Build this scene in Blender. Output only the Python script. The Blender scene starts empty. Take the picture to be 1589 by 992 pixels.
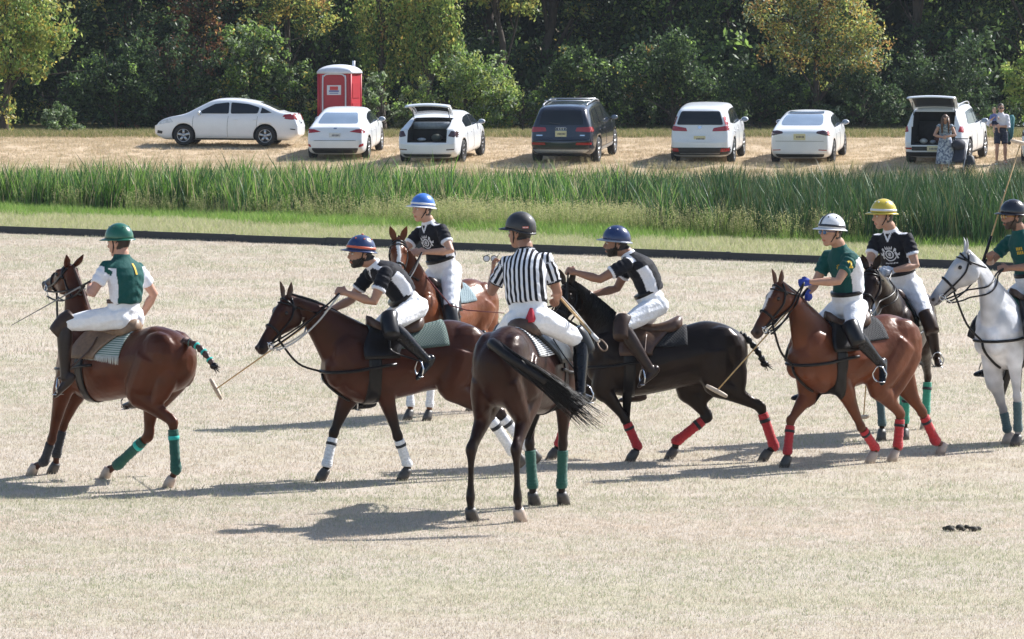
import bpy, bmesh, math, random
import numpy as np
from mathutils import Vector as V, Matrix
from mathutils.bvhtree import BVHTree

# ------------------------------------------------------------ camera, sky, sun, exposure
SC = bpy.context.scene
COL = SC.collection
FPX, CAMH, HORY, IMW, IMH = 6000.0, 3.85, 95.0, 1589.0, 992.0
cam_d = bpy.data.cameras.new('camera'); cam = bpy.data.objects.new('camera', cam_d); COL.objects.link(cam)
cam.location = (0, 0, CAMH); cam.rotation_euler = (math.radians(90), 0, 0)
cam_d.sensor_width = 36.0; cam_d.lens = FPX/IMW*36.0
cam_d.shift_y = -(IMH/2-HORY)/IMW
cam_d.clip_start = 0.5; cam_d.clip_end = 3000
SC.camera = cam
SUN_DIR = V((0.83, 0.56, 0)).normalized()
ELEV = math.radians(41)
SUN_DIR = V((SUN_DIR.x*math.cos(ELEV), SUN_DIR.y*math.cos(ELEV), math.sin(ELEV)))
w = bpy.data.worlds.new('World'); SC.world = w; w.use_nodes = True
nt = w.node_tree; nt.nodes.clear()
sky = nt.nodes.new('ShaderNodeTexSky'); sky.sky_type = 'NISHITA'; sky.sun_disc = False
sky.sun_elevation = ELEV; sky.sun_rotation = math.atan2(SUN_DIR.x, SUN_DIR.y)
bg = nt.nodes.new('ShaderNodeBackground'); bg.inputs['Strength'].default_value = 0.105
wo = nt.nodes.new('ShaderNodeOutputWorld')
nt.links.new(sky.outputs[0], bg.inputs[0]); nt.links.new(bg.outputs[0], wo.inputs[0])
sl = bpy.data.lights.new('sun', 'SUN'); sl.energy = 5.0; sl.angle = math.radians(0.55); sl.color = (1.0, 0.985, 0.96)
so = bpy.data.objects.new('sun', sl); COL.objects.link(so)
so.rotation_euler = SUN_DIR.to_track_quat('Z', 'Y').to_euler(); so.location = (60, 40, 60)
SC.view_settings.view_transform = 'Standard'; SC.view_settings.look = 'None'
SC.view_settings.gamma = 1.0; SC.view_settings.exposure = 0.84; SC.view_settings.use_curve_mapping = False
try:
    SC.cycles.max_bounces = 6; SC.cycles.transparent_max_bounces = 6
    SC.cycles.use_adaptive_sampling = True; SC.cycles.adaptive_threshold = 0.02
except Exception: pass
RNG = np.random.default_rng(7)
random.seed(7)

# ------------------------------------------------------------ materials
MATS = {}
def mat(name, col=(.5,.5,.5), rough=.6, var=.12, scale=18, metal=0.0, bump=0.0, bscale=90, coat=0.0,
        sheen=0.0, attr=False, spec=.5, transl=0.0, stretch=None, col2=None, mixs=4.0, emit=None):
    if name in MATS: return MATS[name]
    m = bpy.data.materials.new(name); m.use_nodes = True; MATS[name] = m
    t = m.node_tree; b = t.nodes['Principled BSDF']
    b.inputs['Roughness'].default_value = rough; b.inputs['Metallic'].default_value = metal
    b.inputs['Specular IOR Level'].default_value = spec
    if coat: b.inputs['Coat Weight'].default_value = coat; b.inputs['Coat Roughness'].default_value = .08
    if sheen: b.inputs['Sheen Weight'].default_value = sheen
    tc = t.nodes.new('ShaderNodeTexCoord'); mp = t.nodes.new('ShaderNodeMapping')
    t.links.new(tc.outputs['Object'], mp.inputs[0])
    if stretch: mp.inputs['Scale'].default_value = stretch
    n = t.nodes.new('ShaderNodeTexNoise'); n.inputs['Scale'].default_value = scale; n.inputs['Detail'].default_value = 5
    t.links.new(mp.outputs[0], n.inputs[0])
    r = t.nodes.new('ShaderNodeMapRange'); r.inputs[1].default_value = .3; r.inputs[2].default_value = .7
    r.inputs[3].default_value = 1-var; r.inputs[4].default_value = 1+var
    t.links.new(n.outputs[0], r.inputs[0])
    mul = t.nodes.new('ShaderNodeVectorMath'); mul.operation = 'SCALE'
    t.links.new(r.outputs[0], mul.inputs[3])
    if attr:
        a = t.nodes.new('ShaderNodeAttribute'); a.attribute_name = 'Col'
        t.links.new(a.outputs['Color'], mul.inputs[0])
    elif col2 is not None:
        n2 = t.nodes.new('ShaderNodeTexNoise'); n2.inputs['Scale'].default_value = mixs; n2.inputs['Detail'].default_value = 4
        t.links.new(mp.outputs[0], n2.inputs[0])
        r2 = t.nodes.new('ShaderNodeMapRange'); r2.inputs[1].default_value = .4; r2.inputs[2].default_value = .6
        t.links.new(n2.outputs[0], r2.inputs[0])
        mx = t.nodes.new('ShaderNodeMix'); mx.data_type = 'RGBA'
        mx.inputs[6].default_value = (*col, 1); mx.inputs[7].default_value = (*col2, 1)
        t.links.new(r2.outputs[0], mx.inputs[0]); t.links.new(mx.outputs[2], mul.inputs[0])
    else:
        mul.inputs[0].default_value = col
    t.links.new(mul.outputs[0], b.inputs['Base Color'])
    if bump:
        nb = t.nodes.new('ShaderNodeTexNoise'); nb.inputs['Scale'].default_value = bscale; nb.inputs['Detail'].default_value = 4
        t.links.new(mp.outputs[0], nb.inputs[0])
        bp = t.nodes.new('ShaderNodeBump'); bp.inputs['Strength'].default_value = bump; bp.inputs['Distance'].default_value = .02
        t.links.new(nb.outputs[0], bp.inputs['Height']); t.links.new(bp.outputs[0], b.inputs['Normal'])
    if transl:
        tr = t.nodes.new('ShaderNodeBsdfTranslucent'); t.links.new(mul.outputs[0], tr.inputs[0])
        ms = t.nodes.new('ShaderNodeMixShader'); ms.inputs[0].default_value = transl
        o = t.nodes['Material Output']
        t.links.new(b.outputs[0], ms.inputs[1]); t.links.new(tr.outputs[0], ms.inputs[2]); t.links.new(ms.outputs[0], o.inputs[0])
    if emit: b.inputs['Emission Color'].default_value = (*emit, 1); b.inputs['Emission Strength'].default_value = 1
    return m

# ------------------------------------------------------------ geometry helpers
def lerp(a, b, t): return a + (b-a)*t
def cr(pts, sub):
    """Catmull-Rom through a list of equally long tuples"""
    P = [np.array(p, float) for p in pts]; out = []
    for i in range(len(P)-1):
        a = P[i-1] if i else 2*P[0]-P[1]; b = P[i]; c = P[i+1]; d = P[i+2] if i+2 < len(P) else 2*P[-1]-P[-2]
        for j in range(sub):
            t = j/sub
            out.append(.5*((2*b)+(c-a)*t+(2*a-5*b+4*c-d)*t*t+(-a+3*b-3*c+d)*t**3))
    out.append(P[-1]); return out
class Geo:
    def __init__(s): s.v = []; s.f = []; s.m = []
    def rings(s, rs, cap=True, closed=True, mi=0, loop=False):
        n = len(rs[0]); b = len(s.v)
        for r in rs: s.v.extend(tuple(p) for p in r)
        R = len(rs)
        for i in range(R if loop else R-1):
            i2 = (i+1) % R
            for j in range(n if closed else n-1):
                k = (j+1) % n
                s.f.append((b+i*n+j, b+i*n+k, b+i2*n+k, b+i2*n+j)); s.m.append(mi)
        if cap and not loop:
            s.f.append(tuple(b+j for j in range(n))[::-1]); s.m.append(mi)
            s.f.append(tuple(b+(R-1)*n+j for j in range(n))); s.m.append(mi)
        return s
    def loft(s, secs, n=16, mi=0):
        rs = []
        for c, u, v in secs:
            rs.append([c+u*math.cos(2*math.pi*j/n)+v*math.sin(2*math.pi*j/n) for j in range(n)])
        return s.rings(rs, mi=mi)
    def tube(s, pts, rad, n=8, lat=None, squash=1.0, mi=0, loop=False):
        pts = [V(p) for p in pts]; N = len(pts)
        if not hasattr(rad, '__len__'): rad = [rad]*N
        rs = []; pu = None
        for i, p in enumerate(pts):
            if loop: t = pts[(i+1) % N]-pts[i-1]
            else: t = pts[min(i+1, N-1)]-pts[max(i-1, 0)]
            if t.length < 1e-9: t = V((0, 0, 1))
            t.normalize()
            ref = V(lat) if lat is not None else (pu if pu is not None else (V((0, 1, 0)) if abs(t.y) < .9 else V((1, 0, 0))))
            u = ref-t*ref.dot(t)
            if u.length < 1e-6: u = t.orthogonal()
            u.normalize(); v = t.cross(u); pu = u
            r = rad[i]
            rs.append([p+u*(r*squash*math.cos(2*math.pi*j/n))+v*(r*math.sin(2*math.pi*j/n)) for j in range(n)])
        return s.rings(rs, mi=mi, loop=loop)
    def ell(s, c, a, b, d, n=14, mi=0):
        c = V(c); a = V(a); b = V(b); d = V(d); rs = []
        R = n//2
        for i in range(R+1):
            th = math.pi*(i+.08*(1 if i == 0 else (-1 if i == R else 0)))/R
            cc = c+d*math.cos(th); q = math.sin(th)
            rs.append([cc+a*(q*math.cos(2*math.pi*j/n))+b*(q*math.sin(2*math.pi*j/n)) for j in range(n)])
        return s.rings(rs, mi=mi)
    def sph(s, c, r, n=12, mi=0): return s.ell(c, (r, 0, 0), (0, r, 0), (0, 0, r), n, mi)
    def box(s, lo, hi, mi=0, mtx=None):
        x0, y0, z0 = lo; x1, y1, z1 = hi; b = len(s.v)
        vs = [(x0,y0,z0),(x1,y0,z0),(x1,y1,z0),(x0,y1,z0),(x0,y0,z1),(x1,y0,z1),(x1,y1,z1),(x0,y1,z1)]
        if mtx is not None: vs = [tuple(mtx @ V(q)) for q in vs]
        s.v.extend(vs)
        for f in ((0,3,2,1),(4,5,6,7),(0,1,5,4),(1,2,6,5),(2,3,7,6),(3,0,4,7)):
            s.f.append(tuple(b+i for i in f)); s.m.append(mi)
        return s
    def grid(s, P, thick=None, mi=0):
        """P[i][j] grid of (point, normal); closed slab if thick"""
        R = len(P); C = len(P[0]); b = len(s.v)
        for row in P:
            for p, nn in row: s.v.append(tuple(p))
        if thick:
            for row in P:
                for p, nn in row: s.v.append(tuple(V(p)-V(nn)*thick))
        o = R*C
        for i in range(R-1):
            for j in range(C-1):
                q = (b+i*C+j, b+i*C+j+1, b+(i+1)*C+j+1, b+(i+1)*C+j)
                s.f.append(q); s.m.append(mi)
                if thick: s.f.append(tuple(x+o for x in q)[::-1]); s.m.append(mi)
        if thick:
            edge = [(0, j) for j in range(C)]+[(i, C-1) for i in range(1, R)]+[(R-1, j) for j in range(C-2, -1, -1)]+[(i, 0) for i in range(R-2, 0, -1)]
            for k in range(len(edge)):
                a = edge[k]; c = edge[(k+1) % len(edge)]
                ia = b+a[0]*C+a[1]; ic = b+c[0]*C+c[1]
                s.f.append((ic, ia, ia+o, ic+o)); s.m.append(mi)
        return s
    def mesh(s, name, mats=(), smooth=True):
        me = bpy.data.meshes.new(name); me.from_pydata(s.v, [], s.f)
        for m in mats: me.materials.append(m)
        if len(set(s.m)) > 1: me.polygons.foreach_set('material_index', s.m)
        me.polygons.foreach_set('use_smooth', [smooth]*len(s.f))
        fixn(me); me.update(); return me
def fixn(me):
    bm = bmesh.new(); bm.from_mesh(me); bmesh.ops.recalc_face_normals(bm, faces=bm.faces); bm.to_mesh(me); bm.free()
def ob(name, me, parent=None, loc=None):
    o = bpy.data.objects.new(name, me); COL.objects.link(o)
    if parent is not None: o.parent = parent
    if loc is not None: o.location = loc
    return o
def put(name, geo, mats, parent=None, smooth=True):
    if not isinstance(mats, (list, tuple)): mats = [mats]
    return ob(name, geo.mesh(name, mats, smooth), parent)
def tag(o, label=None, cat=None, group=None, kind=None):
    if label: o['label'] = label
    if cat: o['category'] = cat
    if group: o['group'] = group
    if kind: o['kind'] = kind
    return o
def thing(name, loc, rz, label, cat, group=None):
    o = bpy.data.objects.new(name, None); COL.objects.link(o); o.location = loc; o.rotation_euler = (0, 0, rz)
    o.empty_display_size = .1
    return tag(o, label, cat, group)
def evaluated(me, mods):
    """run modifiers on a mesh and return the result"""
    t = bpy.data.objects.new('tmp', me); COL.objects.link(t)
    for kind, kw in mods:
        m = t.modifiers.new(kind, kind)
        for k, v in kw.items(): setattr(m, k, v)
    dg = bpy.context.evaluated_depsgraph_get()
    out = bpy.data.meshes.new_from_object(t.evaluated_get(dg))
    bpy.data.objects.remove(t)
    return out
def remesh(geo, voxel, smooth=4, name='m', mats=()):
    me = geo.mesh(name+'_src')
    out = evaluated(me, [('REMESH', dict(mode='VOXEL', voxel_size=voxel, adaptivity=0.0)), ('SMOOTH', dict(factor=.5, iterations=smooth))])
    bpy.data.meshes.remove(me); out.name = name
    out.materials.clear()
    for m in mats: out.materials.append(m)
    out.polygons.foreach_set('use_smooth', [True]*len(out.polygons)); out.update()
    return out
def vpos(me):
    a = np.empty(len(me.vertices)*3); me.vertices.foreach_get('co', a); return a.reshape(-1, 3)
def setcol(me, c):
    a = me.color_attributes.new('Col', 'FLOAT_COLOR', 'POINT')
    f = np.ones((len(c), 4)); f[:, :3] = c; a.data.foreach_set('color', f.ravel())
def sstep(a, b, x): t = np.clip((x-a)/(b-a), 0, 1); return t*t*(3-2*t)
def bvh_of(me):
    return BVHTree.FromPolygons([v.co[:] for v in me.vertices], [p.vertices[:] for p in me.polygons])
def hit(bvh, o, d, far=5.0):
    h = bvh.ray_cast(V(o), V(d).normalized(), far)
    return h[0], h[1]

# ------------------------------------------------------------ terrain
def board_y(x): return 86.5-0.755*(x+11.46)
def reed_front(x): return np.clip(101-0.86*(x+13), 70, 104)
def terrain(x, y):
    x = np.asarray(x, float); y = np.asarray(y, float)
    rf = np.minimum(reed_front(x), 104.)
    dip = -0.22*sstep(-6, 0, y-rf)
    park = np.interp(y, [107, 111.5, 113.5, 119, 125, 132, 200, 600], [0, .86, .90, 1.27, 1.44, 1.5, 1.8, 3.0])
    z = np.where(y < 107, dip, park+dip*np.clip(1-(y-107)/4.5, 0, 1))
    return z
def tz(x, y): return float(terrain(x, y))

def ground_mat(name, cols, rough=.95):
    """cols: list of (position, colour) blended by noise; long mown bands across x"""
    m = bpy.data.materials.new(name); m.use_nodes = True; t = m.node_tree; b = t.nodes['Principled BSDF']
    b.inputs['Roughness'].default_value = rough; b.inputs['Specular IOR Level'].default_value = .15
    tc = t.nodes.new('ShaderNodeTexCoord'); mp = t.nodes.new('ShaderNodeMapping'); mp.inputs['Scale'].default_value = (.05, .42, 1)
    mp.inputs['Rotation'].default_value = (0, 0, math.radians(4))
    t.links.new(tc.outputs['Object'], mp.inputs[0])
    n1 = t.nodes.new('ShaderNodeTexNoise'); n1.inputs['Scale'].default_value = 1.0; n1.inputs['Detail'].default_value = 6; n1.inputs['Roughness'].default_value = .62
    t.links.new(mp.outputs[0], n1.inputs[0])
    n2 = t.nodes.new('ShaderNodeTexNoise'); n2.inputs['Scale'].default_value = 3.2; n2.inputs['Detail'].default_value = 8; n2.inputs['Roughness'].default_value = .7
    t.links.new(tc.outputs['Object'], n2.inputs[0])
    ad = t.nodes.new('ShaderNodeMath'); ad.operation = 'MULTIPLY_ADD'; ad.inputs[1].default_value = .45
    t.links.new(n2.outputs[0], ad.inputs[0])
    sc = t.nodes.new('ShaderNodeMath'); sc.operation = 'MULTIPLY'; sc.inputs[1].default_value = .55
    t.links.new(n1.outputs[0], sc.inputs[0]); t.links.new(sc.outputs[0], ad.inputs[2])
    rp = t.nodes.new('ShaderNodeValToRGB')
    while len(rp.color_ramp.elements) < len(cols): rp.color_ramp.elements.new(.5)
    for e, (p, c) in zip(rp.color_ramp.elements, cols): e.position = p; e.color = (*c, 1)
    t.links.new(ad.outputs[0], rp.inputs[0])
    n3 = t.nodes.new('ShaderNodeTexNoise'); n3.inputs['Scale'].default_value = 55; n3.inputs['Detail'].default_value = 4
    t.links.new(tc.outputs['Object'], n3.inputs[0])
    r3 = t.nodes.new('ShaderNodeMapRange'); r3.inputs[1].default_value = .3; r3.inputs[2].default_value = .7; r3.inputs[3].default_value = .8; r3.inputs[4].default_value = 1.15
    t.links.new(n3.outputs[0], r3.inputs[0])
    mu = t.nodes.new('ShaderNodeVectorMath'); mu.operation = 'SCALE'
    t.links.new(rp.outputs[0], mu.inputs[0]); t.links.new(r3.outputs[0], mu.inputs[3]); t.links.new(mu.outputs[0], b.inputs['Base Color'])
    bp = t.nodes.new('ShaderNodeBump'); bp.inputs['Strength'].default_value = .35; bp.inputs['Distance'].default_value = .03
    t.links.new(n3.outputs[0], bp.inputs['Height']); t.links.new(bp.outputs[0], b.inputs['Normal'])
    return m
STRAW1, STRAW2, STRAW3 = (.42,.355,.285), (.45,.39,.325), (.37,.34,.255)
g_field = ground_mat('dry_polo_turf', [(.30, STRAW3), (.42, (.42,.37,.275)), (.52, STRAW2), (.64, (.46,.37,.285)), (.75, STRAW1)])
g_verge = ground_mat('verge_soil', [(.35, (.20,.22,.07)), (.5, (.32,.29,.13)), (.65, (.42,.36,.20))])
g_park = ground_mat('straw_parking', [(.30, (.33,.28,.17)), (.45, (.46,.35,.23)), (.6, (.52,.40,.275)), (.72, (.40,.33,.20))])
g_edge = ground_mat('woodland_grass_and_litter', [(.3, (.10,.10,.04)), (.5, (.16,.14,.06)), (.7, (.22,.17,.085))])

def ground_sheet(name, xs, yfun0, yfun1, ny, m, lift=0.0):
    g = Geo(); P = []
    for x in xs:
        row = []
        for j in range(ny+1):
            y = lerp(yfun0(x), yfun1(x), j/ny)
            row.append(((x, y, tz(x, y)+lift), (0, 0, 1)))
        P.append(row)
    g.grid(P)
    return tag(put(name, g, m), kind='structure')
XS = list(np.linspace(-60, 60, 61))
ground_sheet('polo_field', XS, lambda x: -20, lambda x: board_y(np.clip(x, -40, 40)), 30, g_field)
ground_sheet('grass_verge', XS, lambda x: board_y(np.clip(x, -40, 40)), lambda x: 107, 24, g_verge)
ground_sheet('parking_area', XS, lambda x: 107, lambda x: 126.6, 22, g_park)
ground_sheet('woodland_ground', list(np.linspace(-400, 400, 41)), lambda x: 126.6, lambda x: 600, 30, g_edge)
for nm, x0, x1 in (('far_field', -400, -60), ('far_field', 60, 400)):
    ground_sheet(nm, [x0, (x0+x1)/2, x1], lambda x: -20, lambda x: 123.2, 40, g_field)

# ------------------------------------------------------------ instanced ground cover (stuff)
def blade_mesh(name, n, rad, hmin, hmax, wid, lean, m, segs=2, seed=0, colf=None):
    r = np.random.default_rng(seed); vs = []; fs = []; cs = []
    for i in range(n):
        a = r.uniform(0, 6.283); q = rad*math.sqrt(r.uniform()); x, y = q*math.cos(a), q*math.sin(a)
        h = r.uniform(hmin, hmax); d = r.uniform(0, 6.283); l = r.uniform(.15, 1)*lean*h; w_ = wid*r.uniform(.6, 1.3)
        fa = r.uniform(0, 6.283); px, py = math.cos(fa)*w_, math.sin(fa)*w_
        b = len(vs); c = colf(r)
        for s_ in range(segs):
            t = s_/segs; ww = 1-.55*t
            cx, cy = x+math.cos(d)*l*t*t, y+math.sin(d)*l*t*t; z = h*t*(1-.15*lean*t)
            vs += [(cx-px*ww, cy-py*ww, z-.01), (cx+px*ww, cy+py*ww, z-.01)]; cs += [c, c]
        vs.append((x+math.cos(d)*l, y+math.sin(d)*l, h*(1-.15*lean))); cs.append(c)
        for s_ in range(segs-1):
            k = b+2*s_; fs.append((k, k+1, k+3, k+2))
        k = b+2*(segs-1); fs.append((k, k+1, k+2))
    me = bpy.data.meshes.new(name); me.from_pydata(vs, [], fs); me.materials.append(m); setcol(me, np.array(cs)); me.update()
    return me
def pick(*cols):
    def f(r):
        c = np.array(cols[r.integers(len(cols))]); return c*r.uniform(.85, 1.12)
    return f
def scatter(name, pts, scl, meshes, label, cat, seed=0):
    """one stuff object: instances the meshes on points"""
    me = bpy.data.meshes.new(name); me.from_pydata([tuple(p) for p in pts], [], [])
    at = me.attributes.new('sc', 'FLOAT', 'POINT'); at.data.foreach_set('value', np.asarray(scl, float))
    o = ob(name, me); tag(o, label, cat, kind='stuff')
    g = bpy.data.node_groups.new(name+'_nodes', 'GeometryNodeTree')
    g.interface.new_socket('Geometry', in_out='INPUT', socket_type='NodeSocketGeometry')
    g.interface.new_socket('Geometry', in_out='OUTPUT', socket_type='NodeSocketGeometry')
    gi = g.nodes.new('NodeGroupInput'); go = g.nodes.new('NodeGroupOutput')
    j = g.nodes.new('GeometryNodeJoinGeometry')
    gs = g.nodes.new('GeometryNodeGeometryToInstance')
    for k, mm in enumerate(meshes):
        src = bpy.data.objects.new(name+'_source', mm)
        oi = g.nodes.new('GeometryNodeObjectInfo'); oi.inputs[0].default_value = src; oi.inputs['As Instance'].default_value = True
        ins = g.nodes.new('GeometryNodeInstanceOnPoints')
        rv = g.nodes.new('FunctionNodeRandomValue'); rv.data_type = 'FLOAT_VECTOR'; rv.inputs[0].default_value = (-.06, -.06, 0); rv.inputs[1].default_value = (.06, .06, 6.283)
        rv.inputs['Seed'].default_value = 3+k
        na = g.nodes.new('GeometryNodeInputNamedAttribute'); na.data_type = 'FLOAT'; na.inputs[0].default_value = 'sc'
        ri = g.nodes.new('FunctionNodeRandomValue'); ri.data_type = 'INT'
        ri.inputs[4].default_value = 0; ri.inputs[5].default_value = len(meshes)-1; ri.inputs['Seed'].default_value = 11
        cmpn = g.nodes.new('FunctionNodeCompare'); cmpn.data_type = 'INT'; cmpn.operation = 'EQUAL'
        g.links.new(ri.outputs[2], cmpn.inputs[2]); cmpn.inputs[3].default_value = k
        g.links.new(gi.outputs[0], ins.inputs['Points']); g.links.new(cmpn.outputs[0], ins.inputs['Selection'])
        g.links.new(oi.outputs['Geometry'], ins.inputs['Instance']); g.links.new(rv.outputs[0], ins.inputs['Rotation'])
        g.links.new(na.outputs[0], ins.inputs['Scale']); g.links.new(ins.outputs[0], j.inputs[0])
    g.links.new(j.outputs[0], go.inputs[0])
    md = o.modifiers.new('scatter', 'NODES'); md.node_group = g
    return o
def spread(n, y0, y1, margin=1.06, power=1.0, seed=1):
    """points over the part of the ground the lens can see (plus a margin)"""
    r = np.random.default_rng(seed); y = y0+(y1-y0)*r.uniform(size=n)**power
    hw = 794.5/FPX*y*margin+1.5; return r.uniform(-1, 1, n)*hw, y
m_blade = mat('grass_blade', attr=True, rough=.75, var=.1, spec=.2, transl=.42)
tuft = [blade_mesh('turf_tuft', 46, .15, .010, .034, .0032, .9, m_blade, 2, 20+i,
        pick((.545,.472,.382), (.58,.512,.42), (.50,.432,.342), (.555,.462,.372), (.47,.42,.318))) for i in range(3)]
tuft_g = [blade_mesh('green_turf_tuft', 46, .15, .010, .036, .0032, .9, m_blade, 2, 30+i, pick((.505,.46,.355), (.465,.44,.32), (.40,.412,.272), (.35,.38,.235), (.515,.455,.355))) for i in range(3)]
def jgrid(y0, y1, step, seed):
    r = np.random.default_rng(seed); P = []
    for y in np.arange(y0, y1, step):
        hw = 794.5/FPX*y*1.05+1.2; x = np.arange(-hw, hw, step); P.append(np.stack([x+r.uniform(-.5, .5, len(x))*step, np.full(len(x), y)+r.uniform(-.5, .5, len(x))*step], 1))
    return np.concatenate(P)
pa, pb, pc_ = jgrid(23.6, 34, .105, 1), jgrid(34, 50, .15, 2), jgrid(50, 88, .26, 3)
tp = np.concatenate([pa, pb, pc_]); ts = np.concatenate([np.full(len(pa), .85), np.full(len(pb), 1.05), np.full(len(pc_), 1.6)])*RNG.uniform(.75, 1.25, len(tp))
k_ = tp[:, 1] < board_y(tp[:, 0])-.15; tp, ts = tp[k_], ts[k_]
yy_ = tp[:, 1]+.06*tp[:, 0]; band = np.sin(yy_*1.15+.6*np.sin(yy_*.31+.2*tp[:, 0]))+.7*np.sin(yy_*.43+1+.25*np.sin(tp[:, 0]*.5))
band += .8*np.sin(tp[:, 0]*.9+2.0*np.sin(yy_*.8))*np.sin(yy_*1.9+1.3*np.sin(tp[:, 0]*.6))
isg = RNG.uniform(-1.1, 1.1, len(tp)) < band*.8-.15
scatter('turf_grass', np.c_[tp[~isg], np.zeros((~isg).sum())], ts[~isg], tuft, 'short dry straw-coloured turf covering the polo field', 'grass')
scatter('green_turf_grass', np.c_[tp[isg], np.zeros(isg.sum())], ts[isg], tuft_g, 'slightly greener mown bands across the polo field', 'grass')
# verge: pale dry grass close to the board, bright green band towards the reeds
verge_dry = [blade_mesh('verge_tuft', 60, .30, .10, .26, .006, .8, m_blade, 3, 40+i, pick((.50,.47,.28), (.44,.46,.22), (.58,.53,.36), (.36,.42,.16), (.54,.50,.32))) for i in range(3)]
verge_green = [blade_mesh('verge_green_tuft', 60, .30, .18, .42, .007, .7, m_blade, 3, 50+i, pick((.16,.30,.05), (.20,.34,.06), (.26,.38,.09), (.30,.36,.12))) for i in range(3)]
r_ = np.random.default_rng(5)
vx = r_.uniform(-15, 15, 9000); vt = r_.uniform(0, 1, 9000); vy = board_y(vx)+.35+vt*(reed_front(vx)-board_y(vx)+1.5)
nz = np.sin(vx*.9)+np.sin(vx*.37+2)
green = (vt+.08*nz+r_.uniform(-.18, .18, 9000)) > .60
dens = green | (r_.uniform(size=9000) < .8)
p_ = np.stack([vx, vy, terrain(vx, vy)], 1)
q = ~green & dens; scatter('verge_grass', p_[q], r_.uniform(.6, 1.1, q.sum()), verge_dry, 'pale dry grass along the far side of the black board', 'grass')
q = green; scatter('green_verge_grass', p_[q], r_.uniform(.6, 1.25, q.sum()), verge_green, 'bright green grass in front of the reeds', 'grass')
# reeds
m_reed = mat('reed_blade', attr=True, rough=.45, var=.12, spec=.4, transl=.4)
reed = [blade_mesh('reed_clump', 34, .36, .85, 1.85, .022, .38, m_reed, 4, 70+i, pick((.15,.28,.04), (.11,.24,.04), (.22,.36,.07), (.04,.10,.03), (.24,.36,.09), (.05,.12,.04), (.42,.37,.20))) for i in range(5)]
m_reed_shade = mat('shade_tinted_reed_blade', attr=True, rough=.45, var=.12, spec=.4, transl=.18)  # darker copy of the reed material: the reeds' own shade is put into the colour
reed_shade = [blade_mesh('shade_tinted_reed_clump', 46, .36, 1.1, 2.1, .019, .36, m_reed_shade, 4, 90+i, pick((.034,.09,.030), (.028,.075,.032), (.055,.125,.038), (.085,.17,.045), (.15,.16,.07))) for i in range(4)]
r_ = np.random.default_rng(9)
n_ = 5400; rx = r_.uniform(-15.5, 15.5, n_); rt = r_.uniform(0, 1, n_)**.8; ry = reed_front(rx)-np.interp(rx, [0, 5, 10], [0, 2.5, 3.5])+.3+rt*(108.6-reed_front(rx))
ry += .5*np.sin(rx*1.3)+.3*np.sin(rx*3.1)
ppx = 794.5+FPX*rx/ry; cap = CAMH-(np.interp(ppx, [0, 500, 800, 1100, 1589], [240, 243, 252, 258, 260])-HORY)*ry/FPX-terrain(rx, ry)
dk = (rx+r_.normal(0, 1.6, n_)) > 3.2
p_ = np.stack([rx, ry, terrain(rx, ry)], 1)
hs = r_.uniform(.62, 1.16, n_)*(1+.16*np.sin(rx*2.3+ry*1.1)*np.sin(rx*.9-ry*1.7)+.08*np.sin(rx*5.1+ry))*np.interp(rx, [-14, -6, 2, 8, 13], [1.08, 1.04, .92, .98, 1.02])*np.interp(ry, [75, 92, 100, 104, 108.8], [1.02, .97, .90, .66, .32])
hs = np.minimum(hs, np.maximum(cap, .3)/np.where(dk, 2.05, 1.75)*np.where(r_.uniform(size=n_) < .12, 1.16, r_.uniform(.62, 1.04, n_))*(1+.10*np.sin(rx*1.7+1)*np.sin(rx*4.3)))
scatter('reeds', p_[~dk], hs[~dk], reed, 'bright green reed bed between the field and the parked cars', 'reeds')
scatter('shade_tinted_reeds', p_[dk], hs[dk], reed_shade, 'tall reeds at the right end of the ditch, shade painted into their dark green', 'reeds')
# weeds with seed heads in front of the reeds and dry weeds along the bank
def seedy(name, n, rad, h0, h1, seed, c1, c2):
    r = np.random.default_rng(seed); g = Geo(); cols = []
    vs = []; fs = []
    for i in range(n):
        a = r.uniform(0, 6.283); q = rad*math.sqrt(r.uniform()); x, y = q*math.cos(a), q*math.sin(a); h = r.uniform(h0, h1)
        d = r.uniform(0, 6.283); l = .25*h*r.uniform(.2, 1); b = len(vs); c = np.array(c1)*r.uniform(.7, 1.2)
        for t in (0, .5, 1): 
            cx, cy = x+math.cos(d)*l*t*t, y+math.sin(d)*l*t*t; ww = .006*(1-.4*t)
            vs += [(cx-ww, cy, h*t), (cx+ww, cy, h*t)]; cols += [c, c]
        fs += [(b, b+1, b+3, b+2), (b+2, b+3, b+5, b+4)]
        cc = np.array(c2)*r.uniform(.8, 1.2)
        for s_ in range(9):
            b = len(vs); u = r.normal(0, 1, 3); u /= np.linalg.norm(u); o = np.array((x+math.cos(d)*l, y+math.sin(d)*l, h))+r.normal(0, 1, 3)*(.03, .03, .07)
            e = np.cross(u, (0, 0, 1))*.014; f_ = u*.024
            vs += [tuple(o-e), tuple(o+f_), tuple(o+e), tuple(o-f_)]; cols += [cc]*4; fs.append((b, b+1, b+2, b+3))
    me = bpy.data.meshes.new(name); me.from_pydata(vs, [], fs); me.materials.append(m_blade); setcol(me, np.array(cols)); me.update(); return me
weed = [seedy('weed_tuft', 26, .35, .45, .95, 120+i, (.24,.32,.09), (.44,.42,.20)) for i in range(3)]
bankw = [seedy('bank_weed', 22, .35, .25, .62, 130+i, (.34,.31,.14), (.50,.43,.26)) for i in range(3)]
r_ = np.random.default_rng(13)
wx = r_.uniform(-15, 15, 2300); wy = reed_front(wx)-r_.uniform(0, 1, 2300)**1.6*np.interp(wx, [-14, -5, -1, 4, 12], [1.0, 1.2, 5, 3.5, 1.4])+.4
wk = r_.uniform(size=2300) < np.interp(wx, [-14, -4, -1, 3, 6, 12], [.02, .12, .8, .7, .35, .15]); wx, wy = wx[wk], wy[wk]
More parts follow.
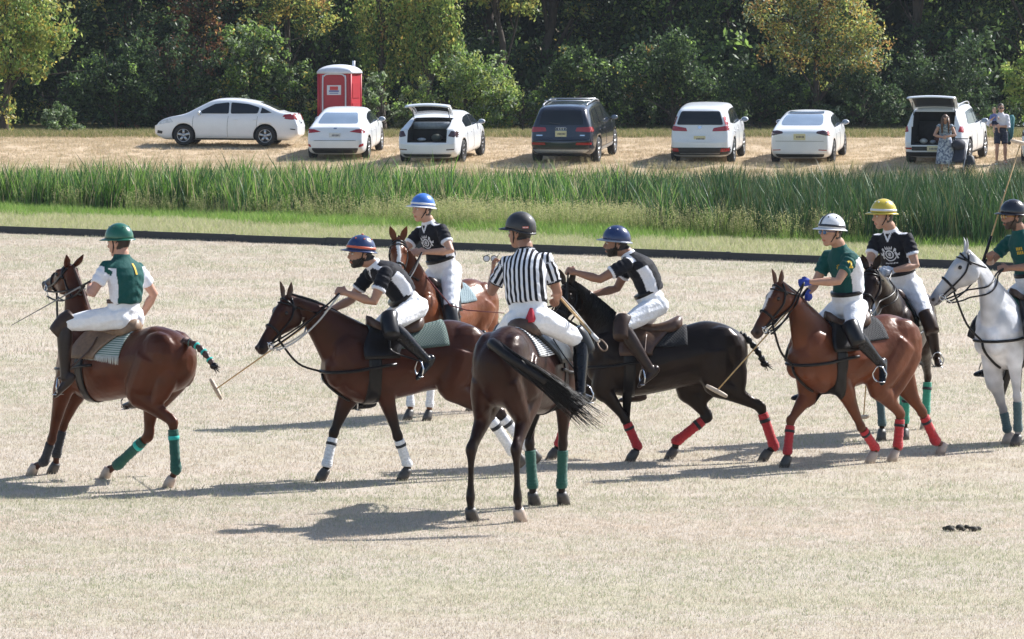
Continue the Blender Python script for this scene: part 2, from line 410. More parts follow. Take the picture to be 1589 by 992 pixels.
scatter('seeding_weeds', np.stack([wx, wy, terrain(wx, wy)], 1), r_.uniform(.5, .95, len(wx)), weed, 'pale seeding weeds at the foot of the reeds', 'weeds')
bx = r_.uniform(-15.5, 15.5, 1500); by = 107.6+r_.uniform(0, 1, 1500)**1.5*3.6
scatter('bank_weeds', np.stack([bx, by, terrain(bx, by)], 1), r_.uniform(.5, 1.0, 1500)*np.interp(by, [107, 111.5], [1.0, .45]), bankw, 'dry weeds along the bank below the parked cars', 'weeds')
dryt = [blade_mesh('parking_tuft', 40, .3, .03, .10, .006, .9, m_blade, 2, 150+i, pick((.52,.41,.28), (.56,.46,.33), (.45,.37,.23))) for i in range(3)]
px_ = r_.uniform(-18, 18, 6000); py_ = r_.uniform(110.5, 124, 6000)
scatter('parking_grass', np.stack([px_, py_, terrain(px_, py_)], 1), r_.uniform(.6, 1.2, 6000), dryt, 'short scorched grass of the parking area', 'grass')
edget = [blade_mesh('edge_tuft', 46, .32, .08, .28, .008, .7, m_blade, 2, 160+i, pick((.14,.18,.05), (.22,.24,.08), (.34,.29,.14), (.44,.35,.20))) for i in range(3)]
px_ = r_.uniform(-19, 19, 5000); py_ = 123.6+np.abs(r_.normal(0, 2.4, 5000))
scatter('woodland_edge_grass', np.stack([px_, py_, terrain(px_, py_)], 1), r_.uniform(.4, 1.0, 5000), edget, 'green grass along the foot of the trees', 'grass')

# ------------------------------------------------------------ black sideboard
m_board = mat('black_board', (.022,.022,.026), .6, .35, 6, stretch=(1, 8, 8), bump=.2)
sb = thing('sideboard', (-16, board_y(-16), 0), math.atan2(-.755, 1), 'long low black wooden sideboard along the edge of the polo field', 'sideboard')
nb_ = 15; Lb = 38.0/nb_
g = Geo().box((0, -.019, -.05), (Lb-.006, .019, .165)); g.box((Lb-.12, .021, -.05), (Lb-.03, .06, .17)); bme = g.mesh('board', [m_board], False)
for i in range(nb_):
    o = ob('board', bme, sb, (i*Lb, random.uniform(-.008, .008), random.uniform(-.012, .012)))
# ------------------------------------------------------------ trees and shrubs
m_leaf = mat('leaf', attr=True, rough=.5, var=.08, spec=.35, transl=.52)
m_bark = mat('bark', (.075,.055,.042), .9, .35, 9, bump=.6, bscale=30, stretch=(1, 1, .25))
DK, MID, LT, YG, YE, OR, RU, GY = (.040,.068,.034), (.085,.135,.048), (.24,.36,.085), (.38,.43,.12), (.50,.41,.10), (.48,.29,.10), (.17,.078,.042), (.32,.38,.24)  # LT and YG lightened to put sunlit patches into the leaf colour
def leaf_mesh(name, clumps, n, size, pal, seed, hang=0.0, shell=.55, spread=1.0):
    """clumps: (cx,cy,cz,rx,ry,rz,weight); pal: (colour, weight)"""
    r = np.random.default_rng(seed); C = np.array(clumps, float); wts = C[:, 6]/C[:, 6].sum()
    # sub-clumps make an uneven outline with gaps
    ns = max(40, n//26); ci = r.choice(len(C), ns, p=wts); u = r.normal(size=(ns, 3)); u /= np.linalg.norm(u, axis=1)[:, None]
    rad = shell+(1-shell)*r.uniform(size=(ns, 1))**.6; rad *= r.uniform(.8, 1.12, (ns, 1))
    sc = C[ci, :3]+u*C[ci, 3:6]*rad
    si = r.integers(ns, size=n); rr = np.minimum(C[ci[si], 3:6].min(1), 1.0)
    off = r.normal(size=(n, 3))*np.array((.17, .17, .15+.12*hang))*rr[:, None]*spread
    P = sc[si]+off; P[:, 2] -= hang*np.abs(r.normal(size=n))*.5
    P[:, 2] = np.maximum(P[:, 2], .03)
    cols = np.array([p[0] for p in pal]); pw = np.array([p[1] for p in pal], float); pw /= pw.sum()
    cc = cols[r.choice(len(pal), ns, p=pw)][si]; own = cols[r.choice(len(pal), n, p=pw)]; q = r.uniform(size=(n, 1)) < .35
    cc = np.where(q, own, cc)*r.uniform(.7, 1.3, (n, 1))
    A = r.normal(size=(n, 3)); A[:, 2] -= .5+hang; A /= np.linalg.norm(A, axis=1)[:, None]
    B = np.cross(A, r.normal(size=(n, 3))); B /= np.linalg.norm(B, axis=1)[:, None]
    s = size*r.uniform(.55, 1.35, (n, 1))
    v = np.empty((n, 4, 3)); v[:, 0] = P-A*s*.55; v[:, 1] = P+B*s*.28-A*s*.05; v[:, 2] = P+A*s*.6; v[:, 3] = P-B*s*.28-A*s*.05
    me = bpy.data.meshes.new(name); me.vertices.add(n*4); me.vertices.foreach_set('co', v.ravel())
    me.loops.add(n*4); me.loops.foreach_set('vertex_index', np.arange(n*4, dtype=np.int32))
    me.polygons.add(n); me.polygons.foreach_set('loop_start', np.arange(0, n*4, 4, dtype=np.int32))
    me.materials.append(m_leaf); me.update(calc_edges=True); setcol(me, np.repeat(cc, 4, 0)); return me
def trunk_mesh(name, h, r0, limbs, seed, lean=(0, 0)):
    r = np.random.default_rng(seed); g = Geo()
    pts = [(lean[0]*t*h+.05*h*t*r.normal()*.5, lean[1]*t*h+.05*h*t*r.normal()*.5, h*t-.1*(t == 0)) for t in (0, .12, .3, .5, .7, .88, 1)]
    rr = [r0*1.35, r0, r0*.86, r0*.7, r0*.52, r0*.3, r0*.1]
    q = cr([(*p, a) for p, a in zip(pts, rr)], 3); g.tube([p[:3] for p in q], [p[3] for p in q], 9)
    for L in limbs:
        L = np.array(L); t = np.clip(L[2]/h*r.uniform(.45, .7), .08, .85); k = t*(len(q)-1); b = q[int(k)]
        m1 = lerp(b[:3], L, .5)+np.array((r.normal()*.12, r.normal()*.12, .18)); rl = b[3]*.5
        z = cr([(*b[:3], rl), (*m1, rl*.6), (*L, rl*.15)], 5); g.tube([p[:3] for p in z], [p[3] for p in z], 6)
        for _ in range(3):
            s0 = z[r.integers(4, len(z)-1)]; e = L+r.normal(size=3)*np.array((.6, .6, .4)); e[2] = max(e[2], .2)
            g.tube([s0[:3], lerp(s0[:3], e, .5)+r.normal(size=3)*.06, e], [s0[3]*.6, s0[3]*.4, .006], 5)
    return g.mesh(name, [m_bark])
def plant(name, label, cat, x, y, clumps, n, size, pal, seed, th=None, tr=.14, hang=0, group=None, lean=(0, 0), shell=.55):
    t = thing(name, (x, y, tz(x, y)-.02), 0, label, cat, group)
    ob('crown', leaf_mesh('crown', clumps, n, size, pal, seed, hang, shell), t)
    th = th or max(c[2] for c in clumps)
    ob('trunk', trunk_mesh('trunk', th, tr, [c[:3] for c in clumps], seed, lean), t)
    return t
def at(px, d): return (px-794.5)/FPX*d
def mound(r, n, w, h, d, zb=0.0):
    out = []
    for i in range(n):
        a = r.uniform(-1, 1); zz = r.uniform(.15, .95)*(1-.55*a*a)
        out.append((a*w, r.uniform(-.6, .6)*d, zb+zz*h, w*r.uniform(.28, .45), d*r.uniform(.4, .6), h*r.uniform(.2, .32), 1))
    return out
R2 = np.random.default_rng(21)
# forest behind: tall trees, one mesh per kind shared by copies
def tall(seed, pal, hang=0):
    r = np.random.default_rng(seed); cl = []
    for i in range(15):
        zz = r.uniform(1.2, 9.2); rr = 2.3*(1-.35*abs(zz-5)/5)
        a = r.uniform(0, 6.283); cl.append((rr*.75*math.cos(a), rr*.6*math.sin(a), zz, 1.3*r.uniform(.7, 1.2), 1.2, 1.0*r.uniform(.8, 1.3), 1))
    return leaf_mesh('crown', cl, 11000, .17, pal, seed, hang, .4), trunk_mesh('trunk', 9.5, .2, [c[:3] for c in cl[::2]], seed)
kinds = [('dark green', tall(31, [(DK, 4), (MID, 4), (LT, .8), (YG, .3)])), ('olive', tall(32, [(DK, 3), (MID, 4), (YG, .8), (YE, .3)])),
         ('rust-tinged', tall(33, [(DK, 4), (MID, 2), (RU, 1.6), (OR, .3)])), ('ivy-hung', tall(34, [(DK, 3), (MID, 4), (LT, 1.6), (YG, .5)], .8))]
forest = [(-40, 140.5, 0), (95, 139, 1), (200, 142, 0), (292, 138.5, 2), (395, 141, 1), (480, 139.5, 3), (570, 142, 0), (655, 139.5, 3), (760, 141.5, 0), (850, 140, 1),
          (950, 142, 0), (1040, 140, 3), (1130, 142, 0), (1225, 141, 1), (1330, 142, 0), (1420, 140, 0), (1510, 142, 3), (1600, 140, 0), (1680, 141, 1)]
flab = ['left of the yellow-green tree, cut by the left edge', 'just right of the yellow-green tree at the left', 'behind the dark bush left of the side-on sedan', 'right behind the rust-brown tree', 'above the glossy shrub left of the red toilet', 'close to the left of the red toilet', 'behind the roof of the red toilet', 'behind the hanging yellow vine curtain', 'in the dark gap at top centre', 'above the left half of the dark SUV', 'above the right half of the dark SUV', 'behind the large dark rounded bush', 'between the white crossover and the orange-leaved tree', 'behind the middle of the orange-leaved tree', 'at the right shoulder of the orange-leaved tree', 'above the raised tailgate of the white SUV', 'above the roof of the open white SUV', 'behind the man with the child', 'outermost at the right edge']
for i, (px, d, k) in enumerate(forest):
    x = at(px, d); o = thing('forest_tree', (x, d, tz(x, d)-.05), R2.uniform(0, 6.28), 'tall %s tree %s' % (kinds[k][0], flab[i]), 'tree', 'tall trees of the wood behind the parked cars')
    o.scale = (1.05, 1.05, R2.uniform(.85, 1.08)); ob('crown', kinds[k][1][0], o); ob('trunk', kinds[k][1][1], o)
r = np.random.default_rng(77); cl = [(r.uniform(-30, 30), r.uniform(146, 156), r.uniform(.2, 10.5)+1.6, 2.2, 2.2, 1.4, 1) for _ in range(320)]
o = ob('deep_wood', leaf_mesh('deep_wood', cl, 105000, .56, [(DK, 5), (MID, 1.6)], 78, 0, .1, 3.5)); tag(o, 'dark mass of woodland deep behind the first trees', 'woodland', kind='stuff')

S = []
# leaning yellow-green tree at the left edge
plant('ash_tree', 'sunlit yellow-green tree with hanging compound leaves at the left edge', 'tree', at(8, 128), 128,
      [(-.6, 0, 3.9, 1.5, 1.3, .9, 2), (.7, -.2, 4.2, 1.3, 1.1, .8, 2), (1.5, 0, 3.3, 1.0, .9, .55, 1.4), (.2, -.4, 2.7, 1.3, 1.1, .6, 1.4), (-1., 0, 2.0, 1.2, 1., .8, 1.4), (.9, 0, 2.3, .8, .8, .45, .8), (-.7, 0, .9, 1.1, .9, .8, 1), (.2, 0, 5.4, 1.6, 1.3, .8, 2)],
      9000, .15, [(YG, 4), (LT, 3), (YE, 2), (MID, 1.5)], 201, 5.8, .13, .35)
plant('roadside_shrub', 'low grey-green shrub below the yellow-green tree at the left', 'shrub', at(75, 127.5), 127.5, mound(R2, 7, 1.1, .9, .8), 3600, .10, [(GY, 2), (MID, 3), (LT, 1)], 202, .8, .03)
plant('dark_bush', 'dark green bush left of the white sedan seen side-on', 'bush', at(180, 131), 131, mound(R2, 12, 1.7, 2.7, 1.2), 8500, .13, [(DK, 3), (MID, 4), (LT, .5)], 203, 2.4, .06)
plant('ivy_bush', 'tall dark bush directly behind the bonnet of the side-on white sedan', 'bush', at(265, 131.5), 131.5, mound(R2, 14, 1.5, 3.6, 1.2), 9000, .12, [(DK, 4), (MID, 4), (RU, .4)], 204, 3.2, .07)
plant('rust_vine_tree', 'rust-brown leaved tree rising behind the side-on white sedan', 'tree', at(305, 134.5), 134.5, [(0, 0, 4.6, .9, .9, 1.2, 2), (.3, 0, 3.2, .8, .8, .9, 1), (-.3, 0, 2.2, .7, .8, .8, .6), (.9, 0, 5.2, 1, .9, .8, 1)], 4800, .14, [(RU, 4), (OR, .7), (DK, 2), (MID, 1)], 205, 5.5, .16)
plant('glossy_shrub', 'broad glossy-leaved shrub with yellow flecks left of the red toilet', 'shrub', at(395, 131), 131, mound(R2, 15, 1.75, 3.4, 1.1), 11000, .13, [(MID, 4), (DK, 1), (LT, 3), (YE, .6), (GY, 1.2)], 206, 3, .06)
plant('yellow_flecked_tree', 'thin tree with yellow and orange flecks above the glossy shrub', 'tree', at(450, 134), 134, [(0, 0, 4.7, 1.3, 1, .9, 2), (.8, 0, 3.9, .9, .8, .8, 1), (-1., 0, 4.0, .9, .8, .8, 1), (.2, 0, 5.6, 1.4, 1, .7, 1)], 4800, .12, [(MID, 3), (YG, 2), (YE, 1.6), (OR, .7)], 207, 5.6, .1)
plant('toilet_shrub', 'grey-green shrub beside the right wall of the red toilet', 'shrub', at(592, 130), 130, mound(R2, 9, .95, 1.9, .8), 5500, .11, [(GY, 3), (MID, 3), (LT, 1.5)], 208, 1.6, .04)
plant('vine_draped_tree', 'tree draped in sunlit yellow-green vines right of the red toilet', 'tree', at(592, 133.5), 133.5, [(0, 0, 4.8, 1.1, .8, .9, 2), (-.5, 0, 3.6, .6, .6, .9, 1.4), (.5, 0, 3.5, .55, .6, 1.0, 1.4), (0, 0, 2.4, .7, .6, .8, 1), (1.2, 0, 4.7, .8, .7, .9, 1.2)], 8000, .12, [(YG, 3), (LT, 3), (MID, 3), (YE, 1.2), (OR, .4)], 209, 5.4, .16, .9)
plant('vine_curtain_tree', 'tree with a hanging yellow vine curtain above the open white liftback', 'tree', at(665, 133), 133, [(0, 0, 5, 1.0, .8, .8, 2), (.35, 0, 4.0, .7, .6, .8, 1.6), (-.3, 0, 3.2, .6, .6, .9, 1.3), (.7, 0, 3.2, .5, .6, .6, 1)], 6800, .12, [(YG, 4), (LT, 3), (YE, 1.6), (MID, 2)], 210, 5.5, .14, .9)
plant('bright_mound_shrub', 'bright light-green mound of shrub behind the open white liftback', 'shrub', at(722, 130), 130, mound(R2, 15, 1.65, 2.9, 1.1), 12000, .11, [(LT, 4), (YG, 2.4), (GY, 1.5), (MID, 2)], 211, 2.5, .05)
plant('yellow_branch_tree', 'tree reaching a yellowing branch over the dark gap at top centre', 'tree', at(775, 135), 135, [(0, 0, 5.4, 1.3, .8, .55, 1.4), (.8, 0, 4.6, .8, .7, .45, 1), (-.5, 0, 4.9, .7, .7, .4, .7)], 3400, .13, [(YE, 1.6), (YG, 3), (MID, 2)], 212, 5.8, .15, .3)
plant('yellow_flower_shrub', 'shrub with yellow tips left of the dark SUV', 'shrub', at(812, 129.6), 129.6, mound(R2, 9, 1.0, 1.7, .8), 5200, .10, [(MID, 3), (LT, 2), (YE, .7), (GY, 1)], 213, 1.4, .04)
plant('round_green_bush', 'rounded mid-green bush directly behind the dark SUV', 'bush', at(900, 131), 131, mound(R2, 13, 1.55, 2.9, 1.1), 9500, .115, [(MID, 4), (DK, 2.2), (LT, 1), (YE, .25)], 214, 2.6, .05)
plant('dark_round_bush', 'large dark rounded bush between the dark SUV and the white crossover', 'bush', at(1045, 131.5), 131.5, mound(R2, 15, 2.0, 3.4, 1.3), 12000, .12, [(DK, 3), (MID, 4), (LT, .6), (OR, .12)], 215, 3, .07)
plant('orange_leaved_tree', 'rounded sunlit shrub-tree with orange and yellow leaves above the white coupe sedan', 'tree', at(1265, 131), 131, [(-1.1, 0, 4.1, 1.3, 1, 1.0, 2), (.1, 0, 4.6, 1.3, 1, .9, 2), (1.1, 0, 3.7, 1.2, 1, .9, 2), (1.7, 0, 2.7, .8, .9, .8, 1.3), (.3, -.2, 3.2, 1.3, .9, .9, 1.6), (-.9, 0, 2.8, 1.1, .9, .8, 1.2), (.9, -.2, 2.0, 1.2, .8, .7, 1), (-.2, 0, 5.3, 1.2, 1, .7, 1)], 13000, .115, [(OR, 2), (YE, 2), (YG, 2.4), (MID, 3), (GY, 2)], 216, 5.2, .12)
plant('hedge_bush', 'dark low bush behind the white coupe sedan', 'bush', at(1180, 129.8), 129.8, mound(R2, 12, 1.9, 2.0, .9), 8500, .11, [(DK, 3), (MID, 3.4), (LT, .5)], 217, 1.6, .05)
plant('hedge_bush', 'dark low bush between the coupe sedan and the open white SUV', 'bush', at(1340, 130), 130, mound(R2, 12, 1.6, 1.9, .9), 8000, .11, [(DK, 3), (MID, 3), (GY, .6)], 218, 1.6, .05)
plant('dark_leaf_bush', 'very dark green bush behind the open white SUV', 'bush', at(1470, 132), 132, mound(R2, 13, 1.8, 3.0, 1.1), 8500, .12, [(DK, 4), (MID, 2.4)], 219, 2.6, .06)  # mostly the darkest green of the leaf colours
plant('edge_sapling', 'bright green sapling at the right edge behind the man with the child', 'sapling', at(1598, 129), 129, [(-.1, 0, 1.9, .8, .7, .6, 2), (-.4, 0, 1.3, .6, .6, .5, 1), (.4, 0, 2.6, .8, .7, .6, 1.2), (.2, 0, .7, .7, .6, .5, .7)], 3600, .13, [(LT, 3), (YG, 3), (MID, 1)], 220, 2.8, .05)
r = np.random.default_rng(88); cl = [(r.uniform(-21, 21), r.uniform(136, 144), r.uniform(.1, 3.0)+1.45, 1.3, 1.2, .8, 1) for _ in range(150)]
o = ob('undergrowth', leaf_mesh('undergrowth', cl, 34000, .24, [(DK, 3), (MID, 4), (LT, .7)], 89, 0, .2, 1.8)); tag(o, 'dark undergrowth filling the gaps between the tree trunks', 'undergrowth', kind='stuff')

r = np.random.default_rng(99); cl = [(r.uniform(-32, 32), r.uniform(158, 163), r.uniform(.5, 11)+1.6, 2.4, 1.5, 1.4, 1) for _ in range(170)]
o = ob('far_wood', leaf_mesh('far_wood', cl, 22000, 1.25, [(DK, 5), (MID, 1)], 98, 0, .1, 6.0)); tag(o, 'dark far end of the wood closing every gap', 'woodland', kind='stuff')
# ------------------------------------------------------------ horses and tack
m_coat = mat('horse_coat', attr=True, rough=.31, var=.22, scale=4.5, spec=.24, bump=.7, bscale=6.5)
m_coat.node_tree.nodes['Principled BSDF'].inputs['Specular Tint'].default_value = (1.0, .80, .68, 1)
m_hair_blk = mat('black_hair', (.010,.008,.008), .38, .3, 40, spec=.25)
m_hair_brn = mat('brown_hair', (.055,.022,.013), .45, .3, 40)
m_hair_gry = mat('grey_hair', (.50,.50,.50), .5, .2, 40)
m_eye = mat('dark_eye', (.01,.007,.006), .08, .0)
m_hoof_d = mat('dark_hoof', (.060,.052,.048), .5, .3, 14)
m_hoof_l = mat('pale_hoof', (.42,.33,.27), .5, .2, 14)
m_leather = mat('black_leather', (.010,.008,.008), .33, .25, 30, spec=.28)
m_leather_b = mat('brown_leather', (.070,.034,.020), .42, .25, 30)
m_leather_t = mat('tan_leather', (.20,.125,.075), .5, .2, 30)
m_rein_w = mat('pale_rein', (.55,.52,.48), .55, .15, 30)
m_steel = mat('steel', (.62,.62,.63), .25, .08, 20, metal=1.0)
def wrapmat(n, c): return mat('wrap_'+n, c, .85, .18, 55, bump=.25, bscale=140, sheen=.2)
W = dict(black=wrapmat('black', (.018,.018,.022)), green=wrapmat('green', (.012,.085,.062)), white=wrapmat('white', (.72,.72,.74)), red=wrapmat('red', (.42,.022,.028)),
         mint=wrapmat('mint', (.03,.27,.18)), slate=wrapmat('slate', (.055,.10,.11)), teal=wrapmat('teal', (.02,.42,.36)))
TR = [(-.885,1.27,1.10,.05,.0),(-.85,1.36,1.02,.15,.1),(-.76,1.435,.93,.235,.15),(-.62,1.495,.885,.275,.2),(-.45,1.52,.865,.285,.25),(-.27,1.48,.855,.275,.25),(-.08,1.43,.815,.288,.25),
      (.12,1.415,.775,.295,.25),(.28,1.455,.755,.275,.35),(.42,1.52,.76,.245,.55),(.54,1.47,.81,.225,.5),(.64,1.37,.88,.20,.35),(.72,1.26,.95,.16,.2),(.765,1.17,1.02,.09,.1)]
HEADP = [(-.03,.0,-.13,.045),(.02,.018,-.17,.062),(.12,.03,-.235,.083),(.27,.034,-.268,.096),(.40,.026,-.24,.088),(.52,.012,-.19,.068),(.66,.002,-.15,.054),(.80,-.002,-.137,.051),(.91,-.010,-.14,.058),(.985,-.032,-.128,.050),(1.025,-.062,-.105,.022)]
DEF = dict(fl=[(.46,.92),(.50,.50),(.50,.17),(.55,0)], fr=[(.46,.92),(.50,.50),(.50,.17),(.55,0)], hl=[(-.40,.95),(-.80,.56),(-.76,.19),(-.70,0)], hr=[(-.40,.95),(-.80,.56),(-.76,.19),(-.70,0)])
class Horse: pass
def make_horse(name, label, X, Y, th, k, coat, points, legs, poll, muzzle, wraps, tail, hooves, dz=0.0, dark_z=(.42, .62), px_legs=True, head_turn=0.0,
               muzzle_col=(.03,.025,.025), white=None, mane=None, belly_up=0.0, headscale=1.0, socks=(), ears=0.0, wid=.94):
    h = Horse(); h.X, h.Y, h.th, h.k, h.dz = X, Y, th, k, dz; c, s = math.cos(th), math.sin(th); h.fwd = V((c, s, 0)); h.left = V((-s, c, 0)); h.label = label
    zg = tz(X, Y)
    def p2l(px, py, lat):
        d = V(((px-IMW/2)/FPX, 1, (HORY-py)/FPX)); O = V((X, Y, 0)); cam0 = V((0, 0, CAMH))
        t = (lat+O.dot(h.left))/d.dot(h.left); P = cam0+d*t-O
        return V((P.dot(h.fwd), lat, P.z))
    h.p2l = p2l
    H = lambda x, y, z: V((x*k, y*k, z*k+dz))
    t = thing(name, (X, Y, zg), th, label, 'horse', None); h.root = t
    G = Geo()
    # trunk
    secs = cr(TR, 3); rs = []
    for x, zt, zb, hw, tn in secs:
        zc = .5*(zt+zb); hh = .5*(zt-zb); ring = []
        for j in range(28):
            a = 2*math.pi*j/28; ca, sa = math.cos(a), math.sin(a)
            wv = hw*wid*(1-tn*max(ca, 0)**1.5)*(1-.10*max(-ca, 0)**2)
            ring.append(H(x, wv*(abs(sa)**.92)*(1 if sa >= 0 else -1), zc+hh*ca))
        rs.append(ring)
    G.rings(rs)
    for sd in (1, -1):
        G.ell(H(.50, .135*sd*wid, 1.13), V((.17, 0, -.10))*k, V((0, .100, 0))*k, V((.12, 0, .26))*k)
        G.ell(H(.66, .085*sd, 1.03), V((.10, 0, 0))*k, V((0, .09, 0))*k, V((0, 0, .12))*k)
        G.ell(H(-.60, .135*sd*wid, 1.22), V((.24, 0, 0))*k, V((0, .145*wid, 0))*k, V((0, 0, .26))*k)
        G.ell(H(-.72, .115*sd*wid, 1.13), V((.12, 0, 0))*k, V((0, .11*wid, 0))*k, V((0, 0, .20))*k)
    # neck
    poll = V(poll); muzzle = V(muzzle); L = .60*k*headscale
    a_ = (muzzle-poll).normalized(); muzzle = poll+a_*L
    side = V((0, 1, 0)) if head_turn == 0 else V((math.sin(head_turn)*-1, math.cos(head_turn), 0))
    side = (side-a_*side.dot(a_)).normalized(); n_ = a_.cross(side)
    if n_.dot(V((.4, 0, 1))) < 0: n_ = -n_
    kk = k*headscale
    def HP(f, n, l=0.0): return poll+a_*(f*L)+n_*(n*kk)+side*(l*kk)
    h.HP = HP; h.a, h.n, h.side, h.L = a_, n_, side, L
    wth, cst = H(.36, 0, 1.50), H(.70, 0, 1.00); thr = HP(.10, -.215); pol = HP(-.02, .0)
    neckdir = (pol-wth)
    c1t = wth+V((neckdir.x*.45, neckdir.y*.3, neckdir.z*.42+.05*k)); c1b = cst+V(((thr-cst).x*.30+.06*k, (thr-cst).y*.3, (thr-cst).z*.55))
    secs = []
    for i in range(13):
        q = i/12; bz = lambda A, B, C: A*(1-q)**2+B*(2*q*(1-q))+C*q*q
        T, B = bz(wth, c1t, pol), bz(cst, c1b, thr); wv = lerp(.165, .072, q**.75)*k
        sdv = V((0, 1, 0)).lerp(side, q).normalized()
        secs.append(((T+B)/2, sdv*wv, (T-B)/2))
    G.loft(secs, 20)
    h.crest = [(cc+v) for cc, u, v in secs]; h.throat = [(cc-v) for cc, u, v in secs]; h.necksecs = secs
    # head
    secs = []
    for f, nt_, nb_2, hw in HEADP:
        secs.append((HP(f, (nt_+nb_2)/2), side*(hw*kk), n_*((nt_-nb_2)/2*kk)))
    rs = []
    for cc, u, v in secs:
        ring = []
        for j in range(18):
            an = 2*math.pi*j/18; ca, sa = math.cos(an), math.sin(an)
            ring.append(cc+u*(ca*(1-.30*max(-sa, 0)**2-.12*max(sa, 0)**2))+v*sa)
        rs.append(ring)
    G.rings(rs)
    for sd in (1, -1):
        G.ell(HP(.28, -.015, .070*sd), a_*.05*kk, side*.026*kk, n_*.028*kk)       # eye ridge
        G.ell(HP(.25, -.17, .060*sd), a_*.085*kk, side*.035*kk, n_*.085*kk)     # jowl
        G.ell(HP(.955, -.045, .036*sd), a_*.028*kk, side*.022*kk, n_*.03*kk)      # nostril wing
    # legs
    h.legs = {}
    for key in ('fl', 'fr', 'hl', 'hr'):
        sd = 1 if key[1] == 'l' else -1; front = key[0] == 'f'; base = .145 if front else .155; lo = .11 if front else .12
        spec = legs.get(key)
        if spec and spec[0] == 'px':
            pts = [p2l(px, py, sd*lat*k) for (px, py), lat in zip(spec[1:], ((base, .135, lo, lo) if front else (base+.02, .135, lo, lo)))]
        else:
            sp = spec or DEF[key]; pts = [V((q[0]*k, (q[2] if len(q) > 2 else sd*lt)*k, q[1]*k+(dz if i == 0 else 0))) for i, (q, lt) in enumerate(zip(sp, (base, .135, lo, lo)))]
        e, kn, fe, ho = pts
        planted = ho.z < .10*k
        if planted:
            ho.z = 0; cor = V((ho.x-.035*k, ho.y, .082*k)); d = cor-fe
            fe.z = max(fe.z, .15*k)
        else:
            d = (ho-fe).normalized(); cor = ho-d*.085*k
        h.legs[key] = (e, kn, fe, ho, cor, planted)
        if front:
            p0 = H(.52, sd*.135, 1.16)
            path = [(*p0, .13), (*e, .112), (*lerp(e, kn, .3), .082), (*lerp(e, kn, .65), .058), (*lerp(e, kn, .88), .047), (*kn, .055), (*lerp(kn, fe, .13), .044), (*lerp(kn, fe, .3), .033), (*lerp(kn, fe, .7), .032), (*fe, .048), (*lerp(fe, cor, .5), .035), (*cor, .046)]
            sq = .80
        else:
            p0 = H(-.54, sd*.14*wid, 1.22)
            path = [(*p0, .21), (*lerp(p0, e, .6), .185), (*e, .140), (*lerp(e, kn, .3), .105), (*lerp(e, kn, .65), .072), (*lerp(e, kn, .88), .055), (*kn, .063), (*lerp(kn, fe, .14), .048), (*lerp(kn, fe, .3), .036), (*lerp(kn, fe, .7), .034), (*fe, .051), (*lerp(fe, cor, .5), .036), (*cor, .048)]
            sq = .74
        q = cr(path, 3); G.tube([p[:3] for p in q], [max(p[3], .02)*k for p in q], 12, lat=(0, 1, 0), squash=sq)
        if front:
            G.ell(kn+V((.010, 0, 0))*k, V((.045, 0, 0))*k, V((0, .042, 0))*k, V((0, 0, .06))*k)
            G.ell(e+V((-.09, -.02*sd, .07))*k, V((.07, 0, 0))*k, V((0, .06, 0))*k, V((0, 0, .11))*k)
        else:
            up = (e-kn).normalized(); bk = (V((-1, 0, 0))-up*up.dot(V((-1, 0, 0)))).normalized()
            G.ell(kn+bk*.038*k+up*.045*k, bk*.032*k, V((0, .030, 0))*k, up*.06*k)
            h0 = H(-.74, sd*.125*wid, 1.12); h1 = lerp(e, kn, .50)+bk*.015*k; G.tube([h0, lerp(h0, h1, .35), lerp(h0, h1, .7), h1, lerp(e, kn, .72)], [.115*k, .118*k, .095*k, .072*k, .05*k], 12, lat=(0, 1, 0), squash=.85)
            q2 = lerp(e, kn, .35); G.ell(q2+bk*.03*k, bk*.06*k, V((0, .055, 0))*k, up*.15*k)
    # dock of the tail
    td = H(-.80, 0, 1.385)
    me = remesh(G, .0145*k, 5, 'body', [m_coat])
    P = vpos(me); n = len(P); Cc = np.tile(np.array(coat, float), (n, 1))
    pts_col = np.array(points, float)
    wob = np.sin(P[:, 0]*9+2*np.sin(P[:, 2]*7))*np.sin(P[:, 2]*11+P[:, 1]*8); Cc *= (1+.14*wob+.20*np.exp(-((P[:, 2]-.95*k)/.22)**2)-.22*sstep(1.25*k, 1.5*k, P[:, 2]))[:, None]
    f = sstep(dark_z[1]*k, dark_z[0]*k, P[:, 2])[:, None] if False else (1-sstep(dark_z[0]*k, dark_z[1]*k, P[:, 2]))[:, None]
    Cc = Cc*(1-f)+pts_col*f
    rel = P-np.array(poll); fa = rel@np.array(a_)/L; fn = rel@np.array(n_)/kk; fs = rel@np.array(side)/kk
    mz = (sstep(.68, .92, fa)*(np.abs(fs) < .12)*(np.abs(fn+.07) < .14))[:, None]
    Cc = Cc*(1-mz*.85)+np.array(muzzle_col)*mz*.85
    nd = np.sqrt(((fa-.955)*.6)**2+(fn+.05)**2*1.2+(np.abs(fs)-.052)**2*2.0); q = (1-sstep(.012, .030, nd))[:, None]; Cc = Cc*(1-q)+np.array((.006,.005,.005))*q
    md = (np.abs(fn+.105) < .007)*(fa > .83)*(fa < 1.02); Cc[md] *= .35
    if white == 'blaze':
        b_ = ((np.abs(fs-.004*np.sin(fa*20)) < .024-.008*fa)*(fn > -.03)*(fa > .12)*(fa < .66)); Cc[b_] = (.75,.73,.70)
    if white == 'star':
        b_ = ((np.abs(fs) < .030-.05*np.abs(fa-.25))*(fn > -.02)*(fa > .10)*(fa < .60)); Cc[b_] = (.62,.56,.54)
    if white == 'grey':
        rn = np.random.default_rng(4); Cc = Cc*(1-.10*np.sin(P[:, 0:1]*31)*np.sin(P[:, 2:3]*37+P[:, 1:2]*29))
        q = (1-sstep(.25*k, .65*k, P[:, 2]))[:, None]; Cc = Cc*(1-.35*q)
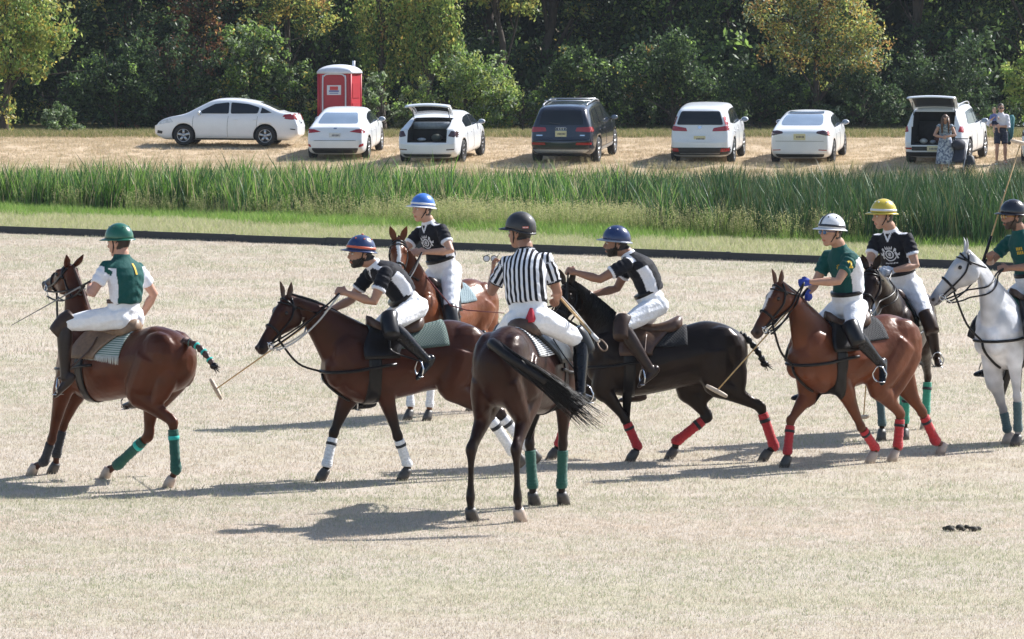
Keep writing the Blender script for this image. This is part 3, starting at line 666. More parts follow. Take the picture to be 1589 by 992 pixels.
    for key in socks:
        e, kn, fe, ho, cor, pl = h.legs[key]; dd = np.linalg.norm(P-np.array(lerp(fe, cor, .55)), axis=1); Cc[dd < .085*k] = (.62,.58,.55)
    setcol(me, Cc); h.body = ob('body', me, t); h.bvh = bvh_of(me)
    # eyes, ears
    for sd in (1, -1):
        g = Geo().sph(HP(.285, -.042, .083*sd), .021*kk, 12); put('eye', g, m_eye, t)
        ear_d = (-a_*.70+n_*(.62+ears)+side*(.34*sd)).normalized(); b0 = HP(.03, .012, .045*sd); g = Geo()
        fr_ = (n_*.6+a_*.6).normalized(); sdv = ear_d.cross(fr_).normalized(); fr_ = sdv.cross(ear_d)
        rs = []
        for tt, ww in ((-.12, .024), (.0, .030), (.25, .037), (.5, .035), (.75, .022), (.92, .010), (1.0, .003)):
            cc = b0+ear_d*(tt*.142*kk)+fr_*(-.012*math.sin(tt*2.5)*kk); ring = []
            for j in range(12):
                an = 2*math.pi*j/12; dv = math.cos(an); fv = math.sin(an)
                ring.append(cc+sdv*(ww*kk*dv)+fr_*(ww*kk*(.55*fv if fv < 0 else -.18*fv)))
            rs.append(ring)
        g.rings(rs); o = put('ear', g, m_coat, t); P_ = vpos(o.data); setcol(o.data, np.tile(np.array(coat)*.75, (len(P_), 1)))
    # mane ridge
    g = Geo(); rs = []
    for i, (cc, u, v) in enumerate(h.necksecs[4:]):
        T = cc+v; vd = v.normalized(); hp_, hn_ = hit(h.bvh, T+vd*.25, -vd, .5); T = hp_ if hp_ is not None else T; hgt = (.026 if mane != 'long' else .04)*k*(.15+.85*min(1, i/3.)); wd = .010*k
        un = u.normalized(); rs.append([T-vd*.03*k+un*wd, T+vd*hgt*.7+un*wd*.7, T+vd*hgt, T+vd*hgt*.7-un*wd*.7, T-vd*.03*k-un*wd])
    g.rings(rs)
    m_m = {'brown': m_hair_brn, 'grey': m_hair_gry}.get(mane, m_hair_blk)
    put('mane', g, m_m, t)
    if mane == 'long':
        g = Geo(); r = random.Random(5)
        for i in range(150):
            q = r.uniform(.5, 10.4); i0 = int(q); cc, u, v = h.necksecs[2+i0]; c2, u2, v2 = h.necksecs[min(3+i0, 12)]; fq = q-i0
            T = (cc+v).lerp(c2+v2, fq); vd = v.normalized(); un = u.normalized(); ln = r.uniform(.14, .25)*k; sd = 1
            g.tube([T, T+un*sd*.05*k+vd*.015*k, T+un*sd*.10*k-vd*ln*.45+V((r.uniform(-.02, .02), 0, 0)), T+un*sd*.13*k-vd*ln+V((r.uniform(-.04, .04), 0, 0))], [.006, .008, .006, .001], 4)
        put('mane_hair', g, m_hair_blk, t)
    # hooves
    for key in ('fl', 'fr', 'hl', 'hr'):
        e, kn, fe, ho, cor, pl = h.legs[key]; g = Geo()
        if pl: ax = V((.35, 0, -1)).normalized(); lat = V((0, 1, 0)); bot = 0.0
        else: ax = (ho-fe).normalized(); lat = V((0, 1, 0)); bot = None
        fw = lat.cross(ax); fw = fw if fw.x > 0 or not pl else -fw
        if not pl:
            fw = (ax.cross(lat)); 
            if fw.dot(V((1, 0, .3))) < 0: fw = -fw
        rs = []
        for q, rr, sh in ((-.03, .043, -.004), (.0, .050, 0), (.04, .054, .010), (.082, .060, .020)):
            cc = cor+ax*q*k*(1.0)+fw*sh*k; ring = []
            for j in range(14):
                an = 2*math.pi*j/14; p = cc+lat*(rr*.92*k*math.cos(an))+fw*(rr*k*math.sin(an)*(1.12 if math.sin(an) > 0 else .85))
                if pl and q > .07: p.z = .001
                ring.append(p)
            rs.append(ring)
        g.rings(rs); put('hoof', g, m_hoof_l if hooves.get(key, 0) else m_hoof_d, t)
        wr = wraps.get(key)
        if wr:
            g = Geo(); cm, st = wr; A = lerp(kn, fe, .16); B = lerp(kn, fe, 1.0); C_ = lerp(fe, cor, .30); r1 = .053 if key[0] == 'h' else .049
            pts = [(*A, r1*.96), (*lerp(A, B, .12), r1), (*lerp(A, B, .35), r1*.93), (*lerp(A, B, .55), r1*.95), (*lerp(A, B, .75), r1*.93), (*lerp(A, B, .9), r1*1.04), (*B, r1*1.08), (*C_, r1*.92)]
            q = cr(pts, 4)
            g.tube([p[:3] for p in q], [(p[3]+.0022*math.sin(i*2.1))*k for i, p in enumerate(q)], 16, lat=(0, 1, 0), squash=.92)
            wo_ = put('leg_wrap', g, W[cm], t)
            if st:
                g = Geo(); A2 = lerp(A, B, .16); B2 = lerp(A, B, .26); g.tube([A2, lerp(A2, B2, .5), B2], [(r1+.0035)*k]*3, 16, lat=(0, 1, 0), squash=.92)
                put('strap', g, W[st], wo_)
    # tail
    r = random.Random(3)
    if tail[0] == 'braid':
        pts = [td]+[H(*p) for p in tail[1]]; q = cr([tuple(p) for p in pts], 8); N = len(q)
        g = Geo(); g.tube(q, [(.034-.008*i/N)*k*(1+.28*math.sin(i*1.55)) for i in range(N)], 10); tl = put('tail', g, m_hair_blk if tail[2] != 'brown' else m_hair_brn, t)
        for i in range(5, N-1, 5):
            g = Geo(); c0, c1 = V(q[i]), V(q[i+1]); g.tube([c0, lerp(c0, c1, .8)], [.036*k, .036*k], 10); put('tape', g, W[tail[3]], tl)
        g = Geo(); e0 = V(q[-1]); g.ell(e0, V((.045, 0, 0))*k, V((0, .035, 0))*k, V((0, 0, .035))*k, 10)
        for i in range(14): g.tube([e0, e0+V((r.uniform(-.09, .0), r.uniform(-.03, .03), r.uniform(-.08, .0)))*k], [.008*k, .002], 4)
        put('tail_knot', g, m_hair_blk, tl)
    elif tail[0] == 'loose':
        pts = [td]+[H(*p) for p in tail[1]]; g = Geo(); base = cr([tuple(p) for p in pts], 6); N = len(base)
        g.tube(base[:N*2//3], [(.05*(1-.4*i/N))*k for i in range(N*2//3)], 8)
        wid = tail[3] if len(tail) > 3 else .07
        for s_ in range(300):
            ph = r.uniform(0, 6.283); rr = math.sqrt(r.uniform(0, 1)); ext = r.uniform(.72, 1.08); wav = r.uniform(0, 6.28); pp = []
            ex = V((r.gauss(0, 1), r.gauss(0, 1), r.gauss(0, 1)))
            for i in range(0, N, 2):
                q = i/(N-1)*ext; j = min(int(q*(N-1)), N-2); fq = q*(N-1)-j; p = V(base[j]).lerp(V(base[j+1]), fq)
                sp = .028+wid*q**1.3
                p += V((0, math.cos(ph), math.sin(ph)))*(rr*sp*k)+ex*(.05*q*q*wid/.07)*k*.6+V((0, 0, .012*math.sin(wav+q*7)))*k
                pp.append(p)
            g.tube(pp, [(.0055*(1-.8*i/len(pp)))*k for i in range(len(pp))], 4)
        put('tail', g, {'grey': m_hair_gry, 'brown': m_hair_brn}.get(tail[2], m_hair_blk), t)
    return h
def drape(h, x, ang, off):
    """point on the horse's barrel: ang 0 = spine, + = left side"""
    k = h.k; c = V((x*k, 0, 1.12*k+h.dz)); d = V((0, math.sin(ang), math.cos(ang)))
    p, n = hit(h.bvh, c+d*1.2, -d, 1.3)
    if p is None: p = c+d*.3*k
    return p+d*off, d
def strap_tube(g, pts, w=.011, n=6): g.tube(pts, w, n); return g
def resample(pts, sub=4): return [V(p) for p in cr([tuple(p) for p in pts], sub)]
def head_ring(h, f0, tilt, off=.006, nmid=-.11, n=28, a0=0, a1=2*math.pi):
    k = h.k; c = h.HP(f0, nmid); ax = (h.a*math.cos(tilt)+h.n*math.sin(tilt)).normalized(); v = h.side.cross(ax).normalized(); out = []
    if v.dot(h.n) < 0: v = -v
    for i in range(n):
        a = a0+(a1-a0)*i/(n if abs(a1-a0) > 6.2 else n-1); d = h.side*math.cos(a)+v*math.sin(a)
        p, nn = hit(h.bvh, c+d*.34, -d, .5)
        if p is None: p = c+d*.08
        out.append(p+d*off)
    return out
def side_line(h, pts, sd, off=.007):
    out = []
    for f, n in pts:
        p0 = h.HP(f, n); d = h.side*sd; p, nn = hit(h.bvh, p0+d*.35, -d, .5)
        out.append((p if p is not None else p0+d*.06)+d*off)
    return out
def make_tack(h, desc, pad, flap_m, hands, reins=(m_leather, m_leather), breast=True, martingale=True, bridle_m=None, girth_m=None, feet=(), pad_x=(-.42, .36), pad_a=.98, padfringe=False, bridle=True, sheepskin=False, saddle=True, lead=None):
    k = h.k; X = thing
    bm_ = bridle_m or m_leather
    if saddle:
        sd_ = thing('saddle', (h.X, h.Y, tz(h.X, h.Y)), h.th, 'polo saddle and pad on the '+desc, 'saddle')
        g = Geo(); P = []
        for i in range(15):
            x = lerp(pad_x[0], pad_x[1], i/14); row = []
            for j in range(23):
                q = (j/22*2-1); a = q*pad_a*(1-.10*abs(i/14-.35)); p, d = drape(h, x, a, .014+.003*math.sin(i*1.9)*math.sin(j*1.7)); row.append((p, d))
            P.append(row)
        g.grid(P, .012); po = put('saddle_pad', g, pad, sd_)
        if padfringe:
            g = Geo()
            for sgn in (0, 22):
                for i in range(14):
                    for q in (0, .33, .66):
                        p = P[i][sgn][0].lerp(P[i+1][sgn][0], q); g.tube([p+V((0, 0, .01)), p+V((random.uniform(-.01, .01), 0, -.075))], [.006, .003], 4)
            put('fringe', g, mat('fringe', (.55,.55,.50), .9, .2), po)['kind'] = 'stuff'
        # flaps
        for sg in (1, -1):
            g = Geo(); P = []
            for j in range(9):
                t_ = j/8; a = sg*lerp(.12, 1.32, t_); x0 = lerp(-.12, .10, min(1, t_*1.2)); x1 = lerp(.30, .44, math.sin(t_*2.0)); row = []
                for i in range(8):
                    x = lerp(x0, x1, i/7); p, d = drape(h, x, a, .036); row.append((p, d))
                P.append(row)
            g.grid(P, .012); put('flap', g, flap_m, sd_)
        # seat
        rs = []
        for i in range(13):
            t_ = i/12; x = lerp(-.22, .34, t_); p, d = drape(h, x, 0, 0); zb = p.z+.022
            hw = lerp(.165, .085, min(1, t_*1.5)) if t_ < .7 else lerp(.085, .11, (t_-.7)/.3); hw *= (1-.75*abs(2*t_-1)**6)
            zt = .035+.085*(1-t_)**3+.075*t_**4; zt *= (1-.35*abs(2*t_-1)**10)
            ring = []
            for j in range(16):
                a = 2*math.pi*j/16; yy = hw*math.cos(a); zz = zb+zt*max(math.sin(a), 0)**.8 if math.sin(a) > 0 else zb+.02*math.sin(a)-.10*(abs(yy)/.16)**2*.5
                ring.append(V((x*k, yy*k, zz)))
            rs.append(ring)
        put('seat', Geo().rings(rs), m_leather_b if flap_m is not m_leather_t else m_leather_t, sd_)
        # girth
        g = Geo(); rs = []
        for x in (.27, .30, .33, .36, .39):
            rs.append([drape(h, x, a, .010)[0] for a in np.linspace(1.0, 2*math.pi-1.0, 30)])
        P = [[(rs[i][j], (rs[i][j]-V((.3*k, 0, 1.12*k+h.dz))).normalized()) for j in range(30)] for i in range(5)]
        put('girth', Geo().grid(P, .008), girth_m or m_leather, sd_)
        for fp, fdir in feet:
            fp = V(fp); sg = 1 if fp.y > 0 else -1; top, d = drape(h, .16, sg*.55, .05)
            mid = drape(h, .18, sg*1.1, .052)[0]
            top_iron = fp+V((-.0, 0, .125)); g = Geo(); g.tube(resample([top, mid, top_iron], 4), .012, 6, squash=.4)
            so_ = put('stirrup_leather', g, flap_m if flap_m is not m_leather_t else m_leather_b, sd_)
            g = Geo(); loop = []
            lat = V((-fdir.y, fdir.x, 0)).normalized() if hasattr(fdir, 'y') else V((0, 1, 0))
            for i in range(20):
                a = math.pi*(-.5)+i/19*2*math.pi; loop.append(fp+lat*(.066*math.cos(a)*(1 if math.sin(a) < .3 else .8))+V((0, 0, .055+.075*math.sin(a))))
            g.tube(loop, .0075, 6, loop=True); g.box((-.02, -.06, -.004), (.02, .06, .004), mtx=Matrix.Translation(fp+V((0, 0, -.018)))); put('stirrup_iron', g, m_steel, sd_)
    if bridle:
        br = thing('bridle', (h.X, h.Y, tz(h.X, h.Y)), h.th, 'bridle and reins on the '+desc, 'bridle')
        HP = h.HP
        put('noseband', Geo().tube(head_ring(h, .60, .10), .013, 6, loop=True), bm_, br)
        put('throat_strap', Geo().tube(head_ring(h, .10, -.35, nmid=-.10), .009, 6, loop=True), bm_, br)
        put('browband', Geo().tube(head_ring(h, .13, .15, a0=-.2, a1=math.pi+.2, nmid=-.09), .011, 6), bm_, br)
        for sg in (1, -1):
            put('cheekpiece', Geo().tube(resample(side_line(h, [(.02, -.02), (.12, -.07), (.28, -.11), (.45, -.115), (.62, -.11), (.80, -.10)], sg), 3), .010, 6), bm_, br)
            bp = side_line(h, [(.83, -.105)], sg, .012)[0]; g = Geo(); lp = [bp+h.a*(.030*math.cos(i/12*6.283))*k+h.n*(.030*math.sin(i/12*6.283))*k for i in range(12)]
            g.tube(lp, .0055, 5, loop=True); g.tube([bp+h.n*.05*k, bp-h.n*.12*k-h.a*.02*k], .006, 5); put('bit_ring', g, m_steel, br)
            bit = bp-h.n*.03*k
            hd = V(hands[0 if sg > 0 else min(1, len(hands)-1)])
            for ri, mr in enumerate(reins):
                st = bit-h.n*(.05*ri)*k; e = hd+V((.02, -.012*sg, -.01*ri)); dist = (e-st).length
                # keep the rein outside the neck
                pts = []
                for i in range(11):
                    q = i/10; p = st.lerp(e, q)+V((0, 0, -(.05+.09*ri)*dist*4*q*(1-q)*.8))
                    c_ = p.copy(); c_.y = 0
                    hp, hn = hit(h.bvh, V((p.x, sg*.8, p.z)), V((0, -sg, 0)), .8)
                    if hp is not None and abs(hp.y)+.008 > abs(p.y) and hp.y*sg > 0 and .1 < q < .9: p.y = hp.y+sg*.012
                    pts.append(p)
                put('rein', Geo().tube(resample(pts, 2), .0085, 6), mr, br)
        if breast:
            pts = []
            for i in range(33):
                a = lerp(-2.3, 2.3, i/32); c_ = V((.38*k, 0, (1.06+.07*(1-math.cos(a*.7)))*k+h.dz)); d = V((math.cos(a), math.sin(a), 0)); p, n = hit(h.bvh, c_+d*.9, -d, .95)
                pts.append((p if p is not None else c_+d*.3)+d*.010)
            put('breast_collar', Geo().tube(pts, .015, 6), bm_, br); h.bc = pts[16]
            pts = []
            for i in range(10):
                a = lerp(-.05, -1.35, i/9); c_ = V((.44*k, 0, 1.06*k+h.dz)); d = V((math.cos(a), 0, math.sin(a))); p, n = hit(h.bvh, c_+d*.8, -d, .8)
                pts.append((p if p is not None else c_+d*.3)+d*.010)
            put('chest_strap', Geo().tube(pts, .014, 6), bm_, br)
            if martingale:
                e = h.HP(.64, -.165); put('martingale', Geo().tube(resample([h.bc, h.bc.lerp(e, .5)+V((.02, 0, -.07)), e], 5), .011, 6), bm_, br)
        return br

def polo_mallet(label, grip, head, cane=(.50,.33,.15), lean=None, hasgrip=True, lenh=.23):
    """grip, head: world points; head is a cigar set across the shaft"""
    t = thing('polo_mallet', tuple(grip), 0, label, 'mallet'); A, B = V((0, 0, 0)), V(head)-V(grip)
    ax = (B-A).normalized(); g = Geo(); g.tube([A-ax*.05, A+ax*.3, lerp(A, B, .6), B], [.0095, .0080, .007, .0062], 8); put('shaft', g, mat('cane', cane, .55, .2, 30), t)
    g = Geo(); g.tube([A-ax*.06, A+ax*.10, A+ax*.22], [.018, .016, .014], 8); put('grip', g, m_leather if hasgrip else m_rein_w, t)
    dv = V(lean) if lean is not None else V((0, 1, 0)); dv = (dv-ax*dv.dot(ax)*.6).normalized()
    g = Geo(); pts = [B+dv*(q*lenh) for q in (-.5, -.47, -.25, 0, .25, .47, .5)]; g.tube(pts, [.008, .017, .022, .023, .022, .017, .008], 10); put('head', g, mat('mallet_head', (.50,.40,.30), .55, .2, 30), t)
    return t
# ------------------------------------------------------------ people
m_skin = mat('skin', attr=True, rough=.5, var=.06, scale=30, spec=.4)
m_cloth = mat('jersey', attr=True, rough=.75, var=.06, scale=60, sheen=.04, bump=.7, bscale=11, spec=.15)
m_breech = mat('white_breeches', (.80,.80,.82), .8, .05, 30, bump=.9, bscale=13, spec=.2)
m_boot_k = mat('black_boot', (.008,.008,.010), .24, .2, 20, spec=.3)
m_boot_b = mat('dark_brown_boot', (.028,.016,.012), .28, .25, 20, spec=.3)
m_pad_k = mat('black_knee_pad', (.010,.010,.012), .32, .2, 20, spec=.3)
m_pad_b = mat('brown_knee_pad', (.040,.021,.014), .4, .25, 20, spec=.3)
m_white_p = mat('white_paint_plain', (.75,.75,.77), .5, .05)
m_yel_p = mat('yellow_print', (.62,.40,.03), .7, .08)
m_print_w = mat('white_print', (.70,.70,.72), .7, .05)
m_lens = mat('dark_lens', (.010,.010,.012), .06, 0, coat=.5)
m_lens_b = mat('blue_lens', (.02,.08,.20), .06, 0, coat=.5)
m_lens_o = mat('amber_lens', (.35,.17,.01), .08, 0, coat=.5)
m_sclera = mat('eye_white', (.55,.53,.50), .3, 0)
m_ref = mat('striped_jersey', (.72,.72,.76), .75, .06, 60, bump=.7, bscale=11, spec=.15)
_t = m_ref.node_tree; _a = _t.nodes.new('ShaderNodeAttribute'); _a.attribute_name = 'stripe'
_s = _t.nodes.new('ShaderNodeMath'); _s.operation = 'SINE'; _t.links.new(_a.outputs['Fac'], _s.inputs[0])
_g = _t.nodes.new('ShaderNodeMapRange'); _g.inputs[1].default_value = -.12; _g.inputs[2].default_value = .12; _t.links.new(_s.outputs[0], _g.inputs[0])
_m = _t.nodes.new('ShaderNodeMix'); _m.data_type = 'RGBA'; _m.inputs[6].default_value = (.74, .74, .78, 1); _m.inputs[7].default_value = (.013, .013, .018, 1)
_t.links.new(_g.outputs[0], _m.inputs[0]); _t.links.new(_m.outputs[2], _t.nodes['Principled BSDF'].inputs['Base Color'])
def ik(A, B, l1, l2, pole):
    A, B = V(A), V(B); d = B-A; D = d.length; mx = (l1+l2)*.995
    if D > mx: B = A+d*(mx/D); d = B-A; D = mx
    ax = d/D; x = (l1*l1-l2*l2+D*D)/(2*D); y = math.sqrt(max(l1*l1-x*x, 0)); pl = V(pole); pl = (pl-ax*pl.dot(ax)).normalized()
    return A+ax*x+pl*y, B
def hand_geo(g, wr, d, palm, sz=1.0, curl=1.15, thumb=1):
    """palm: direction the palm faces; d: from wrist to knuckles"""
    d = V(d).normalized(); palm = (V(palm)-d*V(palm).dot(d)).normalized(); s = d.cross(palm)*thumb
    c = wr+d*.045*sz
    g.loft([(wr+d*(q*.095-.01)*sz, s*(w_*sz), palm*(t_*sz)) for q, w_, t_ in ((0, .026, .020), (.25, .033, .019), (.6, .041, .018), (.92, .042, .015), (1.05, .036, .011))], 12)
    for i, (off, ln) in enumerate(((.031, .070), (.011, .080), (-.010, .075), (-.030, .060))):
        p = wr+d*.086*sz+s*off*sz; dr = d.copy(); pts = [p-d*.01]; rr = [.0105*sz]
        for q in range(3):
            an = curl*(.75 if q == 0 else 1.0); dr = (dr*math.cos(an)+palm*math.sin(an)); dr.normalize()
            # rotate palm direction along with the finger
            palm2 = (palm-dr*palm.dot(dr)); p = p+dr*(ln*sz*(.42, .33, .25)[q]); pts.append(p); rr.append((.0100, .0092, .0080)[q]*sz)
            palm_next = -(d*math.sin(an))+palm*math.cos(an) if q == 0 else palm
            palm = palm_next if q == 0 and palm_next.length > .1 else palm
        g.tube(pts, rr, 8)
        palm = d.cross(s)*-thumb if False else (V(palm))
        palm = (s.cross(d)*thumb).normalized() if (s.cross(d)*thumb).dot(palm) > 0 else -(s.cross(d)*thumb).normalized()
    tb = wr+d*.028*sz+s*.028*sz
    t1 = tb+(d*.6+s*.75+palm*.35).normalized()*.036*sz; t2 = t1+(d*.75+palm*.65).normalized()*.030*sz
    g.tube([tb-s*.01*sz, tb, t1, t2], [.013*sz, .0135*sz, .0115*sz, .009*sz], 8)
def number_on(bvh, txt, origin, right, up, normal, size, m, parent, name='number', bold=.004):
    cu = bpy.data.curves.new(name, 'FONT'); cu.body = txt; cu.size = size; cu.align_x = 'CENTER'; cu.align_y = 'CENTER'; cu.offset = bold
    o = bpy.data.objects.new('tmp_text', cu); COL.objects.link(o); dg = bpy.context.evaluated_depsgraph_get(); me = bpy.data.meshes.new_from_object(o.evaluated_get(dg)); bpy.data.objects.remove(o)
    bm = bmesh.new(); bm.from_mesh(me); bmesh.ops.triangulate(bm, faces=bm.faces)
    for _ in range(4):
        ed = [e for e in bm.edges if e.calc_length() > .016]
        if ed: bmesh.ops.subdivide_edges(bm, edges=ed, cuts=1); bmesh.ops.triangulate(bm, faces=bm.faces)
    bm.to_mesh(me); bm.free()
    return project(me, bvh, origin, right, up, normal, m, parent, name)
def project(me, bvh, origin, right, up, normal, m, parent, name, off=.006):
    right, up, normal = V(right).normalized(), V(up).normalized(), V(normal).normalized()
    for v in me.vertices:
        p = V(origin)+right*v.co.x+up*v.co.y; q, n = hit(bvh, p+normal*.25, -normal, .6)
        v.co = (q+normal*off) if q is not None else p
    me.materials.clear(); me.materials.append(m); me.update(); return ob(name, me, parent)
def flat(polys):
    """2-d polygons, cut into small strips so that they follow a curved surface"""
    bm = bmesh.new()
    for pl in polys: bm.faces.new([bm.verts.new((x, y, 0)) for x, y in pl])
    bmesh.ops.triangulate(bm, faces=bm.faces); bmesh.ops.subdivide_edges(bm, edges=bm.edges, cuts=1, use_grid_fill=True)
    me = bpy.data.meshes.new('flat'); bm.to_mesh(me); bm.free(); return me
def arc(r0, r1, a0, a1, n=14, cx=0, cy=0):
    o = [(cx+r1*math.cos(lerp(a0, a1, i/n)), cy+r1*math.sin(lerp(a0, a1, i/n))) for i in range(n+1)]
    return o+[(cx+r0*math.cos(lerp(a1, a0, i/n)), cy+r0*math.sin(lerp(a1, a0, i/n))) for i in range(n+1)]
def quads_arc(r0, r1, a0, a1, n=14, cx=0, cy=0):
    out = []
    for i in range(n):
        b0, b1 = lerp(a0, a1, i/n), lerp(a0, a1, (i+1)/n)
        out.append([(cx+r0*math.cos(b0), cy+r0*math.sin(b0)), (cx+r1*math.cos(b0), cy+r1*math.sin(b0)), (cx+r1*math.cos(b1), cy+r1*math.sin(b1)), (cx+r0*math.cos(b1), cy+r0*math.sin(b1))])
    return out
def crest(s=1.0):
    P = quads_arc(.030*s, .043*s, 0, 6.283, 18, 0, 0)
    P += quads_arc(.058*s, .068*s, 3.6, 5.82, 12)
    P += [[(-.004*s, .020*s), (.006*s, .022*s), (.006*s, -.022*s), (-.004*s, -.020*s)], [(-.018*s, .012*s), (-.010*s, .016*s), (-.002*s, -.016*s), (-.012*s, -.014*s)], [(.010*s, .016*s), (.018*s, .012*s), (.014*s, -.014*s), (.008*s, -.012*s)]]
    for sg in (1, -1):
        P += [[(sg*.046*s, .040*s), (sg*.060*s, .062*s), (sg*.074*s, .050*s), (sg*.066*s, .020*s)], [(sg*.050*s, .018*s), (sg*.068*s, .022*s), (sg*.082*s, -.010*s), (sg*.060*s, -.020*s)],
              [(sg*.058*s, -.018*s), (sg*.074*s, -.014*s), (sg*.078*s, -.045*s), (sg*.066*s, -.048*s)], [(sg*.076*s, .0), (sg*.098*s, .012*s), (sg*.092*s, -.016*s), (sg*.080*s, -.016*s)],
              [(sg*.040*s, .030*s), (sg*.050*s, .042*s), (sg*.054*s, .028*s), (sg*.046*s, .020*s)]]
    for q in (-.030, -.010, .010, .030): P.append([((q-.008)*s, .058*s), ((q+.008)*s, .058*s), (q*1.25*s, .082*s)])
    P.append([(-.034*s, .049*s), (.034*s, .049*s), (.036*s, .056*s), (-.036*s, .056*s)])
    for q in range(9):
        x = (-.056+.014*q)*s; P.append([(x-.005*s, -.094*s+.004*(q % 2)), (x+.004*s, -.094*s), (x+.005*s, -.080*s-.004*(q % 3)), (x-.003*s, -.080*s)])
    return flat(P)
def helmet(t, hc, look, up, dome, brim, band=None, button=None, vents=None, stripe=None, style='polo', strap=True):
    f = V(look).normalized(); u = V(up); u = (u-f*u.dot(f)).normalized(); l = u.cross(f); c = V(hc)+u*.050-f*.008; f, u = (f*math.cos(.11)+u*math.sin(.11)).normalized(), (u*math.cos(.11)-f*math.sin(.11)).normalized()
    rx, ry, rz = .137, .117, .133
    if style == 'cap': rx, ry, rz = .142, .120, .137
    g = Geo(); rs = []
    for i in range(13):
        a = lerp(.04, 1.66, i/12); ring = []
        for j in range(28):
            b = 2*math.pi*j/28; drop = 0
            if style == 'cap' and i > 9: drop = .028*max(-math.cos(b), 0)*(i-9)/3
            ring.append(c+f*(rx*math.sin(a)*math.cos(b))+l*(ry*math.sin(a)*math.sin(b))+u*(rz*math.cos(a)-drop))
        rs.append(ring)
    g.rings(rs); ho = put('helmet', g, dome, t)
    g = Geo(); rs = []
    for wd, th in ((0.0, .004), (1.0, .0), (1.0, -.006), (0.0, -.006)):
        ring = []
        for j in range(40):
            b = 2*math.pi*j/40; cb = math.cos(b)
            ext = (.014+.044*max(cb, 0)**1.3+.010*max(-cb, 0)) if style == 'polo' else (.062*max(cb, 0)**1.1+.001)
            dz_ = -.004*max(cb, 0)*wd-.010*wd-(.0 if style == 'polo' else .028*max(-cb, 0))
            ring.append(c+f*((rx*.995+ext*wd)*cb)+l*((ry*.995+ext*wd)*math.sin(b))+u*(-.010+dz_+th))
        rs.append(ring)
    g.rings(rs, loop=True); put('brim', g, brim, ho)
    if band:
        g = Geo(); rs = []
        for a, o_ in ((1.36, .001), (1.36, .004), (1.53, .004), (1.53, .001)):
            rs.append([c+f*((rx+o_)*math.sin(a)*math.cos(2*math.pi*j/36))+l*((ry+o_)*math.sin(a)*math.sin(2*math.pi*j/36))+u*(rz*math.cos(a)) for j in range(36)])
        g.rings(rs, loop=True); put('band', g, band, ho)
    if stripe:
        g = Geo(); P = []
        for i in range(16):
            a = lerp(-1.45, 1.5, i/15); row = []
            for q in (-.012, 0, .012):
                row.append((c+f*((rx+.003)*math.sin(a))+l*q+u*((rz+.003)*math.cos(a)), u))
            P.append(row)
        g.grid(P, .003); put('stripe', g, stripe, ho)
    if vents:
        for b in (.6, 1.5, 2.5, -.6, -1.5, -2.5):
            for a in (.75,):
                p = c+f*(rx*math.sin(a)*math.cos(b))+l*(ry*math.sin(a)*math.sin(b))+u*(rz*math.cos(a)); put('vent', Geo().sph(p, .0085, 8), vents, ho)
    if button: put('button', Geo().sph(c+u*rz, .012, 8), button, ho)
    if strap:
        g = Geo()
        for sg in (1, -1):
            g.tube([c+l*(ry*.9*sg)-u*.012+f*.01, c+l*(.083*sg)-u*.075+f*.012, c+l*(.055*sg)-u*.135+f*.035, c-u*.158+f*.050], [.006]*4, 5)
            g.tube([c+l*(ry*.85*sg)-u*.012-f*.06, c+l*(.084*sg)-u*.075+f*.008], [.005]*2, 5)
        put('chin_strap', g, m_leather, ho)
    return ho
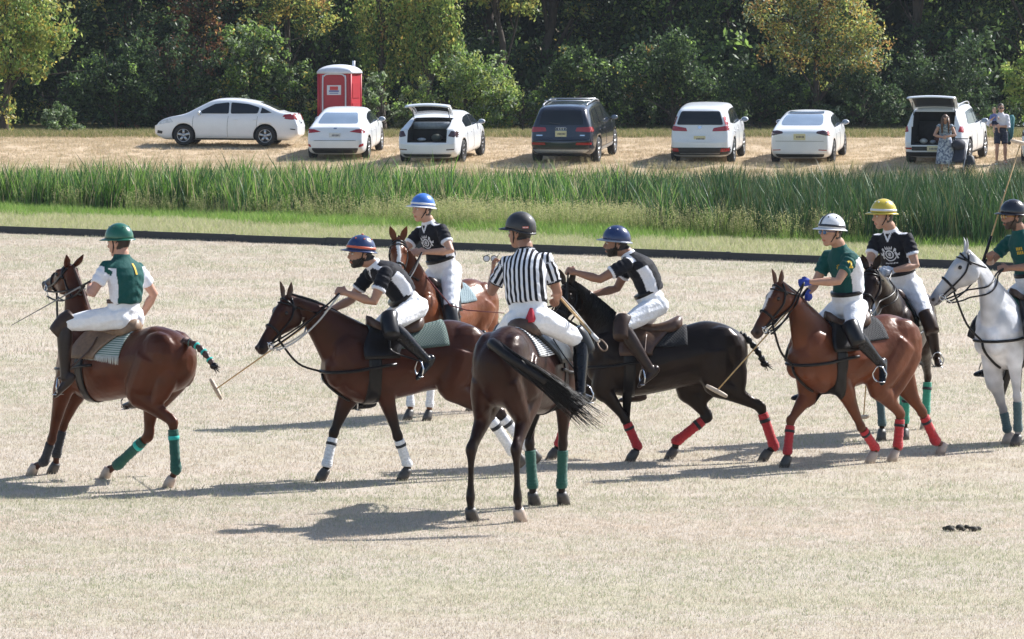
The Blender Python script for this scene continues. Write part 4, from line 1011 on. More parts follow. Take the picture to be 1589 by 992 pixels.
def make_person(t, J, skin=(.42,.23,.15), hair=(.02,.014,.01), beard=None, shirt='black', shirtcol=None, legs='ride', boot=None, pad=None, gloves=None, glass=None, hel=None,
                 lower=None, breech=None, belt=m_leather, long_hair=None, scale=1.0, bare_calf=False, sleeve=.62, sleevecol=None, hem=.17, knees=True):
    S_ = scale; pel, neck, hc = V(J['pel']), V(J['neck']), V(J['head']); hc = neck.lerp(hc, .88); look = V(J.get('look', (1, 0, 0))).normalized(); tw = J.get('twist', 0.0); ptw = J.get('ptwist', 0.0)
    up = (neck-pel).normalized(); TL = (neck-pel).length
    def lat_at(a): v = V((-math.sin(a), math.cos(a), 0)); return (v-up*v.dot(up)).normalized()
    pl, slt = lat_at(ptw), lat_at(tw); fw = slt.cross(up)
    hunch = J.get('hunch', .03)
    def spine(q): return pel.lerp(neck, q)-fw*(hunch*math.sin(math.pi*min(max(q, 0), 1)))
    sh = {1: neck-up*.078*S_+slt*.180*S_, -1: neck-up*.078*S_-slt*.180*S_}
    for sg in (1, -1):
        tgt = V(J['wl' if sg > 0 else 'wr']); dv = tgt-sh[sg]; ex = max(0, dv.length-.50*S_); sh[sg] = sh[sg]+dv.normalized()*min(ex, .07)
    wr = {}; el = {}
    for sg in (1, -1):
        tgt = J['wl' if sg > 0 else 'wr']; pole = J.get('el_l' if sg > 0 else 'el_r', tuple(slt*(.5*sg)-fw*.5-V((0, 0, 1))))
        el[sg], wr[sg] = ik(sh[sg], tgt, .30*S_, .265*S_, pole)
    hip = {sg: pel+pl*(.095*sg*S_)-up*.03*S_ for sg in (1, -1)}
    # ---- body
    B = Geo()
    B.loft([(spine(q), slt*(w_*S_), fw*(d_*S_)) for q, w_, d_ in ((-.1, .13, .09), (.2, .12, .085), (.5, .14, .10), (.8, .155, .095), (.95, .11, .07), (1.02, .06, .055))], 16)
    u = V((0, 0, 1)); u = (u+V(J.get('hup', (0, 0, 0)))); u = (u-look*u.dot(look)).normalized(); l = u.cross(look)
    hs = S_*J.get('hscale', 1.10)
    B.tube([spine(.93), neck.lerp(hc, .35)-look*.012, hc-u*.045*hs-look*.012], [.070*S_, .065*S_, .062*S_], 12)
    B.ell(hc+u*.022*hs-look*.008*hs, look*.097*hs, l*.076*hs, u*.102*hs)
    B.ell(hc-u*.035*hs+look*.022*hs, look*.070*hs, l*.064*hs, u*.075*hs)
    B.ell(hc-u*.088*hs+look*.050*hs, look*.032*hs, l*.036*hs, u*.026*hs)
    B.ell(hc-u*.070*hs+look*.015*hs, look*.055*hs, l*.055*hs, u*.035*hs)
    B.loft([(hc+u*(a*hs)+look*(b*hs), l*(c_*hs), look*(d_*hs)) for a, b, c_, d_ in ((.020, .082, .008, .012), (.0, .092, .010, .014), (-.018, .100, .014, .016), (-.030, .096, .017, .014), (-.036, .085, .010, .010))], 10)
    B.ell(hc-u*.058*hs+look*.084*hs, look*.012*hs, l*.024*hs, u*.012*hs)
    B.ell(hc+u*.026*hs+look*.080*hs, look*.012*hs, l*.05*hs, u*.010*hs)
    for sg in (1, -1): B.ell(hc-u*.010*hs+l*(.077*sg*hs)-look*.012*hs, look*.018*hs, l*.010*hs, u*.032*hs)
    G2 = Geo() if gloves else B
    for sg in (1, -1):
        B.tube([sh[sg]-slt*(.05*sg), sh[sg], lerp(sh[sg], el[sg], .5), el[sg], lerp(el[sg], wr[sg], .3), lerp(el[sg], wr[sg], .75), wr[sg], wr[sg]+(wr[sg]-el[sg]).normalized()*.02],
               [.052*S_, .055*S_, .050*S_, .041*S_, .044*S_, .033*S_, .027*S_, .027*S_], 12)
        fd = J.get('hd_l' if sg > 0 else 'hd_r'); d = V(fd).normalized() if fd is not None else (wr[sg]-el[sg]).normalized()
        palm = V(J.get('pm_l' if sg > 0 else 'pm_r', tuple(slt*(-sg)*.9-V((0, 0, .35)))))
        hand_geo(G2, wr[sg], d, palm, S_*1.02, thumb=1 if (d.cross(palm)).z > 0 else -1)
    L_ = {}
    for sg in (1, -1):
        s_ = 'l' if sg > 0 else 'r'; kn, an, to = V(J['kn_'+s_]), V(J['an_'+s_]), V(J['to_'+s_]); L_[sg] = (kn, an, to)
        B.tube([hip[sg]+up*.05, hip[sg], lerp(hip[sg], kn, .5), kn, lerp(kn, an, .35), lerp(kn, an, .8), an], [.07*S_, .085*S_, .076*S_, .053*S_, .056*S_, .037*S_, .035*S_], 12)
        if legs == 'walk': B.tube([an+V((0, 0, -.01)), lerp(an, to, .6), to], [.036*S_, .032*S_, .02*S_], 10)
    me = remesh(B, .0075*max(S_, .8), 2, 'body', [m_skin]); P = vpos(me); Cc = np.tile(np.array(skin, float), (len(P), 1))
    R_ = P-np.array(hc); fu, ff, fl = R_@np.array(u)/hs, R_@np.array(look)/hs, R_@np.array(l)/hs; hd = (np.linalg.norm(R_, axis=1) < .16*hs)
    lips = hd & (np.abs(fu+.060) < .010) & (ff > .070) & (np.abs(fl) < .024); Cc[lips] = np.array(skin)*(.78, .5, .5)
    hr = hd & ((ff < -.005+.35*np.maximum(fu-.03, 0)) & (fu > -.055-.25*np.minimum(ff+.03, 0)) & (np.abs(fl) < .085) & ~((np.abs(fl) > .072) & (ff > -.035) & (fu < .02)) | (fu > .085)); Cc[hr] = hair
    brow = hd & (np.abs(fu-.028) < .006) & (ff > .06) & (np.abs(np.abs(fl)-.030) < .018); Cc[brow] = hair
    if beard is not None:
        bd = hd & (fu < -.030-.25*(ff-.03)) & (fu > -.135) & (ff > -.012) & ~lips & ~((fu > -.052) & (np.abs(fl) < .030) & (ff > .075)); Cc[bd] = beard
        bd = hd & (np.abs(fu+.047) < .006) & (np.abs(fl) < .028) & (ff > .07); Cc[bd] = beard
    setcol(me, Cc); body = ob('body', me, t)
    for sg in (1, -1):
        p = hc+u*.010*hs+look*.078*hs+l*(.031*sg*hs); o = put('eye', Geo().ell(p, look*.012*hs, l*.013*hs, u*.008*hs, 10), m_sclera, t); put('iris', Geo().sph(p+look*.009*hs, .0058*hs, 8), m_eye, o)
    if gloves: put('gloves', Geo(), gloves, t) if False else ob('gloves', remesh(G2, .007, 2, 'gloves', [gloves]), t)
    if long_hair:
        g = Geo(); r = random.Random(8)
        g.ell(hc+u*.03*hs-look*.02*hs, look*.098*hs, l*.086*hs, u*.100*hs)
        for i in range(110):
            a = r.uniform(.7, 2*math.pi-.7); st = hc+u*.06*hs+look*(.085*math.cos(a)*hs)+l*(.080*math.sin(a)*hs); e = neck+look*(.10*math.cos(a)+r.uniform(-.03, .05))+slt*(.11*math.sin(a))-V((0, 0, r.uniform(.08, .26)))
            g.tube([st, st.lerp(e, .4)+(st-hc)*.25, e], [.018, .018, .006], 5)
        put('hair', g, long_hair, t)
    elif not hel:
        g = Geo(); g.ell(hc+u*.040*hs-look*.018*hs, look*.096*hs, l*.084*hs, u*.094*hs); put('hair', g, mat('hair_%d' % int(hair[0]*1000), hair, .6, .3, 60), t)
    if glass:
        g = Geo()
        for sg in (1, -1):
            g.ell(hc+u*.010*hs+look*.094*hs+l*(.031*sg*hs), look*.006*hs, l*.029*hs, u*.019*hs, 12); g.tube([hc+u*.016*hs+look*.088*hs+l*(.058*sg*hs), hc+u*.010*hs+l*(.083*sg*hs)], [.004, .004], 5)
        put('sunglasses', g, glass, t)
    # ---- shirt
    if shirt:
        G = Geo(); hw = J.get('girth', 1.05)
        G.loft([(spine(q), slt.lerp(pl, max(0, 1-q*1.6)).normalized()*(w_*S_*hw), fw*(d_*S_*hw)) for q, w_, d_ in ((hem, .155, .118), (hem+.05, .164, .126), (.33, .164, .126), (.5, .168, .128), (.68, .182, .134), (.82, .180, .120), (.91, .145, .098), (.975, .100, .080), (1.02, .076, .070), (1.07, .068, .066))], 22)
        for sg in (1, -1):
            e = lerp(sh[sg], el[sg], sleeve); G.tube([sh[sg]-slt*(.08*sg), sh[sg], lerp(sh[sg], e, .4), lerp(sh[sg], e, .8), e], [.062*S_, .068*S_, .070*S_, .068*S_, .067*S_], 14)
            G.ell(sh[sg]-slt*(.02*sg*S_), slt*.066*S_, fw*.068*S_, up*.062*S_)
        me = remesh(G, .0085*max(S_, .8), 3, 'jersey', [m_cloth]); P = vpos(me)
        pelA = np.array(pel); q = (P-pelA)@np.array(up)/TL; la = (P-pelA)@np.array(slt)/S_; fo = (P-pelA)@np.array(fw)/S_+hunch*np.sin(np.pi*np.clip(q, 0, 1))
        slv = np.zeros(len(P)); sarm = np.zeros(len(P)); 
        for sg in (1, -1):
            a0, a1 = np.array(sh[sg]), np.array(lerp(sh[sg], el[sg], sleeve)); ab = a1-a0; tt = ((P-a0)@ab)/(ab@ab); dist = np.linalg.norm(P-(a0+np.clip(tt, 0, 1.2)[:, None]*ab), axis=1)
            m_ = (dist < .088*S_) & (tt > .12) & (la*sg > .10); slv[m_] = sg; sarm[m_] = tt[m_]
        # cloth folds
        nrm = np.empty(len(P)*3); me.vertices.foreach_get('normal', nrm); nrm = nrm.reshape(-1, 3)
        fold = .0075*np.sin(q*24+la*26*np.sign(la+.03)+3*np.sin(fo*20+q*5))*np.clip(1.05-q, 0, 1)*(.4+.6*np.sin(q*5+la*9)**2)+.003*np.sin(la*55+q*9)*np.clip(.7-q, 0, 1)+.0035*np.sin(sarm*16+fo*30)*(slv != 0)
        P2 = P+nrm*fold[:, None]; me.vertices.foreach_set('co', P2.ravel()); me.update()
        BK, WH = np.array((.013,.013,.018)), np.array((.72,.72,.76)); GR = np.array((.011,.074,.066))
        base = BK if shirt == 'black' else GR if shirt == 'green' else WH if shirt == 'ref' else np.array(shirtcol)
        Cc = np.tile(base.astype(float), (len(P), 1)); tor = slv == 0
        if shirt == 'black':
            Cc[tor & (np.abs(la) > .128-.06*np.clip(.30-q, 0, 1)) & (q < .70) & (fo > -.062) & (fo < .050)] = WH; Cc[(q > 1.015)] = WH; Cc[tor & (q > .86) & (np.abs(la) > .075) & (np.abs(la) < .19) & (np.abs(fo-.012) < .022)] = WH
            Cc[(q > .86) & (fo > .05) & (np.abs(la) < .050) & (np.abs(np.abs(la)-(q-.88)*.28) < .010)] = WH; Cc[(slv != 0) & (sarm > .86)] = WH
        if shirt == 'green':
            Cc[tor & (np.abs(la) > .140) & (q < .82) & (fo > -.075)] = WH; Cc[(slv != 0) & (sarm > .93)] = GR*1.3
            if sleevecol == 'white': Cc[(slv != 0) & (sarm > .15)] = WH; Cc[(slv != 0) & (sarm > .15) & (sarm < .35) & (fo < -.02)] = GR
            if sleevecol == 'back': Cc[(slv != 0) & (fo < -.035)] = WH
            Cc[q > 1.03] = GR*1.2
        if shirt == 'ref':
            sv = (la+.004)*2*np.pi/.043; sv[q > 1.035] = np.pi/2
            ang = np.zeros(len(P))
            for sg in (1, -1):
                a0, a1 = np.array(sh[sg]), np.array(el[sg]); d = (a1-a0)/np.linalg.norm(a1-a0); e1 = np.cross(d, np.array(up)); e1 /= np.linalg.norm(e1); e2 = np.cross(d, e1); rel = P-a0; m_ = slv == sg; ang[m_] = np.arctan2(rel[m_]@e2, rel[m_]@e1)
            sv = np.where(slv != 0, ang*8, sv); sv[(slv != 0) & (sarm > .92)] = np.pi/2
            fa_ = me.attributes.new('stripe', 'FLOAT', 'POINT'); fa_.data.foreach_set('value', sv); me.materials.clear(); me.materials.append(m_ref)
        if J.get('pattern'):
            pt = J['pattern']; a_ = np.sin(q*TL*70+2*np.sin(la*60))*np.sin(la*80+2*np.sin(fo*70)) > .1; Cc[a_] = pt
        setcol(me, Cc); so_ = ob('jersey', me, t); bv = bvh_of(me)
    else: so_ = bv = None
    # ---- legs
    if breech:
        G = Geo(); G.loft([(pel+up*(a*S_), pl*(w_*S_), pl.cross(up)*(d_*S_)) for a, w_, d_ in ((-.13, .10, .08), (-.08, .155, .125), (0, .172, .134), (.07, .169, .130), (.125, .168, .129))], 18)
        for sg in (1, -1):
            kn, an, to = L_[sg]; end = lerp(kn, an, .16 if legs == 'ride' else 0) if not J.get('shorts') else lerp(hip[sg], kn, .78)
            if J.get('shorts'): G.tube([hip[sg]+up*.04, hip[sg], lerp(hip[sg], end, .5), end], [.09, .105, .1, .095], 14)
            else: G.tube([hip[sg]+up*.05, hip[sg]-up*.01, lerp(hip[sg], kn, .3), lerp(hip[sg], kn, .65), kn, end], [.09*S_, .118*S_, .106*S_, .088*S_, .073*S_, .066*S_], 14)
            if legs == 'ride': G.ell(hip[sg]-up*.015-pl.cross(up)*.055, pl*.088, pl.cross(up)*.085, up*.10)
        me = remesh(G, .0095, 4, 'breeches', [breech]); P = vpos(me); nrm = np.empty(len(P)*3); me.vertices.foreach_get('normal', nrm); nrm = nrm.reshape(-1, 3)
        P = P+nrm*(.003*np.sin(P[:, :1]*38+P[:, 2:]*44)+.002*np.sin(P[:, 2:]*95+P[:, :1]*20)); me.vertices.foreach_set('co', P.ravel()); me.update(); ob('breeches' if not J.get('shorts') else 'shorts', me, t)
        if belt is not None:
            put('belt', Geo().loft([(pel+up*(.096), pl*.174*S_, pl.cross(up)*.135*S_), (pel+up*(.132), pl*.173*S_, pl.cross(up)*.134*S_)], 24), belt, t)
    if boot:
        for sg in (1, -1):
            kn, an, to = L_[sg]; G = Geo(); d = (to-an).normalized(); sd = d.cross((kn-an).normalized()).normalized(); dn = sd.cross(d)
            if dn.dot(an-kn) < 0: dn = -dn
            if legs == 'ride':
                G.tube([lerp(kn, an, .04), lerp(kn, an, .12), lerp(kn, an, .3), lerp(kn, an, .55), lerp(kn, an, .8), lerp(kn, an, .97), an+(an-kn).normalized()*.03], [.070, .072, .071, .062, .050, .046, .045], 14)
            FL = (to-an).length
            G.loft([(an+d*q+dn*(.045 if q < .05 else .048), sd*w_, dn*h_) for q, w_, h_ in ((-.075, .018, .025), (-.055, .034, .042), (.0, .036, .050), (.06, .039, .040), (.12, .044, .030), (.17, .042, .025), (.20, .028, .018), (.212, .012, .010))], 12)
            me = remesh(G, .009, 3, 'boot', [boot]); ob('boot', me, t)
            if legs == 'ride' and pad:
                G = Geo(); ax = (lerp(kn, an, .12)-lerp(hip[sg], kn, .85)).normalized(); fr = (kn-lerp(hip[sg], an, .5)); fr = (fr-ax*fr.dot(ax)).normalized(); sd2 = ax.cross(fr)
                G.loft([(kn+ax*a+fr*b, sd2*w_, fr*h_) for a, b, w_, h_ in ((-.115, -.003, .074, .078), (-.10, .0, .080, .085), (-.03, .010, .082, .088), (.04, .006, .079, .084), (.10, -.002, .076, .080), (.125, -.004, .070, .073))], 16)
                put('knee_pad', G, pad, t)
    if hel: helmet(t, hc, look, u, **hel)
    return dict(bvh=bv, shirt=so_, up=up, fw=fw, lat=slt, neck=neck, pel=pel, TL=TL, el=el, wr=wr, sh=sh, legs=L_, spine=spine, hc=hc, u=u, look=look, l=l)
# ------------------------------------------------------------ horses and riders
def rad(d): return math.radians(d)
def p2loc(X, Y, th, px, py, lat=0.0):
    fwd = V((math.cos(th), math.sin(th), 0)); left = V((-math.sin(th), math.cos(th), 0)); d = V(((px-IMW/2)/FPX, 1, (HORY-py)/FPX)); O = V((X, Y, 0))
    t = (lat+O.dot(left))/d.dot(left); P = V((0, 0, CAMH))+d*t-O
    return V((P.dot(fwd), lat, P.z))
def headpts(X, Y, th, k, poll, muz, sign, lat=0.0):
    a = p2loc(X, Y, th, *poll, lat); s = FPX/Y; dx = (muz[0]-poll[0])/s; dz = -(muz[1]-poll[1])/s; L = .60*k; dy = sign*math.sqrt(max(L*L-dx*dx-dz*dz, .0004))
    w_ = V((dx, dy, dz)); f = V((math.cos(th), math.sin(th), 0)); l = V((-math.sin(th), math.cos(th), 0))
    m = a+V((w_.dot(f), w_.dot(l), w_.z)); turn = math.atan2(m.y-a.y, m.x-a.x)
    return a, m, turn
def X_at(px, d): return (px-IMW/2)/FPX*d
def world(h, p): p = V(p); return V((h.X, h.Y, tz(h.X, h.Y)))+h.fwd*p.x+h.left*p.y+V((0, 0, p.z))
def rider(h, label, J, stir=True, **kw):
    t = thing('person', (h.X, h.Y, tz(h.X, h.Y)), h.th, label, 'person')
    k = h.k
    for sg, s_ in ((1, 'l'), (-1, 'r')):
        J.setdefault('kn_'+s_, (.43*k, .345*sg*k, 1.16*k+h.dz)); J.setdefault('an_'+s_, (.20*k, .385*sg*k, .76*k+h.dz)); 
        if 'to_'+s_ not in J: J['to_'+s_] = V(J['an_'+s_])+V((.19, .05*sg, -.035))
    kw.setdefault('breech', m_breech); kw.setdefault('boot', m_boot_k); kw.setdefault('pad', m_pad_k)
    R = make_person(t, J, **kw); R['t'] = t; R['h'] = h
    R['feet'] = []
    for sg in (1, -1):
        kn, an, to = R['legs'][sg]; d = (to-an).normalized(); R['feet'].append((an+d*.10+V((0, 0, -.066)), d))
    return R
CH_A, CH_F, CH_C = (.072,.021,.010), (.112,.035,.017), (.140,.044,.019)
BAY_B, DK_D, DK_E, DK_G = (.047,.0145,.009), (.013,.009,.008), (.025,.009,.0065), (.015,.0065,.005)
BLK = (.010,.009,.010)
hel_m = lambda n, c, r=.3: mat('helmet_'+n, c, r, .06, 25, coat=.25)
HM = dict(green=hel_m('green', (.012,.11,.068)), navy=hel_m('navy', (.018,.035,.11)), orange=hel_m('orange', (.62,.11,.05), .5), blue=hel_m('blue', (.045,.16,.52)), white=hel_m('white', (.72,.72,.74)), black=hel_m('black', (.018,.018,.021), .6),
          grey=hel_m('grey', (.26,.28,.33)), yellow=hel_m('yellow', (.58,.44,.05)), dk=hel_m('midnight', (.010,.012,.022)))
def padmat(n, c1, c2, sc=26, kind='quilt'):
    m = bpy.data.materials.new('saddle_pad_'+n); m.use_nodes = True; t = m.node_tree; b = t.nodes['Principled BSDF']; b.inputs['Roughness'].default_value = .85
    tc = t.nodes.new('ShaderNodeTexCoord'); mp = t.nodes.new('ShaderNodeMapping'); t.links.new(tc.outputs['Object'], mp.inputs[0])
    if kind == 'quilt': mp.inputs['Rotation'].default_value = (0, rad(45), 0)
    wv = []
    for d in ('X', 'Z'):
        w_ = t.nodes.new('ShaderNodeTexWave'); w_.bands_direction = d; w_.inputs['Scale'].default_value = sc/6.28 if kind == 'quilt' else sc/6.28*.7; t.links.new(mp.outputs[0], w_.inputs[0]); wv.append(w_)
    mn = t.nodes.new('ShaderNodeMath'); mn.operation = 'MINIMUM' if kind == 'quilt' else 'MULTIPLY'; t.links.new(wv[0].outputs[1], mn.inputs[0]); t.links.new(wv[1].outputs[1], mn.inputs[1])
    rp = t.nodes.new('ShaderNodeMapRange'); rp.inputs[1].default_value = .08; rp.inputs[2].default_value = .35; t.links.new(mn.outputs[0] if kind == 'quilt' else wv[1].outputs[1], rp.inputs[0])
    mx = t.nodes.new('ShaderNodeMix'); mx.data_type = 'RGBA'; mx.inputs[6].default_value = (*c2, 1); mx.inputs[7].default_value = (*c1, 1); t.links.new(rp.outputs[0], mx.inputs[0]); t.links.new(mx.outputs[2], b.inputs['Base Color'])
    bp = t.nodes.new('ShaderNodeBump'); bp.inputs['Strength'].default_value = .8; bp.inputs['Distance'].default_value = .01; t.links.new(rp.outputs[0], bp.inputs['Height']); t.links.new(bp.outputs[0], b.inputs['Normal'])
    return m
PM = dict(A=padmat('woven', (.42,.46,.42), (.03,.13,.10), 150, 'woven'), B=padmat('green_white', (.15,.19,.175), (.04,.085,.07), 110), C=padmat('pale_blue', (.26,.33,.36), (.16,.23,.26), 90), D=padmat('black', (.022,.022,.026), (.008,.008,.010), 95),
          E=padmat('zebra', (.60,.60,.60), (.03,.03,.03), 170, 'woven'), F=padmat('black_cotton', (.030,.030,.034), (.012,.012,.014), 95), G=padmat('green', (.02,.13,.10), (.01,.07,.05), 95))

# --- A: chestnut at the left edge, green rider seen from behind
X, Y, th, k = X_at(188, 35.4), 35.4, rad(143), .95
po, mu, tn = headpts(X, Y, th, k, (112, 413), (60, 439), +1)
hA = make_horse('horse', 'dark chestnut horse at the left edge with green hind leg wraps and braided tail', X, Y, th, k, CH_A, (.060,.022,.015),
    dict(fl=('px', (98,604), (80,683), (69,728), (50,742)), fr=('px', (118,610), (98,662), (88,704), (82,724)), hl=('px', (214,610), (268,655), (273,728), (262,757)), hr=('px', (238,600), (230,677), (184,735), (164,749))),
    po, mu, dict(fl=('black', None), fr=('black', None), hl=('green', 'teal'), hr=('green', 'teal')), ('braid', [(-.93,0,1.37), (-1.07,0,1.29), (-1.19,0,1.17)], 'brown', 'teal'), dict(fl=1, fr=0, hl=1, hr=1), head_turn=tn, mane='brown', dark_z=(.1, .5))
lx = hA.p2l
J = dict(pel=lx(192, 486, 0), neck=lx(189, 400, 0), head=lx(184, 374, 0), look=(.95, .20, -.12), wl=lx(140, 443, .16), wr=lx(219, 492, -.36), hunch=.05, girth=1.06, twist=-.15,
         kn_l=lx(100, 503, .36), an_l=lx(101, 585, .40), to_l=lx(88, 600, .44), el_l=(-.2, .6, -.6), el_r=(-.5, -.6, -.3), hd_r=(.2, 0, -1))
rA = rider(hA, 'rider in a green helmet and green jersey seen from behind at the left edge', J, shirt='green', sleevecol='white', skin=(.50,.27,.19), hair=(.03,.02,.015), boot=m_boot_b, pad=m_pad_b, belt=m_leather_b, hel=dict(dome=HM['green'], brim=HM['green'], vents=HM['green']))
number_on(rA['bvh'], '1', rA['spine'](.78)-rA['fw']*.1-rA['lat']*.02, -rA['lat'], rA['up'], -rA['fw'], .14, m_yel_p, rA['shirt'])
make_tack(hA, 'chestnut horse at the left edge', PM['A'], m_leather_t, [rA['wr'][1]+V((.06, 0, 0))], feet=rA['feet'], padfringe=True, pad_a=1.22, pad_x=(-.20, .36))
gp = world(hA, rA['wr'][1]+V((.07, .02, 0))); o = thing('riding_whip', tuple(gp), 0, 'thin grey whip held forward by the rider at the left edge', 'whip')
e = V((-4.62, gp.y+.25, CAMH-(505-HORY)/FPX*(gp.y+.25)))-gp; put('shaft', Geo().tube([-e*.12, e*.4, e], [.008, .007, .004], 6), mat('grey_cane', (.22,.21,.20), .5), o); put('grip', Geo().tube([-e*.14, e*.03], [.011, .011], 6), m_leather, o)

# --- B: dark bay with white wraps
X, Y, th, k = X_at(622, 35.6), 35.6, rad(200), .98
po, mu, tn = headpts(X, Y, th, k, (446, 458), (398, 536), -1)
hB = make_horse('horse', 'dark bay horse with white leg wraps walking left behind the umpire', X, Y, th, k, BAY_B, BLK,
    dict(fl=('px', (594,602), (617,676), (632,728), (626,748)), fr=('px', (541,611), (518,672), (507,728), (499,751)), hl=('px', (700,600), (757,643), (795,700), (815,716)), hr=('px', (715,600), (775,641), (815,690), (838,712))),
    po, mu, dict(fl=('white', 'black'), fr=('white', 'black'), hl=('white', 'black'), hr=('white', 'black')), ('braid', [(-.92,0,1.30), (-.95,0,1.17), (-.93,0,1.03)], 'black', 'black'), {}, dz=-.03, head_turn=tn, dark_z=(.48, .82), muzzle_col=(.015,.012,.013))
lx = hB.p2l
J = dict(pel=lx(634, 474, 0), neck=lx(580, 412, 0), head=lx(556, 393, 0), look=(1, .02, .0), wl=lx(538, 455, .10), wr=lx(514, 481, -.14), hunch=.05, kn_l=lx(606, 504, .35), an_l=lx(660, 557, .36), to_l=lx(645, 578, .39),
         el_l=(-.3, .5, -.8), el_r=(0, -.6, -.7), hup=(-.25, 0, 0))
rB = rider(hB, 'bearded rider in a navy helmet with orange band leaning forward', J, shirt='black', beard=(.012,.009,.008), skin=(.40,.21,.135), hair=(.012,.009,.008), hel=dict(dome=HM['navy'], brim=HM['navy'], band=HM['orange'], vents=HM['orange'], button=HM['orange']))
make_tack(hB, 'dark bay horse with white leg wraps', PM['B'], m_leather, [rB['wr'][1]+V((.05, 0, 0))], reins=(m_leather, m_rein_w), feet=rB['feet'], pad_x=(-.40, .34))
g1 = world(hB, rB['wr'][-1]+V((.06, 0, -.02)))
hd_ = V((X_at(335, 36.3), 36.3, CAMH-(604-HORY)/FPX*36.3)); polo_mallet('polo mallet angled down to the left under the dark bay horse\'s chin', g1, hd_, lean=(.5, -.3, -.75))

# --- C: chestnut facing the camera in the back, blue-helmeted rider
X, Y, th, k = X_at(692, 41.9), 41.9, rad(238), .97
po, mu, tn = headpts(X, Y, th, k, (618, 369), (622, 434), -1, -.16)
hC = make_horse('horse', 'bright chestnut horse with a white blaze standing behind the bay horse', X, Y, th, k, CH_C, (.11,.040,.022),
    dict(hl=[(-.40,.98), (-.74,.62), (-.80,.28), (-.74,.12)], fr=[(.46,.92), (.54,.50), (.55,.17), (.60,0)]), po, mu,
    dict(fl=('white', 'black'), fr=('white', 'black'), hl=('white', 'black'), hr=('white', 'black')), ('loose', [(-.92,0,1.25), (-.96,0,1.0), (-.92,0,.7)], 'brown'), {}, head_turn=tn, white='blaze', mane='brown', dark_z=(.05, .4))
J = dict(pel=(.02, -.02, 1.60), neck=(.16, -.12, 2.09), head=(.24, -.16, 2.26), look=(.85, -.41, 0), wl=(.42, .02, 1.80), wr=(.44, -.16, 1.80), el_l=(-.3, 1, -.4), el_r=(-.3, -1, -.4), twist=-.25)
rC = rider(hC, 'rider in a bright blue helmet on the chestnut horse with the white blaze', J, shirt='black', skin=(.50,.28,.19), hair=(.05,.035,.025), hel=dict(dome=HM['blue'], brim=HM['white'], band=HM['white']))
pc = rC['spine'](.66); project(crest(1.05), rC['bvh'], pc, -rC['lat'] if False else rC['lat'], rC['up'], rC['fw'], m_print_w, rC['shirt'], 'emblem')
make_tack(hC, 'bright chestnut horse with the blaze', PM['C'], m_leather, [rC['wr'][1]+V((.05, 0, 0)), rC['wr'][-1]+V((.05, 0, 0))], reins=(m_leather, m_rein_w), feet=rC['feet'], pad_x=(-.28, .34))
gp = world(hC, rC['wr'][-1]+V((.05, -.02, 0))); o = thing('riding_whip', tuple(gp), 0, 'thin dark whip trailing from the blue-helmeted rider towards the umpire', 'whip')
e = V((X_at(782, 41.0), 41.0, CAMH-(486-HORY)/FPX*41.0))-gp; put('shaft', Geo().tube([-e*.05, e*.45+V((0, 0, -.28)), e*.62+V((0, 0, -.22)), e], [.009, .008, .007, .005], 6), mat('red_cane', (.12,.02,.02), .5), o); put('grip', Geo().tube([-e*.06, e*.06+V((0, 0, -.03))], [.012, .012], 6), m_leather, o)

# --- D: black horse at a canter
X, Y, th, k = X_at(1025, 37.3), 37.3, rad(182), .95
po, mu, tn = headpts(X, Y, th, k, (882, 437), (852, 513), -1)
hD = make_horse('horse', 'black horse cantering left in red leg wraps with its tail tied up', X, Y, th, k, DK_D, BLK,
    dict(fl=('px', (934,602), (970,650), (989,697), (980,719)), fr=('px', (906,610), (879,648), (867,690), (857,707)), hl=('px', (1112,596), (1180,632), (1201,696), (1186,715)), hr=('px', (1068,604), (1098,647), (1050,685), (1041,707))),
    po, mu, dict(fl=('red', 'black'), fr=('red', 'black'), hl=('red', 'black'), hr=('red', 'black')), ('braid', [(-.88,0,1.34), (-.98,0,1.22), (-1.06,0,1.08)], 'black', 'black'), {}, dz=-.10, head_turn=tn, mane='long', dark_z=(.3, .6))
lx = hD.p2l
J = dict(pel=lx(1012, 470, 0), neck=lx(975, 396, 0), head=lx(953, 377, 0), look=(1, 0, 0), wl=lx(893, 423, .10), wr=lx(921, 457, -.12), hunch=.06, kn_l=lx(966, 508, .36), an_l=lx(1008, 572, .39), to_l=lx(990, 590, .43), el_l=(-.2, .6, -.6), el_r=(-.2, -.5, -.8), hup=(-.2, 0, 0))
rD = rider(hD, 'rider with both arms stretched forward on the black cantering horse', J, shirt='black', beard=(.02,.014,.012), skin=(.27,.135,.085), hair=(.010,.008,.008), boot=m_boot_b, pad=m_pad_b, hel=dict(dome=HM['navy'], brim=HM['grey'], vents=HM['white'], stripe=HM['grey']))
make_tack(hD, 'black cantering horse', PM['D'], m_leather_b, [rD['wr'][1]+V((.05, 0, 0)), rD['wr'][-1]+V((.05, 0, 0))], feet=rD['feet'], pad_x=(-.26, .34))

